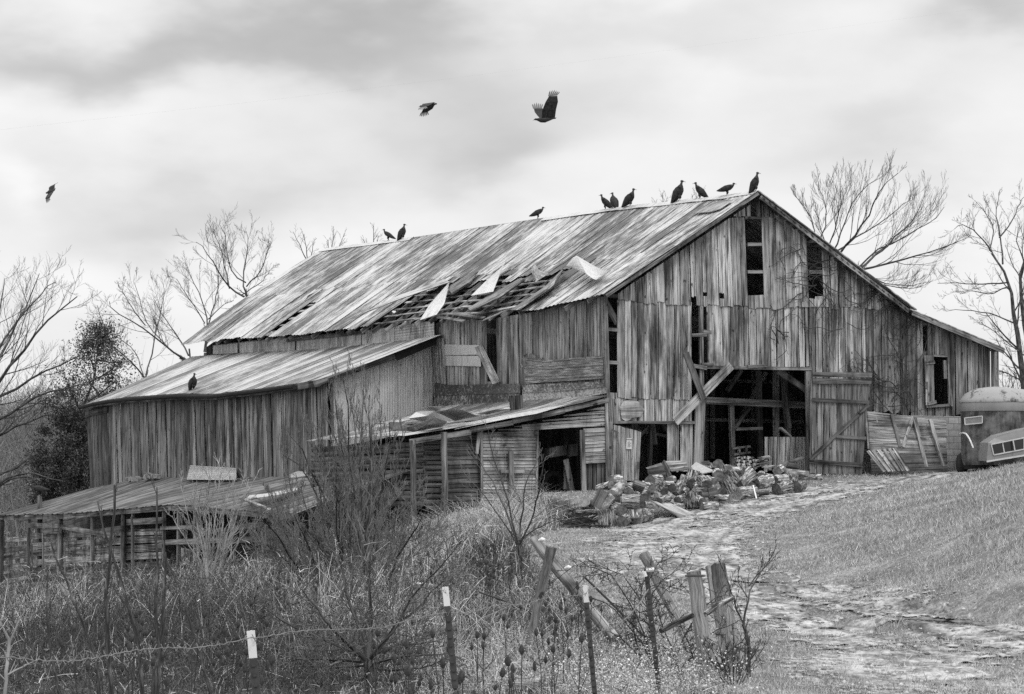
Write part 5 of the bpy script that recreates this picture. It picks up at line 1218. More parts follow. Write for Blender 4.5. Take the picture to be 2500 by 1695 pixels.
fr_ = mb.build("window_frame", M['cap_frame'], cap_)
mb = MB(); mb.prism([PY(u, v, Y_(u) + .005) for u, v in wq[::-1]], (0, -1, 0), .01); mb.build("pane", M['glass'], fr_)
mb = MB(); mb.beam(PY(2409, 1127, 77.1), PY(2562, 1102, 77.7), .03, .05); mb.build("base_rail", M['cap_frame'], cap_)

# ------------------------------------------------------------------ black vultures
def ringloft(mb, path, ry, rz_, n=12, mi=0, xf=None):
    path = np.array(path, float); K = len(path); T = np.gradient(path, axis=0); vs = []; z = 1.0
    for i in range(K):
        t = T[i] / (np.linalg.norm(T[i]) + 1e-9); U = np.array((0, 1.0, 0)); W_ = np.cross(t, U); W_ /= np.linalg.norm(W_) + 1e-9
        for k in range(n):
            a = 2 * math.pi * k / n; vs.append(path[i] + U * ry[i] * math.cos(a) + W_ * rz_[i] * math.sin(a))
    fs = [(i * n + k, i * n + (k + 1) % n, (i + 1) * n + (k + 1) % n, (i + 1) * n + k) for i in range(K - 1) for k in range(n)] + [tuple(range(n)), tuple(range((K - 1) * n, K * n))]
    mb.add([xf(v) for v in vs] if xf else vs, fs, [(v[0], v[2], z) for v in vs], mi)
def rotY(p, a, c): p = np.asarray(p, float) - c; return np.array((p[0] * math.cos(a) + p[2] * math.sin(a), p[1], -p[0] * math.sin(a) + p[2] * math.cos(a))) + c
def vulture(pose, headturn=0.0, hunch=0.0):
    """Perched vulture facing +X with its feet at the origin; pose is how far it tips forward."""
    mb = MB(); c = np.array((0, 0, .22)); f = lambda p: rotY(p, pose, c)
    ringloft(mb, [(-.26, 0, -.02), (-.20, 0, .06), (-.14, 0, .14), (-.05, 0, .25), (.03, 0, .34), (.075, 0, .42), (.095, 0, .465), (.10, 0, .485)],
             [.05, .055, .085, .115, .12, .09, .05, .036], [.010, .016, .075, .105, .105, .075, .045, .034], 14, 0, f)
    for s_ in (-1, 1):                                 # folded wings
        ringloft(mb, [(.075, s_ * .085, .40), (.03, s_ * .115, .34), (-.05, s_ * .125, .24), (-.14, s_ * .10, .12), (-.22, s_ * .06, .03), (-.29, s_ * .03, -.035)],
                 [.03, .03, .034, .03, .02, .006], [.05, .085, .10, .075, .045, .012], 10, 0, f)
    nb = f((.10, 0, .475)); hd = nb + np.array((.02, 0, .085 - hunch)); ch, sh_ = math.cos(headturn), math.sin(headturn)
    def hx(p): p = np.asarray(p, float); d = p - hd; return hd + np.array((d[0] * ch - d[1] * sh_, d[0] * sh_ + d[1] * ch, d[2]))
    ringloft(mb, [nb - (.01, 0, .02), nb * .5 + hd * .5, hd + (0, 0, -.01)], [.042, .032, .031], [.042, .032, .031], 10, 1)
    ringloft(mb, [hd + (-.045, 0, .0), hd + (-.03, 0, .005), hd + (0, 0, .008), hd + (.035, 0, .0), hd + (.055, 0, -.006)], [.010, .028, .034, .026, .014], [.010, .028, .036, .026, .015], 10, 1, hx)
    ringloft(mb, [hd + (.05, 0, -.004), hd + (.085, 0, -.008), hd + (.108, 0, -.018), hd + (.112, 0, -.036)], [.013, .010, .007, .002], [.014, .011, .008, .002], 8, 2, hx)
    for s_ in (-1, 1):
        mb.tube([(.0, s_ * .05, .17), (.02, s_ * .05, .10), (-.005, s_ * .05, .055), (.0, s_ * .05, .01)], [.045, .03, .012, .011], 8, mi=0)
        mb.tube([(-.004, s_ * .05, .07), (0, s_ * .05, .006)], [.0125, .0115], 8, mi=2)
        for a in (-.5, 0, .5): mb.tube([(0, s_ * .05, .012), (.06 * math.cos(a), s_ * .05 + .06 * math.sin(a), .006)], [.010, .005], 5, mi=2)
        mb.tube([(0, s_ * .05, .012), (-.035, s_ * .05, .005)], [.009, .004], 5, mi=2)
    return mb
vult = []
def place_vulture(u, v, P, face, pose, hunch, turn, scale, label, group="vultures perched on the barn"):
    o = vulture(pose, turn, hunch).build("vulture", [M['black'], M['head'], M['leg']], smooth=True)
    o.location = tuple(P); o.rotation_euler = (0, 0, face); o.scale = (scale * 1.03,) * 3
    tag(o, label, "vulture", group)
rdg = lambda u: onA(u, float(np.interp(u, (785, 1027, 1285, 1500, 1782, 1852), (612, 581, 542, 512, 481, 470))), A0) + UPV * .05
for u, face, pose, hunch, turn, sc_, lab in [
    (948, math.pi - .2, .35, 0, .1, .82, "vulture facing left, farther left of the two at the far end of the ridge"),
    (983, -.5, -.15, 0, .6, .92, "upright vulture right of its neighbour at the far end of the ridge, head turned right"),
    (1313, -.15, .45, .02, 0, .80, "lone vulture facing right near the middle of the ridge, body level"),
    (1478, math.pi + .2, .15, 0, 0, .84, "vulture facing left, first of the three together on the ridge"),
    (1498, math.pi - .9, -.2, .0, .4, .84, "upright slim vulture in the middle of the three together on the ridge"),
    (1538, -.5, .05, .0, .2, .96, "vulture facing right, last of the three together on the ridge, tail over the tin"),
    (1658, -.55, -.1, 0, .2, 1.05, "large vulture facing right with its tail hanging over the tin"),
    (1709, math.pi + .2, .15, 0, -.1, .86, "vulture facing left between two right-facing ones on the ridge"),
    (1775, -.3, .62, .03, 0, .82, "crouching vulture facing right, second from the gable peak"),
    (1845, -.4, -.22, .0, .1, .92, "upright vulture standing on the gable peak at the end of the ridge")]:
    place_vulture(u, 0, rdg(u), face, pose, hunch, turn, sc_, lab)
place_vulture(0, 0, onP(472, 953, roofN(.5, .5), np.cross(roofN(1, .5) - roofN(0, .5), roofN(.5, 1) - roofN(.5, 0))) + UPV * .03, -.7, -.25, .0, .2, .95, "lone vulture standing on the lean-to's tin roof above the eave")
pp = PY(97, 1212, 104)
mb = MB(); mb.tube([(pp[0], pp[1], float(gz(pp[0], pp[1])) - .2), (pp[0] + .02, pp[1], pp[2] - .8), pp], [.11, .10, .09], 9); tag(mb.build("wooden_post", M['post']), "grey round wooden post behind the pole shed under a perched vulture", "post")
place_vulture(0, 0, pp, math.pi - .2, .75, .0, .1, 1.05, "vulture perched on the post behind the pole shed", "vultures perched off the barn")
def flyer(P, yaw, pitch, roll, wl, wr, scale, label):
    """Flying vulture facing +X; wl and wr are polylines (y out, z up, x shift) of each wing's spars."""
    mb = MB(); ringloft(mb, [(-.34, 0, .01), (-.26, 0, .005), (-.16, 0, 0), (0, 0, -.01), (.12, 0, 0), (.20, 0, .015), (.245, 0, .025), (.28, 0, .03), (.305, 0, .025), (.345, 0, .012)],
                         [.07, .06, .06, .09, .085, .05, .032, .032, .018, .004], [.008, .012, .045, .085, .08, .045, .03, .032, .018, .005], 12, 0)
    for s_, w_ in ((1, wl), (-1, wr)):
        w_ = np.array(w_, float); pts = []; ch_ = (.40, .42, .38, .25)
        for k in range(len(w_) - 1):
            a, b_ = w_[k], w_[k + 1]; ca, cb = ch_[k], ch_[k + 1]
            q = [np.array((.10 + a[2], s_ * a[0], a[1])), np.array((.10 + b_[2], s_ * b_[0], b_[1])), np.array((.10 + b_[2] - cb, s_ * b_[0], b_[1] - .01)), np.array((.10 + a[2] - ca, s_ * a[0], a[1] - .01))]
            n_ = np.cross(q[1] - q[0], q[3] - q[0]); mb.prism(q, n_, .012, mi=0)
        d = w_[-1] - w_[-2]; d /= np.linalg.norm(d)
        for j in range(6):                             # fingered primaries
            b0 = np.array((.10 + w_[-1][2] - .045 * j, s_ * w_[-1][0], w_[-1][1])); dr_ = np.array((d[2] * .6 + .12 - .13 * j, s_ * d[0], d[1])); dr_ /= np.linalg.norm(dr_); L_ = .20 - .015 * abs(j - 2)
            sd = np.array((.024, 0, 0)); mb.prism([b0 - sd, b0 + sd, b0 + dr_ * L_ * .7 + sd * .9, b0 + dr_ * L_, b0 + dr_ * L_ * .7 - sd * .8], np.cross(sd, dr_), .008, mi=1)
    mb.tube([(.33, 0, .015), (.375, 0, .0)], [.010, .003], 6, mi=2)
    o = mb.build("vulture", [M['black'], M['greyfeather'], M['leg']]); o.location = tuple(P); o.rotation_euler = (roll, pitch, yaw); o.scale = (scale,) * 3; tag(o, label, "vulture", "vultures in flight")
flyer(PY(1330, 292, 62), math.pi + .25, .12, .15, [(.05, .03, 0), (.22, .22, .0), (.34, .42, -.10), (.40, .58, -.22)], [(.05, .03, 0), (.18, .18, .05), (.24, .32, .10), (.26, .42, .1)], .80, "large vulture in flight with both wings raised high")
flyer(PY(1045, 258, 66), math.pi + .05, .18, .25, [(.05, .04, 0), (.26, .0, .10), (.40, -.12, .16), (.48, -.22, .24)], [(.05, .04, 0), (.26, .06, .08), (.38, .0, .12), (.44, -.06, .18)], .66, "vulture in flight with wings swept down, above the barn's middle")
flyer(PY(124, 468, 96), math.pi * .72, .15, -1.15, [(.05, .03, 0), (.20, .06, .02), (.32, .08, .0), (.38, .06, -.06)], [(.05, .03, 0), (.16, .06, .03), (.22, .05, .0), (.26, .02, -.06)], .95, "small distant vulture banking in flight at the far left of the sky")

# ------------------------------------------------------------------ bare trees
class Grow:
    def __init__(s, seed): s.r = np.random.default_rng(seed); s.br = []          # branches: (pts, radii, level)
    def limb(s, pts, r0, r1, lev=0):
        pts = np.asarray(pts, float); d = np.r_[0, np.cumsum(np.linalg.norm(np.diff(pts, axis=0), axis=1))]; n = 9
        q = np.linspace(0, d[-1], n); P = np.stack([np.interp(q, d, pts[:, k]) for k in range(3)], -1)
        P[1:-1] = .25 * P[:-2] + .5 * P[1:-1] + .25 * P[2:]; P[1:] += (s.r.random((n - 1, 3)) - .5) * d[-1] * .022
        s.br.append((P, np.linspace(r0, r1, n), lev)); return len(s.br) - 1
    def spawn(s, i, count, lo, hi, lev, ratio, ang=(20, 48), up=.25, rmin=.0045, rfac=.42, flat=1.0, wob=.10):
        """Side branches along branch i between fractions lo and hi of its length."""
        P, Rr, _ = s.br[i]; n = len(P); Ln = np.linalg.norm(np.diff(P, axis=0), axis=1).sum(); out_ = []
        for k in range(count):
            t = lo + (hi - lo) * (k + s.r.random()) / count; x = t * (n - 1); a = min(int(x), n - 2); f = x - a
            p = P[a] * (1 - f) + P[a + 1] * f; rr = Rr[a] * (1 - f) + Rr[a + 1] * f
            tg = P[a + 1] - P[a]; tg = tg / (np.linalg.norm(tg) + 1e-9); v = s.r.normal(size=3); v[1] *= flat; v -= tg * (v @ tg); v /= np.linalg.norm(v) + 1e-9
            an = math.radians(s.r.uniform(*ang)); d = tg * math.cos(an) + v * math.sin(an)
            L_ = Ln * s.r.uniform(*ratio) * (1.15 - .65 * t); m = 6; pts = [p]; st = L_ / (m - 1)
            for j in range(m - 1):
                d = d + np.array((0, 0, up)) * .3 + s.r.normal(size=3) * wob; d /= np.linalg.norm(d); pts.append(pts[-1] + d * st)
            r0 = max(min(rr * rfac, rr * .9), rmin); s.br.append((np.array(pts), np.linspace(r0, max(r0 * .3, rmin * .7), m), lev)); out_.append(len(s.br) - 1)
        return out_
    def fill(s, roots, spec, **kw):
        cur = roots
        for lev, (cnt, lo, hi, ratio) in enumerate(spec, 1):
            nx = []
            for i in cur: nx += s.spawn(i, cnt if isinstance(cnt, int) else int(s.r.integers(*cnt)), lo, hi, lev, ratio, **kw)
            cur = nx
        return cur
    def mesh(s, name, m, parent, levs, sides=(7, 5, 4, 3, 3)):
        vs, fs, bs, o = [], [], [], 0
        for lev in levs:
            for K in {len(b[0]) for b in s.br if b[2] == lev}:
                bb = [b for b in s.br if b[2] == lev and len(b[0]) == K]; P = np.array([b[0] for b in bb]); Rr = np.array([b[1] for b in bb]); n = sides[min(lev, 4)]
                v, f = tubes(P, Rr, n); ln = np.r_[0, np.cumsum(np.linalg.norm(np.diff(P[0], axis=0), axis=1))]
                b_ = np.zeros((len(bb), K, n, 3)); b_[..., 0] = Rr[:, :, None] * np.arange(n) * 2 * np.pi / n; b_[..., 1] = ln[None, :, None]; b_[..., 2] = (np.arange(len(bb)) * 1.37)[:, None, None]
                vs.append(v); fs.append(f + o); bs.append(b_.reshape(-1, 3)); o += len(v)
        return mesh_np(name, np.concatenate(vs), np.concatenate(fs), m, parent, np.concatenate(bs), smooth=True)
def px_limb(g, line, Y, r0, r1, dY=0.0, lev=0):
    n = len(line); return g.limb([PY(u, v, Y + dY * i / max(n - 1, 1)) for i, (u, v) in enumerate(line)], r0 * Y / FPX / 2, r1 * Y / FPX / 2, lev)
def tree(name, label, cat, Y, limbs, spec, seed, base=None, group=None, m=None, mt=None, grown_from=0, thin=1.0, **kw):
    """limbs: (pixel line, width px at start, at end, change of distance). The first starts at the ground."""
    g = Grow(seed); ids = [px_limb(g, l, Y, a * (thin if i else 1), b_ * thin, d) for i, (l, a, b_, d) in enumerate(limbs)]; p0 = g.br[0][0][0].copy()
    zg = float(gz(p0[0], p0[1]))
    if p0[2] > zg + .1:                                # carry the trunk down to the soil
        r_ = g.br[0][1][0]; g.limb([np.array((p0[0] + kw.get('lean', 0), p0[1], zg - .3)), p0 * .5 + np.array((p0[0], p0[1], zg)) * .5, p0], r_ * 1.3, r_)
    kw.pop('lean', None); g.fill(ids[grown_from:], spec, **kw)
    e = empty(name, (p0[0], p0[1], zg), label, cat, group)
    g.mesh("trunk", mt or M['trunk'], e, [0]); g.mesh("crown", m or M['twig'], e, [l for l in range(1, 6) if any(b[2] == l for b in g.br)])
    return e, g
TG = "bare trees behind the barn"
S1 = [(7, .15, 1.0, (.35, .6)), (6, .15, 1.0, (.35, .6)), (4, .2, 1.0, (.35, .6))]
S2 = [(8, .1, 1.0, (.3, .55)), (6, .15, 1.0, (.35, .6)), (4, .2, 1.0, (.35, .6))]
tree("bare_tree", "wide bare tree with sweeping limbs at the far left edge", "tree", 112,
     [([(-90, 1230), (-80, 1100), (-60, 1000)], 40, 26, 0), ([(-60, 1010), (0, 930), (60, 850), (130, 770), (185, 720)], 12, 3, -4), ([(-60, 990), (-20, 900), (40, 800), (70, 730), (95, 672)], 12, 2, 2), ([(-60, 1000), (-40, 860), (0, 760), (10, 680)], 12, 2, 4),
      ([(-60, 1020), (10, 960), (90, 920), (170, 880), (215, 860)], 11, 2, 3), ([(-50, 1050), (20, 1010), (100, 960), (180, 940), (230, 935)], 10, 2, -3), ([(-50, 1090), (10, 1055), (70, 1030), (130, 1010)], 10, 3, 2), ([(-60, 950), (-10, 850), (60, 760), (120, 700), (135, 690)], 8, 2, 5)],
     [(9, .12, 1.0, (.28, .5)), (6, .15, 1.0, (.35, .6)), (4, .2, 1.0, (.35, .6))], 3, group=TG, up=.35, thin=.85, wob=.08)
tree("bare_tree", "bare tree with crooked dark low branches at the left frame edge by the pole shed", "tree", 106,
     [([(-40, 1330), (-30, 1190), (-20, 1160)], 16, 12, 0), ([(-20, 1165), (20, 1150), (60, 1130), (95, 1085), (105, 1060)], 9, 3, 1), ([(-20, 1190), (30, 1160), (80, 1150), (110, 1165), (150, 1175)], 8, 2, -1), ([(-20, 1200), (20, 1172), (70, 1160), (90, 1180)], 7, 2, 0)],
     [(6, .2, 1.0, (.25, .45)), (4, .2, 1.0, (.35, .6))], 8, group=TG, up=.1)
tree("bare_tree", "open bare tree with forked trunk rising left of the barn's far roof corner", "tree", 132,
     [([(355, 1010), (355, 925)], 11, 9, 0), ([(355, 925), (320, 880), (270, 845), (250, 790), (238, 745)], 6, 2, -3), ([(355, 925), (372, 860), (383, 800), (395, 745), (404, 705)], 6, 1.5, 2), ([(350, 915), (330, 860), (300, 830), (262, 808)], 4, 1.5, 3)], S1, 5, group=TG, thin=.72)
tree("bare_tree", "bare tree with two long limbs slanting up left behind the barn's far eave", "tree", 124,
     [([(470, 890), (440, 872)], 10, 9, 0), ([(450, 876), (400, 845), (360, 805), (310, 785), (265, 750), (265, 735)], 7, 2, -3), ([(440, 872), (385, 830), (345, 760), (335, 700), (325, 690)], 5, 1.5, 2), ([(460, 868), (430, 815), (400, 780), (378, 730)], 6, 1.5, 4), ([(355, 795), (310, 735), (295, 700)], 4, 1.2, 0)], S1, 6, group=TG, thin=.72)
tree("bare_tree", "bare tree with a round crown standing behind the far roof corner", "tree", 128,
     [([(640, 800), (605, 730), (600, 715)], 10, 9, 0), ([(602, 718), (590, 680), (600, 640), (610, 590), (600, 565)], 6, 1.5, 2), ([(596, 725), (560, 705), (540, 675), (520, 640), (500, 605), (480, 590)], 7, 1.5, -3), ([(560, 705), (545, 640), (535, 590), (520, 565)], 5, 1.5, 1), ([(600, 690), (560, 660), (555, 610), (545, 560), (540, 552)], 5, 1.5, 3), ([(602, 700), (640, 660), (655, 610), (660, 590)], 5, 1.5, -2), ([(590, 720), (640, 690), (660, 660)], 4, 1.5, 2)], S1, 7, group=TG, thin=.72)
tree("bare_tree", "thin bare tree with an oval crown left of the round-crowned one", "tree", 134,
     [([(500, 860), (506, 800)], 8, 6, 0), ([(506, 800), (500, 750), (480, 700), (455, 650), (450, 640)], 5, 1.5, 2), ([(506, 800), (525, 740), (535, 690), (530, 650)], 5, 1.5, -2), ([(500, 790), (470, 740), (440, 700), (430, 680)], 4, 1.5, -2), ([(508, 780), (550, 740), (570, 735)], 4, 1.2, 1)], S1, 9, group=TG, thin=.72)
for k, (u, v, tops, lab) in enumerate([(750, 640, [(715, 565), (740, 570), (765, 590)], "crown tips of a bare tree above the left end of the ridge"), (800, 640, [(800, 585), (815, 560), (840, 570)], "crown tips of a bare tree just right of the ridge's left end"), (905, 610, [(885, 585), (912, 552), (925, 575)], "slender crown tips of a bare tree left of the two far vultures"),
                                       (1610, 540, [(1598, 490), (1618, 470), (1630, 480)], "faint crown tips of a bare tree between vultures near the gable"), (1690, 520, [(1690, 480), (1712, 460), (1700, 470)], "faint crown tips of a bare tree behind the vulture facing left")]):
    tree("bare_tree", lab, "tree", 138 + k * 2, [([(u, v + 60), (u, v)], 7, 6, 0)] + [([(u, v), ((u + a) / 2 + 4, (v + b_) / 2 + 6), (a, b_)], 4, 1.2, j - 1) for j, (a, b_) in enumerate(tops)], [(7, .3, 1.0, (.3, .5)), (4, .2, 1.0, (.3, .55))], 20 + k, group=TG, thin=.72)
tree("bare_tree", "large bare tree with limbs sweeping right from behind the gable's right slope", "tree", 118,
     [([(2060, 800), (2085, 690), (2095, 662)], 24, 16, 0), ([(2090, 665), (2150, 615), (2190, 575), (2230, 540), (2260, 480)], 9, 1.5, 2), ([(2095, 660), (2180, 640), (2250, 625), (2320, 600), (2360, 580)], 8, 1.5, -3), ([(2095, 655), (2140, 610), (2220, 575), (2280, 545), (2305, 508)], 6, 1.5, 4),
      ([(2050, 620), (2080, 580), (2120, 530), (2145, 470), (2190, 425)], 8, 1.5, -2), ([(2040, 615), (2090, 580), (2150, 540), (2200, 505), (2220, 490)], 6, 1.5, 3), ([(2030, 620), (2060, 560), (2075, 500), (2110, 460), (2140, 438)], 6, 1.5, 1), ([(2020, 610), (2045, 540), (2055, 480), (2050, 435)], 5, 1.2, -3),
      ([(2000, 590), (2020, 540), (2010, 480), (1995, 450)], 5, 1.2, 3), ([(1990, 580), (1985, 540), (1955, 490), (1935, 475)], 4, 1.2, 1), ([(2100, 665), (2150, 690), (2210, 700), (2270, 690)], 5, 1.2, 2), ([(2120, 690), (2170, 700), (2220, 705), (2260, 700)], 4, 1.2, -2), ([(2015, 600), (2000, 540), (1990, 500)], 4, 1.2, 0)],
     [(10, .12, 1.0, (.3, .55)), (6, .15, 1.0, (.35, .6)), (4, .2, 1.0, (.35, .6))], 31, group=TG, up=.45, lean=-1, thin=.75, wob=.06, ang=(14, 38))
tree("bare_tree", "tall bare tree at the right edge with a straight dark trunk behind the caravan", "tree", 104,
     [([(2500, 1040), (2497, 900), (2480, 800), (2470, 720), (2450, 650), (2420, 615)], 20, 5, 0), ([(2448, 645), (2440, 580), (2430, 520), (2440, 468)], 6, 1.5, 2), ([(2420, 615), (2390, 570), (2350, 545), (2330, 560)], 5, 1.5, -2), ([(2440, 580), (2470, 540), (2490, 500), (2500, 480)], 5, 1.5, 3), ([(2460, 690), (2410, 695), (2350, 690), (2290, 690)], 5, 1.5, -3), ([(2462, 700), (2420, 720), (2370, 710), (2320, 715)], 4, 1.2, 2),
      ([(2478, 790), (2430, 770), (2390, 760), (2350, 755), (2310, 760)], 5, 1.2, 2), ([(2490, 860), (2450, 830), (2420, 800), (2390, 790)], 4, 1.2, -2), ([(2415, 612), (2430, 560), (2400, 510), (2380, 490)], 4, 1.2, 1), ([(2496, 930), (2455, 910), (2442, 905)], 5, 2, -1)],
     [(8, .12, 1.0, (.25, .45)), (5, .15, 1.0, (.35, .55)), (3, .2, 1.0, (.35, .6))], 41, group=TG, up=.25, thin=.8)
tree("bare_tree", "second bare trunk at the very right edge of the view", "tree", 108,
     [([(2530, 1040), (2515, 900), (2500, 780), (2490, 700), (2500, 620), (2520, 560)], 18, 5, 0), ([(2495, 690), (2470, 640), (2455, 600)], 4, 1.5, 2), ([(2505, 800), (2540, 740), (2560, 700)], 5, 1.5, 2), ([(2512, 880), (2480, 850), (2450, 840)], 4, 1.5, -2), ([(2500, 640), (2480, 590), (2490, 540)], 4, 1.2, 1)],
     [(7, .12, 1.0, (.25, .45)), (5, .15, 1.0, (.35, .55))], 43, group=TG, up=.25, thin=.8)
for k, (u, lab) in enumerate([(2455, "low twiggy shrub behind the caravan by the lean-to's right corner"), (2490, "low twiggy shrub behind the caravan at the right edge")]):
    tree("bare_shrub", lab, "shrub", 98 + k * 3, [([(u, 1010), (u + 3, 985)], 4, 3, 0)] + [([(u, 1000), (u + dx, 950), (u + dx * 1.8, 905 + abs(dx))], 3, 1, 0) for dx in (-14, -5, 6, 15)], [(8, .1, 1, (.3, .5)), (4, .2, 1, (.3, .5))], 50 + k)

# evergreen at the left, dense below and thin above
def foliage(pts, size, mat_, name, parent, r, elong=2.2):
    """Small leaf-shaped faces scattered at the given points."""
    n = len(pts); d = r.normal(size=(n, 3)); d[:, 2] += .3; d /= np.linalg.norm(d, axis=1, keepdims=True); w_ = np.cross(d, r.normal(size=(n, 3))); w_ /= np.linalg.norm(w_, axis=1, keepdims=True)
    L_ = size * (.6 + .8 * r.random((n, 1))); W_ = L_ / elong
    v = np.stack([pts - d * L_ * .5, pts + w_ * W_ * .5, pts + d * L_ * .5, pts - w_ * W_ * .5], 1).reshape(-1, 3)
    return mesh_np(name, v, np.arange(n * 4).reshape(-1, 4), mat_, parent)
g = Grow(77); Yc = 114
tr = px_limb(g, [(195, 1320), (196, 1180), (200, 1050), (225, 920), (245, 790)], Yc, 12, 2)
for u0, v0, u1, v1 in [(200, 1060, 245, 975), (200, 1010, 150, 900), (225, 930, 300, 880), (240, 960, 205, 905), (215, 980, 280, 930), (230, 900, 200, 820), (236, 850, 275, 800), (238, 880, 320, 880)]: px_limb(g, [(u0, v0), ((u0 + u1) / 2, (v0 + v1) / 2 + 6), (u1, v1)], Yc, 5, 1.5, random.uniform(-2, 2))
g.fill(list(range(len(g.br))), [(14, .25, 1.0, (.12, .28)), (6, .2, 1, (.4, .7))], up=.2)
ce = empty("evergreen_tree", PY(195, 1320, Yc), "dark evergreen tree, dense below and sparse above, left of the lean-to", "tree")
g.mesh("trunk", M['trunk'], ce, [0])
pts = []; r = np.random.default_rng(5)
prof_ = pl([(785, 4), (830, 34), (880, 85), (940, 110), (985, 105), (1040, 72), (1100, 78), (1160, 82), (1220, 80), (1290, 72)]); cen_ = pl([(785, 245), (880, 232), (960, 215), (1040, 172), (1120, 160), (1290, 165)])
for k in range(420):                                   # clumps of sprays
    v = r.uniform(800, 1290); dens = 1.0 if v > 1010 else .40
    if r.random() > dens and v < 1010: 
        if r.random() < .35: continue
    a = r.uniform(0, 2 * math.pi); q = math.sqrt(r.random()); u = cen_(v) + prof_(v) * q * math.cos(a); Yq = Yc + prof_(v) * q * math.sin(a) * Yc / FPX
    c = PY(u, v, Yq); n = int(r.uniform(130, 230) * (1.0 if v > 1010 else .40)); sg_ = r.uniform(.12, .32) if v > 1010 else r.uniform(.15, .40)
    pts.append(c + r.normal(size=(n, 3)) * sg_ * np.array((1, 1, .7)))
foliage(np.concatenate(pts), .105, M['needle'], "crown", ce, r); g.mesh("crown", M['twig'], ce, [1, 2])

# the far hillside wood, one grey mass of stems
def woods():
    r = np.random.default_rng(12); n = 7000; P = np.empty((n, 4, 3)); Rr = np.empty((n, 4))
    y = r.uniform(140, 330, n); x = (r.uniform(-700, 480, n) - 1250 + 0) / FPX * y * r.uniform(.9, 1.1, n)
    x = np.where(r.random(n) < .12, r.uniform(-.25, .25, n) * y, x); z = gz(x, y); h = r.uniform(3, 7.5, n) * np.where(x > -5, .55, 1)
    base_ = np.stack([x, y, z], -1); d = r.normal(size=(n, 3)) * .22; d[:, 2] = 1
    for k in range(4): P[:, k] = base_ + d * (h * k / 3)[:, None] + r.normal(size=(n, 3)) * .12 * k; Rr[:, k] = .05 * (1 - k / 3.4)
    m_ = 5; Q = np.empty((n * m_, 4, 3)); Qr = np.empty((n * m_, 4))
    for j in range(m_):
        t = r.uniform(.3, 1, n); s0 = base_ + d * (h * t)[:, None]; dd = r.normal(size=(n, 3)) * .6 + (0, 0, .8); l = h * .28
        for k in range(4): Q[j::m_, k] = s0 + dd * (l * k / 3)[:, None] + r.normal(size=(n, 3)) * .06 * k; Qr[j::m_, k] = .025 * (1 - k / 3.6)
    v1, f1 = tubes(P, Rr, 3); v2, f2 = tubes(Q, Qr, 3)
    o = mesh_np("woods", np.r_[v1, v2], np.r_[f1, f2 + len(v1)], M['farwood']); o["kind"] = "stuff"; o["label"] = "grey leafless woods on the far hillside"
woods()

# ------------------------------------------------------------------ fences and posts in front
def gpx(u, v): return ground_hit(u, v)
fence_lab = ["steel fence post with a white painted tip, nearest the left corner, tip about the widest", "steel fence post with a white tip, between the left post and the leaning rough post", "slimmer steel fence post with a white tip, left of the briars", "dark leaning steel post with white insulators among the briars"]
def tpost(top, low, Y, tipv, label, w_=.045, tip=True):
    T, Lo = PY(*top, Y), PY(*low, Y); d = (Lo - T) / np.linalg.norm(Lo - T); zb = float(gz(Lo[0], Lo[1])) - .2; Bt = T + d * ((zb - T[2]) / d[2])
    e = empty("fence_post", (Bt[0], Bt[1], zb + .2), label, "fence post", "steel fence posts"); tp = PY(top[0] + (low[0] - top[0]) * (tipv - top[1]) / (low[1] - top[1]), tipv, Y)
    def tee(a, b, name, m):
        mb = MB(); mb.beam(a, b, w_, .006, up=(0, 1, 0)); mb.build(name, m, e)
    def body(a, b, m, name):
        mb = MB(); dd = b - a; x = np.cross(dd, (0, 1.0, 0)); x /= np.linalg.norm(x); y = np.cross(x, dd); y /= np.linalg.norm(y); h = w_ / 2
        prof = [(-h, 0), (h, 0), (h, .007), (.005, .007), (.005, .035), (-.005, .035), (-.005, .007), (-h, .007)]; n = 8
        mb.add([a + x * p + y * q for p, q in prof] + [b + x * p + y * q for p, q in prof], [tuple(range(n)), tuple(range(2 * n - 1, n - 1, -1))] + [(i, (i + 1) % n, (i + 1) % n + n, i + n) for i in range(n)], [(0, 0, 0)] * 16)
        Ln = np.linalg.norm(dd); s_ = dd / Ln
        if m is M['steel']:
            for t in np.arange(.04, Ln, .055): c = a + s_ * t - y * .003; mb.beam(c - x * .011, c + x * .011, .012, .014, up=y)
        mb.build(name, m, e)
    if tip: body(T, tp, M['post_paint'], "painted_tip"); body(tp, Bt, M['steel'], "post_shaft")
    else: body(T, Bt, M['steel'], "post_shaft")
    return e
tpost((612, 1540), (626, 1695), 14.6, 1607, fence_lab[0]); tpost((1087, 1433), (1113, 1695), 17.6, 1480, fence_lab[1], .042); tpost((1428, 1429), (1452, 1695), 22.5, 1471, fence_lab[2], .042)
e4 = tpost((1577, 1386), (1604, 1640), 27.5, 1400, fence_lab[3], .05, False)
for (a, b_) in (((1578, 1392), (1597, 1391)), ((1572, 1396), (1576, 1408))): mb = MB(); mb.tube([PY(*a, 27.4), PY(*b_, 27.4)], .022, 8); mb.build("insulator", M['white'], e4)
def wire(pts, label, rad=.0029, barbs=True, twist=True):
    P = np.array([PY(u, v, y) for u, v, y in pts]); d = np.r_[0, np.cumsum(np.linalg.norm(np.diff(P, axis=0), axis=1))]; n = int(d[-1] / .05); q = np.linspace(0, d[-1], n)
    C = np.stack([np.interp(q, d, P[:, k]) for k in range(3)], -1); C[:, 2] += .012 * np.sin(q * 3.1); mb = MB()
    C[:, 2] += (np.random.default_rng(3).random(n) - .5) * .010
    mb.tube(C, rad, 5)
    if barbs:
        for i in range(2, n - 2, 3):
            for s_ in (-1, 1): mb.beam(C[i] + np.array((0, 0, -.018)), C[i] + np.array((.02 * s_, .01, .022)), .003, .003)
    return tag(mb.build("barbed_wire" if barbs else "fence_wire", M['wire']), label, "wire", "fence wires")
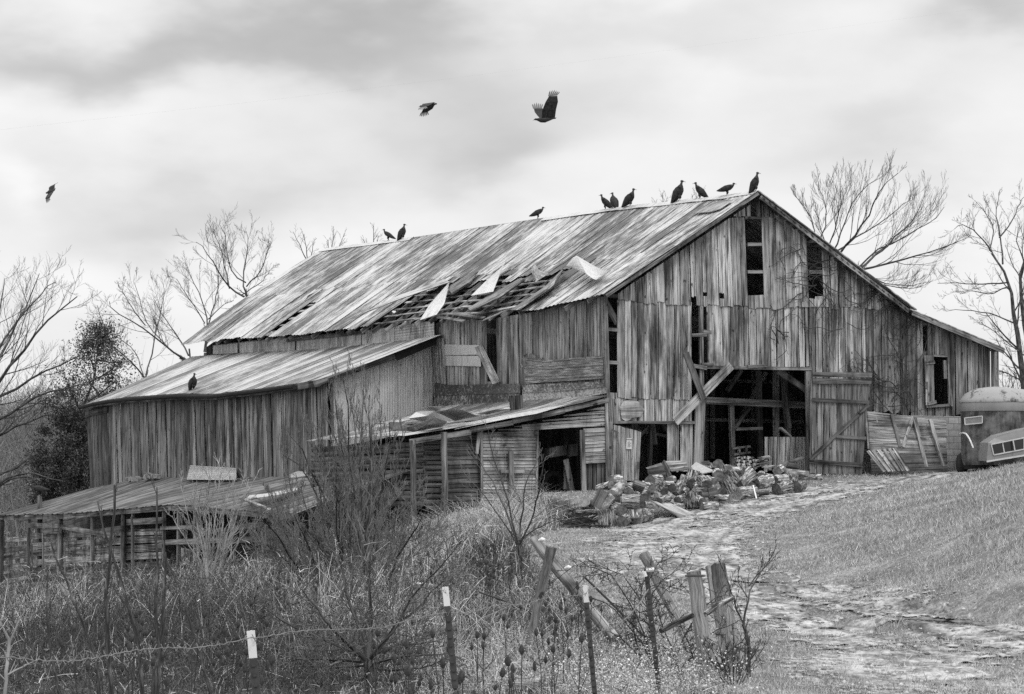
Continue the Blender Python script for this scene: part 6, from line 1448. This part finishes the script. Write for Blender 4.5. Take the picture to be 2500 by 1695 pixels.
wire([(-120, 1618, 11), (0, 1612, 11.6), (130, 1611, 12.2), (340, 1592, 13.3), (480, 1582, 14), (618, 1552, 14.55), (780, 1543, 15.5), (961, 1524, 16.7), (1090, 1499, 17.55), (1190, 1486, 19), (1320, 1466, 21), (1430, 1447, 22.45), (1501, 1418, 24.5), (1561, 1390, 26.5), (1694, 1380, 29)], "upper pale barbed strand strung between the white-tipped posts")
wire([(1060, 1708, 17), (1112, 1692, 17.55), (1300, 1650, 20.5), (1434, 1568, 22.45), (1462, 1548, 23.2), (1531, 1511, 25.5), (1584, 1440, 27.4)], "lower barbed strand sagging between the second and third posts", .004)
wire([(0, 1505, 40), (90, 1496, 40), (187, 1468, 40), (350, 1476, 41), (480, 1473, 42), (600, 1468, 43)], "thin old wire strung from the leaning stump on the left", .007, False)
def wpost(top, base, w0, w1, label, name="wooden_post", m='post', Y=None, bend_=0.0, cat="post", group="old wooden fence posts", ny=0.0):
    if Y is None: Bs = gpx(*base)
    else: Bs = PY(*base, Y)
    T = PY(*top, Bs[1] + ny); k = 7; mb = MB(); wob = random.random() * 9
    P = [Bs + np.array((0, 0, -.25 if Y is None else 0)) if i == 0 else Bs + (T - Bs) * i / (k - 1) + np.array((bend_ * math.sin(i * math.pi / (k - 1)) + .005 * math.sin(i * 2.1 + wob), 0, 0)) for i in range(k)]
    r0, r1 = w0 * Bs[1] / FPX / 2, w1 * T[1] / FPX / 2; mb.tube(P, [(r0 + (r1 - r0) * i / (k - 1)) * (1 + .05 * math.sin(i * 2.7 + wob)) for i in range(k)], 11, wob=.018)
    return tag(mb.build(name, M[m]), label, cat, group)
wpost((1347, 1336), (1288, 1606), 17, 27, "rough split post leaning right, thinner at its charred foot", bend_=-.02)
wpost((1303, 1318), (1500, 1560), 28, 26, "long grey pole falling to the right behind the rough split post", Y=34, ny=1.5, m='beam')
wpost((1571, 1352), (1700, 1600), 26, 24, "weathered post leaning left behind the briars", ny=.5)
wpost((1694, 1396), (1732, 1668), 42, 36, "broad upright wooden post wrapped with wire at its top")
wpost((1752, 1378), (1800, 1652), 42, 37, "thickest wooden post, last before the track, beside the wire-wrapped one", ny=.3)
wpost((1730, 1385), (1778, 1640), 20, 18, "narrow board post squeezed between the two thickest posts", ny=.6)
wpost((156, 1428), (196, 1532), 24, 23, "leaning sawn-off post standing in the dark weeds on the left", ny=.3)
wpost((936, 1342), (1004, 1428), 24, 20, "short leaning post in the brush behind the multi-stemmed sapling", ny=.3)
mb = MB(); c = PY(1697, 1406, 28.3); mb.tube([c + np.array((math.cos(a), math.sin(a), 0.02 * math.sin(a))) * .105 for a in np.linspace(0, 2 * math.pi, 18)], .008, 5); tag(mb.build("wire_loop", M['steel']), "dark wire loop round the broad upright wooden post", "wire")
for (p, q, Y, r_, m, nm, lab, cat_) in [((1428, 1410), (1570, 1552), 33, .014, 'steel', "steel_rod", "thin dark steel rod leaning behind the third steel post", "rod"), ((1170, 1446), (1292, 1492), 36, .012, 'steel', "steel_rod", "thin dark rod lying aslant in the weeds left of the rough split post", "rod"),
                             ((1614, 1542), (1692, 1502), 28.6, .030, 'trunk', "dead_branch", "short black branch crossing between the leaning post and the broad post", "branch"), ((1722, 1500), (1790, 1458), 27.8, .03, 'bark', "dead_branch", "lichen-pale branch across the two thickest posts", "branch"),
                             ((1008, 1562), (1112, 1530), 33, .05, 'dark_wood', "fallen_log", "dark rotten log lying in the weeds behind the second steel post", "log"), ((1012, 1425), (1064, 1430), 40, .014, 'white', "white_rod", "white rod end lying in the brush by the short leaning post", "rod"), ((1240, 1632), (1300, 1628), 30, .06, 'stone', "fallen_log", "mossy stub of log on the ground below the rough split post", "log")]:
    mb = MB(); a, b_ = PY(*p, Y), PY(*q, Y + .3); mb.tube([a, a * .6 + b_ * .4 + UPV * .01, b_], [r_, r_ * 1.05, r_ * .9], 8, wob=r_ * .3 if r_ > .02 else 0); tag(mb.build(nm, M[m]), lab, cat_)
mb = MB(); mb.beam(PY(1436, 1452, 33.2), PY(1552, 1487, 33.6), .03, .075, up=(0, 0, 1)); tag(mb.build("broken_board", M['clap']), "broken pale board lying across the falling grey pole", "board")
for q, lab in (([(1236, 1700), (1300, 1672), (1330, 1668), (1318, 1690), (1290, 1706)], "flat pale slab lying at the bottom edge by the weeds"), ([(1386, 1612), (1420, 1603), (1416, 1614), (1392, 1618)], "small pale stone slab in the weeds left of the third steel post")):
    mb = MB(); P_ = [gpx(u, min(v, 1694)) + UPV * .12 + np.array((0, -(max(v, 1694) - 1694) * .02, 0)) for u, v in q]; mb.prism(P_[::-1], (0, 0, 1), .06, G); tag(mb.build("stone_slab", M['stone' if len(q) == 4 else 'clap']), lab, "slab")
for p, lab in (((1308, 1322), "left of two white insulators on the falling grey pole"), ((1372, 1390), "right of two white insulators on the falling grey pole")):
    mb = MB(); c = PY(p[0] + 8, p[1] - 2, 34); mb.tube([c, c + np.array((.04, -.03, .015)), c + np.array((.075, -.05, .01))], [.02, .028, .018], 8); tag(mb.build("insulator", M['white']), lab, "insulator", "white insulators")
mb = MB(); c = gpx(258, 1396) + UPV * .1; mb.tube([c + UPV * z for z in (-.1, .05, .16, .22, .25)], [.18, .19, .16, .09, .01], 12); tag(mb.build("white_bucket", M['white'], smooth=True), "small white domed bucket lying before the pen boards", "bucket")

# ------------------------------------------------------------------ saplings, bushes, briars
def shrub(name, label, cat, Y, limbs, spec, seed, m='twig', group=None, **kw):
    e, g = tree(name, label, cat, Y, limbs, spec, seed, group=group, m=M[m], mt=M['paletwig' if m == 'paletwig' else 'trunk'], **kw); return e, g
YB = float(gpx(905, 1690)[1])
shrub("sapling", "spreading thorny young tree with many low arching boughs, lower middle", "small tree", YB,
      [([(912, 1700), (903, 1650), (898, 1612)], 30, 22, 0), ([(898, 1615), (850, 1570), (815, 1540), (770, 1480), (735, 1440)], 13, 3, -.8), ([(898, 1612), (880, 1540), (850, 1470), (835, 1400), (828, 1350)], 12, 3, .5), ([(900, 1612), (905, 1530), (900, 1440), (905, 1370)], 13, 4, 0), ([(902, 1610), (950, 1545), (1000, 1500), (1060, 1440), (1095, 1400)], 10, 2, .8),
       ([(900, 1612), (960, 1540), (1010, 1450), (1060, 1395), (1130, 1325)], 8, 2, -.5), ([(892, 1615), (820, 1612), (760, 1610), (705, 1614)], 8, 2, .6), ([(890, 1605), (800, 1560), (720, 1535), (660, 1500), (640, 1480)], 9, 2, -.4), ([(905, 1600), (960, 1575), (1040, 1570), (1085, 1560)], 8, 2, .7), ([(905, 1622), (980, 1600), (1060, 1602), (1110, 1590)], 7, 2, -.7), ([(895, 1625), (810, 1628), (750, 1625)], 6, 2, .3), ([(905, 1630), (960, 1640), (1030, 1632), (1100, 1605)], 6, 2, .1)],
      [(11, .12, 1.0, (.22, .45)), (7, .15, 1.0, (.3, .55)), (4, .2, 1.0, (.35, .6))], 61, m='bushtwig', up=.15, rmin=.004, ang=(30, 65))
tops = [(690, 1105), (712, 1060), (738, 1010), (765, 1040), (790, 990), (815, 950), (840, 915), (862, 940), (885, 925), (905, 960), (930, 1005), (955, 1030), (985, 1055), (1005, 1110), (820, 1040), (770, 1100)]
YT = float(gpx(880, 1425)[1])
shrub("sapling_thicket", "tall thicket of upright budding saplings before the lean-to and crib", "thicket", YT,
      [([(885 + (u - 870) * .12, 1425), (882 + (u - 870) * .35, 1300), (880 + (u - 870) * .7, 1160), (u, v)], 8, 2, random.uniform(-2.5, 2.5)) for u, v in tops], [(13, .25, 1.0, (.14, .32)), (6, .15, 1.0, (.25, .5)), (3, .2, 1, (.3, .5))], 62, m='bushtwig', up=.9, rmin=.0042, ang=(18, 42))
tops2 = [(600, 1290), (620, 1340), (690, 1230), (720, 1260), (790, 1230), (830, 1220), (900, 1220), (1030, 1260), (1060, 1300), (1000, 1250), (670, 1330), (760, 1280), (660, 1200), (700, 1160), (735, 1185), (640, 1260), (775, 1170), (940, 1190), (980, 1210), (1015, 1200), (860, 1180), (820, 1160)]
shrub("sapling_thicket", "lower tangled brush spreading round the foot of the tall thicket", "thicket", YT - 5,
      [([(850 + (u - 850) * .35, 1480), (850 + (u - 850) * .7, 1350), (u, v)], 8, 2, random.uniform(-3, 3)) for u, v in tops2], [(12, .15, 1.0, (.18, .4)), (7, .15, 1.0, (.3, .55)), (4, .2, 1, (.35, .6))], 63, m='bushtwig', up=.5, rmin=.004, ang=(22, 60))
for lab, stems, seed in (("slim tall paired stem rising through the brush, left of the pair", [(886, 1600), (880, 1480), (884, 1350), (876, 1180), (880, 1010)], 64), ("slim tall paired stem rising through the brush, right of the pair", [(908, 1560), (905, 1440), (898, 1300), (905, 1150), (900, 1040)], 65)):
    shrub("sapling", lab, "small tree", 42, [(stems, 15, 3, 1)], [(26, .2, 1.0, (.08, .2)), (5, .15, 1, (.25, .5))], seed, m='bushtwig', up=.5, rmin=.0035, group="tall paired stems")
shrub("pale_shrub", "pale bare shrub fanning up before the pole shed's open bays", "shrub", float(gpx(520, 1462)[1]),
      [([(512 + (u - 520) * .05, 1465), (515 + (u - 520) * .35, 1360), (u, v)], 7, 1.5, random.uniform(-1, 1)) for u, v in [(440, 1180), (470, 1230), (480, 1195), (510, 1160), (535, 1150), (560, 1165), (590, 1185), (610, 1170), (640, 1250), (420, 1260), (500, 1230)]], [(9, .2, 1.0, (.2, .4)), (5, .15, 1.0, (.3, .5))], 66, m='paletwig', up=.4, rmin=.0055)
shrub("sapling", "slender vase-shaped sapling before the crib's clapboard wall", "small tree", float(gpx(1278, 1425)[1]),
      [([(1278, 1425), (1272, 1370), (1266, 1330)], 13, 10, 0), ([(1266, 1332), (1240, 1250), (1200, 1170), (1150, 1090)], 6, 1.5, 1), ([(1266, 1330), (1245, 1230), (1215, 1150), (1190, 1050)], 5, 1.5, -.5), ([(1268, 1330), (1275, 1240), (1285, 1170), (1320, 1110)], 6, 1.5, .5), ([(1268, 1332), (1300, 1260), (1320, 1180), (1330, 1120)], 5, 1.5, -1), ([(1268, 1320), (1310, 1290), (1355, 1270)], 5, 1.2, 0), ([(1262, 1330), (1205, 1240), (1130, 1150)], 4, 1.2, 1)],
      [(9, .2, 1.0, (.2, .42)), (5, .15, 1.0, (.3, .5))], 67, m='bushtwig', up=.4, rmin=.004)
near = [("near dark stem with a pale forked top, at the left edge third", [(275, 1720), (258, 1560), (257, 1480), (270, 1360), (282, 1180)], 13, 6, 15), ("near dark stem curving up left beside the pale-topped one", [(350, 1720), (338, 1560), (308, 1440), (264, 1340), (240, 1230)], 12, 4, 15.5), ("straightest near dark stem, right of the curving one", [(378, 1720), (384, 1600), (386, 1480), (380, 1340), (384, 1190)], 12, 4, 14.5),
        ("near stem with a pale upper half leaning right", [(372, 1720), (388, 1600), (400, 1460), (406, 1345)], 11, 7, 14.8), ("near thin dark stem bending left from the corner", [(242, 1720), (234, 1610), (200, 1520), (150, 1390), (121, 1322)], 9, 4, 16), ("near twig stem rising from the lower left corner", [(155, 1720), (128, 1620), (116, 1520), (118, 1400)], 8, 4, 16.5), ("near thin stem leaning left between the straight stem and the first white tip", [(520, 1720), (480, 1570), (440, 1440), (405, 1360)], 8, 3, 16)]
for k, (lab, line, w0, w1, Y) in enumerate(near):
    shrub("sapling", lab, "small tree", Y, [(line, w0 * 1.0, w1 * 1.0, .3)], [(5, .25, 1.0, (.12, .25)), (4, .2, 1.0, (.2, .4))], 80 + k, rmin=.0022, up=.3, group="near saplings at the lower left")
shrub("sapling", "forked pale twig stem at the bottom left edge", "small tree", 14, [([(10, 1720), (18, 1620), (22, 1560)], 9, 8, 0), ([(22, 1560), (0, 1520)], 6, 2, 0), ([(20, 1580), (40, 1530), (58, 1495)], 6, 2, 0), ([(14, 1650), (50, 1630), (85, 1615)], 5, 2, 0)], [(5, .2, 1, (.2, .4))], 90, m='paletwig', rmin=.002)
shrub("sapling", "small forked sapling beside the track, right of the wooden posts", "small tree", float(gpx(1828, 1655)[1]),
      [([(1828, 1660), (1829, 1580), (1815, 1525)], 11, 8, 0), ([(1815, 1525), (1828, 1450), (1850, 1400), (1885, 1370), (1895, 1330)], 6, 1.5, .3), ([(1815, 1525), (1800, 1490), (1780, 1430), (1755, 1365)], 5, 1.5, -.2), ([(1829, 1430), (1860, 1390), (1880, 1375), (1900, 1345)], 4, 1.5, .2), ([(1826, 1460), (1800, 1420), (1805, 1385)], 3, 1, 0)], [(7, .2, 1, (.2, .4)), (5, .2, 1, (.3, .5))], 91, rmin=.003, up=.4)
br = [([(1600, 1650), (1560, 1500), (1500, 1400), (1430, 1365), (1375, 1385), (1360, 1410)], 0), ([(1600, 1650), (1590, 1500), (1540, 1410), (1470, 1380), (1420, 1400), (1400, 1440)], .3), ([(1610, 1650), (1570, 1450), (1590, 1380), (1640, 1350), (1690, 1365)], -.3), ([(1610, 1650), (1580, 1470), (1600, 1410), (1650, 1385), (1700, 1400), (1720, 1440)], .4), ([(1620, 1660), (1540, 1530), (1480, 1470), (1440, 1460)], .2), ([(1630, 1660), (1660, 1560), (1720, 1480), (1770, 1440), (1800, 1470)], -.2), ([(1640, 1670), (1700, 1580), (1740, 1540), (1800, 1520)], .2),
      ([(1680, 1690), (1640, 1580), (1600, 1500), (1610, 1440), (1660, 1420)], .1), ([(1590, 1640), (1520, 1560), (1460, 1530), (1420, 1560)], -.3), ([(1700, 1690), (1760, 1620), (1800, 1560), (1830, 1570), (1850, 1600)], .2), ([(1720, 1690), (1690, 1600), (1660, 1520), (1620, 1470)], .3), ([(1570, 1640), (1540, 1500), (1560, 1420), (1610, 1400)], .5)]
shrub("rose_briar", "tangle of arching dark briar canes round the old wooden posts", "briar", float(gpx(1610, 1655)[1]), [(l, 4.5, 1.5, d) for l, d in br], [(16, .15, 1, (.10, .28)), (6, .2, 1, (.3, .6))], 92, rmin=.0036, up=.0, ang=(35, 75))
shrub("rose_briar", "low thorny twigs at the foot of the thickest post beside the track", "briar", float(gpx(1790, 1672)[1]), [([(1790 + d * 2, 1680), (1790 + d * 6, 1620), (1790 + d * 10, 1540 + abs(d) * 4)], 4, 1.2, d * .1) for d in (-8, -6, -4, -2, 0, 2, 4, 6, 8)], [(9, .15, 1, (.2, .4)), (5, .2, 1, (.3, .6))], 93, rmin=.0028, up=.3)

# vine creeping over the right of the gable
def vine():
    r = np.random.default_rng(4); g = Grow(14)
    starts = [(2200, 742, 26), (2005, 660, 14), (1985, 700, 12), (2150, 690, 14), (2090, 640, 6), (2240, 770, 14), (2130, 930, 16), (2180, 960, 16), (1925, 600, 4), (2210, 880, 10), (2040, 800, 6), (1900, 830, 5)]
    for u0, v0, n in starts:
        for k in range(n):
            u, v = u0 + r.normal() * 22, v0 + r.normal() * 14; a = r.uniform(0, 2 * math.pi); pts = []
            for j in range(12):
                uu = min(max(u, 1880), 2300); vv = max(v, topg(uu) - 2 if uu < 2222 else 764 + (uu - 2222) * .45); pts.append(onB(uu, vv, -.04 - .10 * r.random())); a += r.normal() * .55; a = a * .93 + math.pi / 2 * .07
                u += math.cos(a) * 9; v += math.sin(a) * 10
            g.limb(pts, r.uniform(.008, .02), .006, 0)
    for i in range(len(g.br)):
        if r.random() < .6: g.spawn(i, 3, .1, 1, 1, (.12, .3), rmin=.006, up=-.3, flat=.2)
    e = empty("creeping_vine", onB(2200, 1150, -.1), "bare vine creeping over the right half of the gable", "vine"); g.mesh("stem", M['twig'], e, [0]); g.mesh("vines", M['twig'], e, [1])
vine()

# ------------------------------------------------------------------ teasels
def make_teasel(h, seed):
    r = np.random.default_rng(seed); e = empty("teasel", (0, 0, 0), "tall dry teasel with a dark spiny seed head standing among the weeds", "teasel", "teasels in the field"); mb = MB()
    mb.tube([(0, 0, -.1), (.02, 0, h * .5), (.0, .02, h)], [.006, .005, .004], 5)
    for s_ in (-1, 1): mb.tube([(.01, 0, h * .55), (.10 * s_, .03, h * .72), (.12 * s_, .03, h * .85)], [.004, .003, .003], 4)
    o = mb.build("stem", M['twig'], e); o.matrix_parent_inverse.identity()
    def head(c, k):
        mb = MB(); mb.tube([c + UPV * z for z in (0, .010, .028, .048, .062, .072)], np.array([.008, .016, .019, .017, .011, .003]) * k, 9, wob=.006)
        for a in np.arange(0, 6.2, .9): mb.tube([c, c + np.array((math.cos(a) * .045, math.sin(a) * .045, .05)) * k], [.002, .001], 3)
        o = mb.build("seed_head", M['head'], e); o.matrix_parent_inverse.identity()
    head(np.array((0, .02, h)), 1.1); head(np.array((.12, .03, h * .85)), .8)
    if seed % 2: head(np.array((-.12, .03, h * .85)), .7)
    return e
protos = [make_teasel(.5, 1), make_teasel(.65, 2), make_teasel(.85, 3)]; used = [False] * 3; HT = (.5, .65, .85)
rt = np.random.default_rng(33)
for (ua, ub, va, vb, n) in [(1175, 1255, 1322, 1430, 24), (900, 1290, 1500, 1680, 16), (1270, 1490, 1430, 1620, 14), (540, 690, 1525, 1640, 10), (180, 480, 1490, 1640, 18), (600, 820, 1400, 1500, 8), (1025, 1065, 1172, 1200, 4)]:
    for _ in range(n):
        u, v = rt.uniform(ua, ub), rt.uniform(va, vb); k = int(rt.integers(3)); r_ = ray(u, v); ys = np.linspace(13, 78, 260); ok = np.nonzero(r_[2] * ys - gz(r_[0] * ys, ys) <= HT[k])[0]
        Y = float(ys[ok[0]]) if len(ok) else 40.0
        if n == 10: Y = max(14, Y)
        if not used[k]: t_ = protos[k]; used[k] = True
        else: t_ = copy_tree(protos[k])
        x, y = r_[0] * Y, Y; t_.location = (x, y, float(gz(x, y))); t_.rotation_euler = (rt.normal() * .06, rt.normal() * .06, rt.uniform(0, 6.28))

# ------------------------------------------------------------------ weeds, grass
def ribbons(base_, d, h, w_, K, r, droop=.25):
    n = len(base_); P = np.empty((n, K, 2, 3)); side = np.cross(d, r.normal(size=(n, 3))); side /= np.linalg.norm(side, axis=1, keepdims=True); lean_ = r.normal(size=(n, 3)) * droop; lean_[:, 2] = -np.abs(lean_[:, 2])
    for k in range(K):
        t = k / (K - 1); c = base_ + d * (h * t)[:, None] + lean_ * (h * t * t)[:, None]; ww = (w_ * (1 - .75 * t))[:, None] * side * .5
        P[:, k, 0] = c - ww; P[:, k, 1] = c + ww
    i = np.arange(n)[:, None] * K * 2 + np.arange(K - 1)[None] * 2; f = np.stack([i, i + 1, i + 3, i + 2], -1).reshape(-1, 4)
    return P.reshape(-1, 3), f
def scatter(n, y0, y1, x0f, x1f, r, p=1.0):
    y = y0 * (y1 / y0) ** (r.random(n) ** p); x = r.uniform(x0f, x1f, n) * y; return x, y
def foot(x, y):                                        # inside a building?
    P = np.stack([x, y, np.zeros_like(x)], -1) - C0; a, b = P @ G, P @ S
    return ((b > .05) & (a > -.1)) | ((b > .2) & (a > -6.4)) | ((b > 9) & (a > -7.5))
r = np.random.default_rng(99)
x, y = scatter(170000, 22, 106, -.27, .10, r, .85); k = in_poly(x, y, FIELD) & ~foot(x, y); x, y = x[k], y[k]; z = gz(x, y); n = len(x)
pat = fbm(x * .35, y * .35, 3, 40); keep = r.random(n) < .35 + pat * 1.1; x, y, z, pat = x[keep], y[keep], z[keep], pat[keep]; n = len(x)
d = r.normal(size=(n, 3)) * .28; d[:, 2] = 1; d /= np.linalg.norm(d, axis=1, keepdims=True)
h = (.16 + .95 * r.random(n) ** 2.2) * (.5 + 1.0 * pat); uu_ = 1250 + 6500 * x / y; h *= np.interp(y, (22, 26, 30, 36), (.25, .4, .65, 1.0)); h *= np.interp(uu_, (600, 1000, 1150, 1400, 1800), (1, 1, .75, .55, .35)) * np.where(uu_ < 800, np.interp(y, (38, 52, 66, 80, 95), (1, .75, .45, .28, .2)), 1); pl_ = fbm(x * .22 + 7, y * .12, 3, 44); lit = r.random(n) < np.clip(.53 + (x + 3) * .035 + (pl_ - .47) * 2.8, .08, .9)
for nm, mk, m in (("dry_weeds", lit, M['weed']), ("shaded_weeds", ~lit, M['weedshade'])):  # lit and shaded weeds, the difference put into their colours
    v, f = ribbons(np.stack([x, y, z - .02], -1)[mk], d[mk], h[mk], (.0075 + .011 * r.random(mk.sum()) ** 2 * (1.3 if mk is lit else 1.0)) * np.clip(y[mk] / 40, .7, 1.5), 4, r)
    kk = int(mk.sum() * 1.6); pick = r.integers(0, mk.sum(), kk); t = r.random(kk); tip = np.stack([x, y, z], -1)[mk][pick] + d[mk][pick] * (h[mk][pick] * t)[:, None] + r.normal(size=(kk, 3)) * .04
    dl = r.normal(size=(kk, 3)) * .6 + (0, 0, .4); dl /= np.linalg.norm(dl, axis=1, keepdims=True)
    v2, f2 = ribbons(tip, dl, .05 + .16 * r.random(kk), (.004 + .007 * r.random(kk)) * np.clip(y[mk][pick] / 40, .7, 1.6), 3, r, .5)
    o = mesh_np(nm, np.r_[v, v2], np.r_[f, f2 + len(v)], m); o["kind"] = "stuff"; o["label"] = "pale dry weeds covering the field" if mk is lit else "dead weeds covering the field with shade put into their colour"
# fine pale specks of dry asters round the posts
kk = 9000; u = r.normal(1560, 120, kk); Yp = r.uniform(25.5, 32, kk); xx = (u - 1250) / FPX * Yp; zz = gz(xx, Yp) + np.abs(r.normal(size=kk)) * .22
foliage(np.stack([xx, Yp, zz], -1), .022, M['weed'], "dry_asters", None, r, 1.3); bpy.data.objects["dry_asters"]["kind"] = "stuff"; bpy.data.objects["dry_asters"]["label"] = "fine pale dry flower specks round the old posts"
# tall curled grass by the crib
kk = 7000; u = r.uniform(1010, 1300, kk); v = 1205 + np.interp(u, (1010, 1180, 1300, 1430), (105, 60, 20, 10)) + r.uniform(0, 75, kk); P_ = np.array([ground_hit(a, b_) for a, b_ in zip(u[:400], v[:400])]); q = r.integers(0, 400, kk); P_ = P_[q] + r.normal(size=(kk, 3)) * (.35, .5, 0); P_[:, 2] = gz(P_[:, 0], P_[:, 1]) - .02
ok = ~foot(P_[:, 0], P_[:, 1]); P_ = P_[ok]; kk = len(P_); d = r.normal(size=(kk, 3)) * .3; d[:, 2] = 1; d /= np.linalg.norm(d, axis=1, keepdims=True)
v_, f_ = ribbons(P_, d, .3 + .6 * r.random(kk), np.full(kk, .013), 6, r, .55); o = mesh_np("tall_grass", v_, f_, M['weed']); o["kind"] = "stuff"; o["label"] = "tall curled dead grass along the crib wall"
# short winter grass on the bank and the verges
x, y = scatter(520000, 22, 88, -.13, .26, r, .8); k = ~in_poly(x, y, FIELD) & ~foot(x, y); x, y = x[k], y[k]
mu = mudness(x, y); k = r.random(len(x)) < np.clip(.85 - mu * .9, .14, 1); x, y = x[k], y[k]
for q, zp in PUDW:
    k = (pud_d(x, y, q) > 1.1) & ((pud_d(x, y + .9, q) > 1.2) | (r.random(len(x)) < .08)) & ((pud_d(x, y + 1.9, q) > 1.1) | (r.random(len(x)) < .15)); x, y = x[k], y[k]
z = gz(x, y); n = len(x); pt2 = fbm(x * .5, y * .5, 4, 61); bank_ = np.clip(((x / y) - .10) / .07, 0, 1)
d = r.normal(size=(n, 3)) * .55; d[:, 2] = 1; d[:, 1] -= .25; d /= np.linalg.norm(d, axis=1, keepdims=True); h = (.025 + .045 * r.random(n)) * (.45 + 1.1 * pt2) * np.where(r.random(n) < .02, 2.2, 1) * (1 + 1.0 * bank_ * (pt2 > .45)) ; wd = (.006 + .008 * r.random(n)) * np.clip(y / 40, .7, 1.7)
s_ = np.cross(d, r.normal(size=(n, 3))); s_ /= np.linalg.norm(s_, axis=1, keepdims=True); b0 = np.stack([x, y, z], -1); v_ = np.stack([b0 - s_ * wd[:, None] * .5, b0 + s_ * wd[:, None] * .5, b0 + d * h[:, None]], 1).reshape(-1, 3)
o = mesh_np("grass", v_, np.arange(n * 3).reshape(-1, 3), M['grass']); o["kind"] = "stuff"; o["label"] = "short winter grass on the bank and verges"
# faint overhead wire
mb = MB(); mb.tube([PY(-300, 350, 54), PY(680, 242, 66), PY(1100, 192, 72), PY(1500, 140, 78), PY(2700, -20, 96)], .0005, 4); tag(mb.build("overhead_wire", M['wire']), "faint overhead wire crossing the sky above the barn", "wire")

# pebbles and clods on the track
x, y = scatter(60000, 24, 84, -.06, .2, r, .8); mu = mudness(x, y); k = (mu > .05) & (r.random(len(x)) < .35); x, y = x[k], y[k]
for q, zp in PUDW:
    c = q.mean(0); rx = np.abs(q[:, 0] - c[0]).max(); ry = np.abs(q[:, 1] - c[1]).max(); k = np.hypot((x - c[0]) / rx, (y - c[1]) / ry) > 1.1; x, y = x[k], y[k]
n = len(x); sz = .010 + .035 * r.random(n) ** 4; c = np.stack([x, y, gz(x, y) + .012 + sz * .2], -1); o6 = np.array([(1, 0, 0), (0, 1, 0), (-1, 0, 0), (0, -1, 0), (0, 0, .65), (0, 0, -.65)])
v_ = c[:, None] + o6[None] * sz[:, None, None] * (.7 + .6 * r.random((n, 6, 1))); f8 = np.array([(0, 1, 4), (1, 2, 4), (2, 3, 4), (3, 0, 4), (1, 0, 5), (2, 1, 5), (3, 2, 5), (0, 3, 5)])
o = mesh_np("gravel", v_.reshape(-1, 3), (np.arange(n)[:, None, None] * 6 + f8[None]).reshape(-1, 3), M['pebble']); o["kind"] = "stuff"; o["label"] = "loose pebbles and clods on the dirt track"
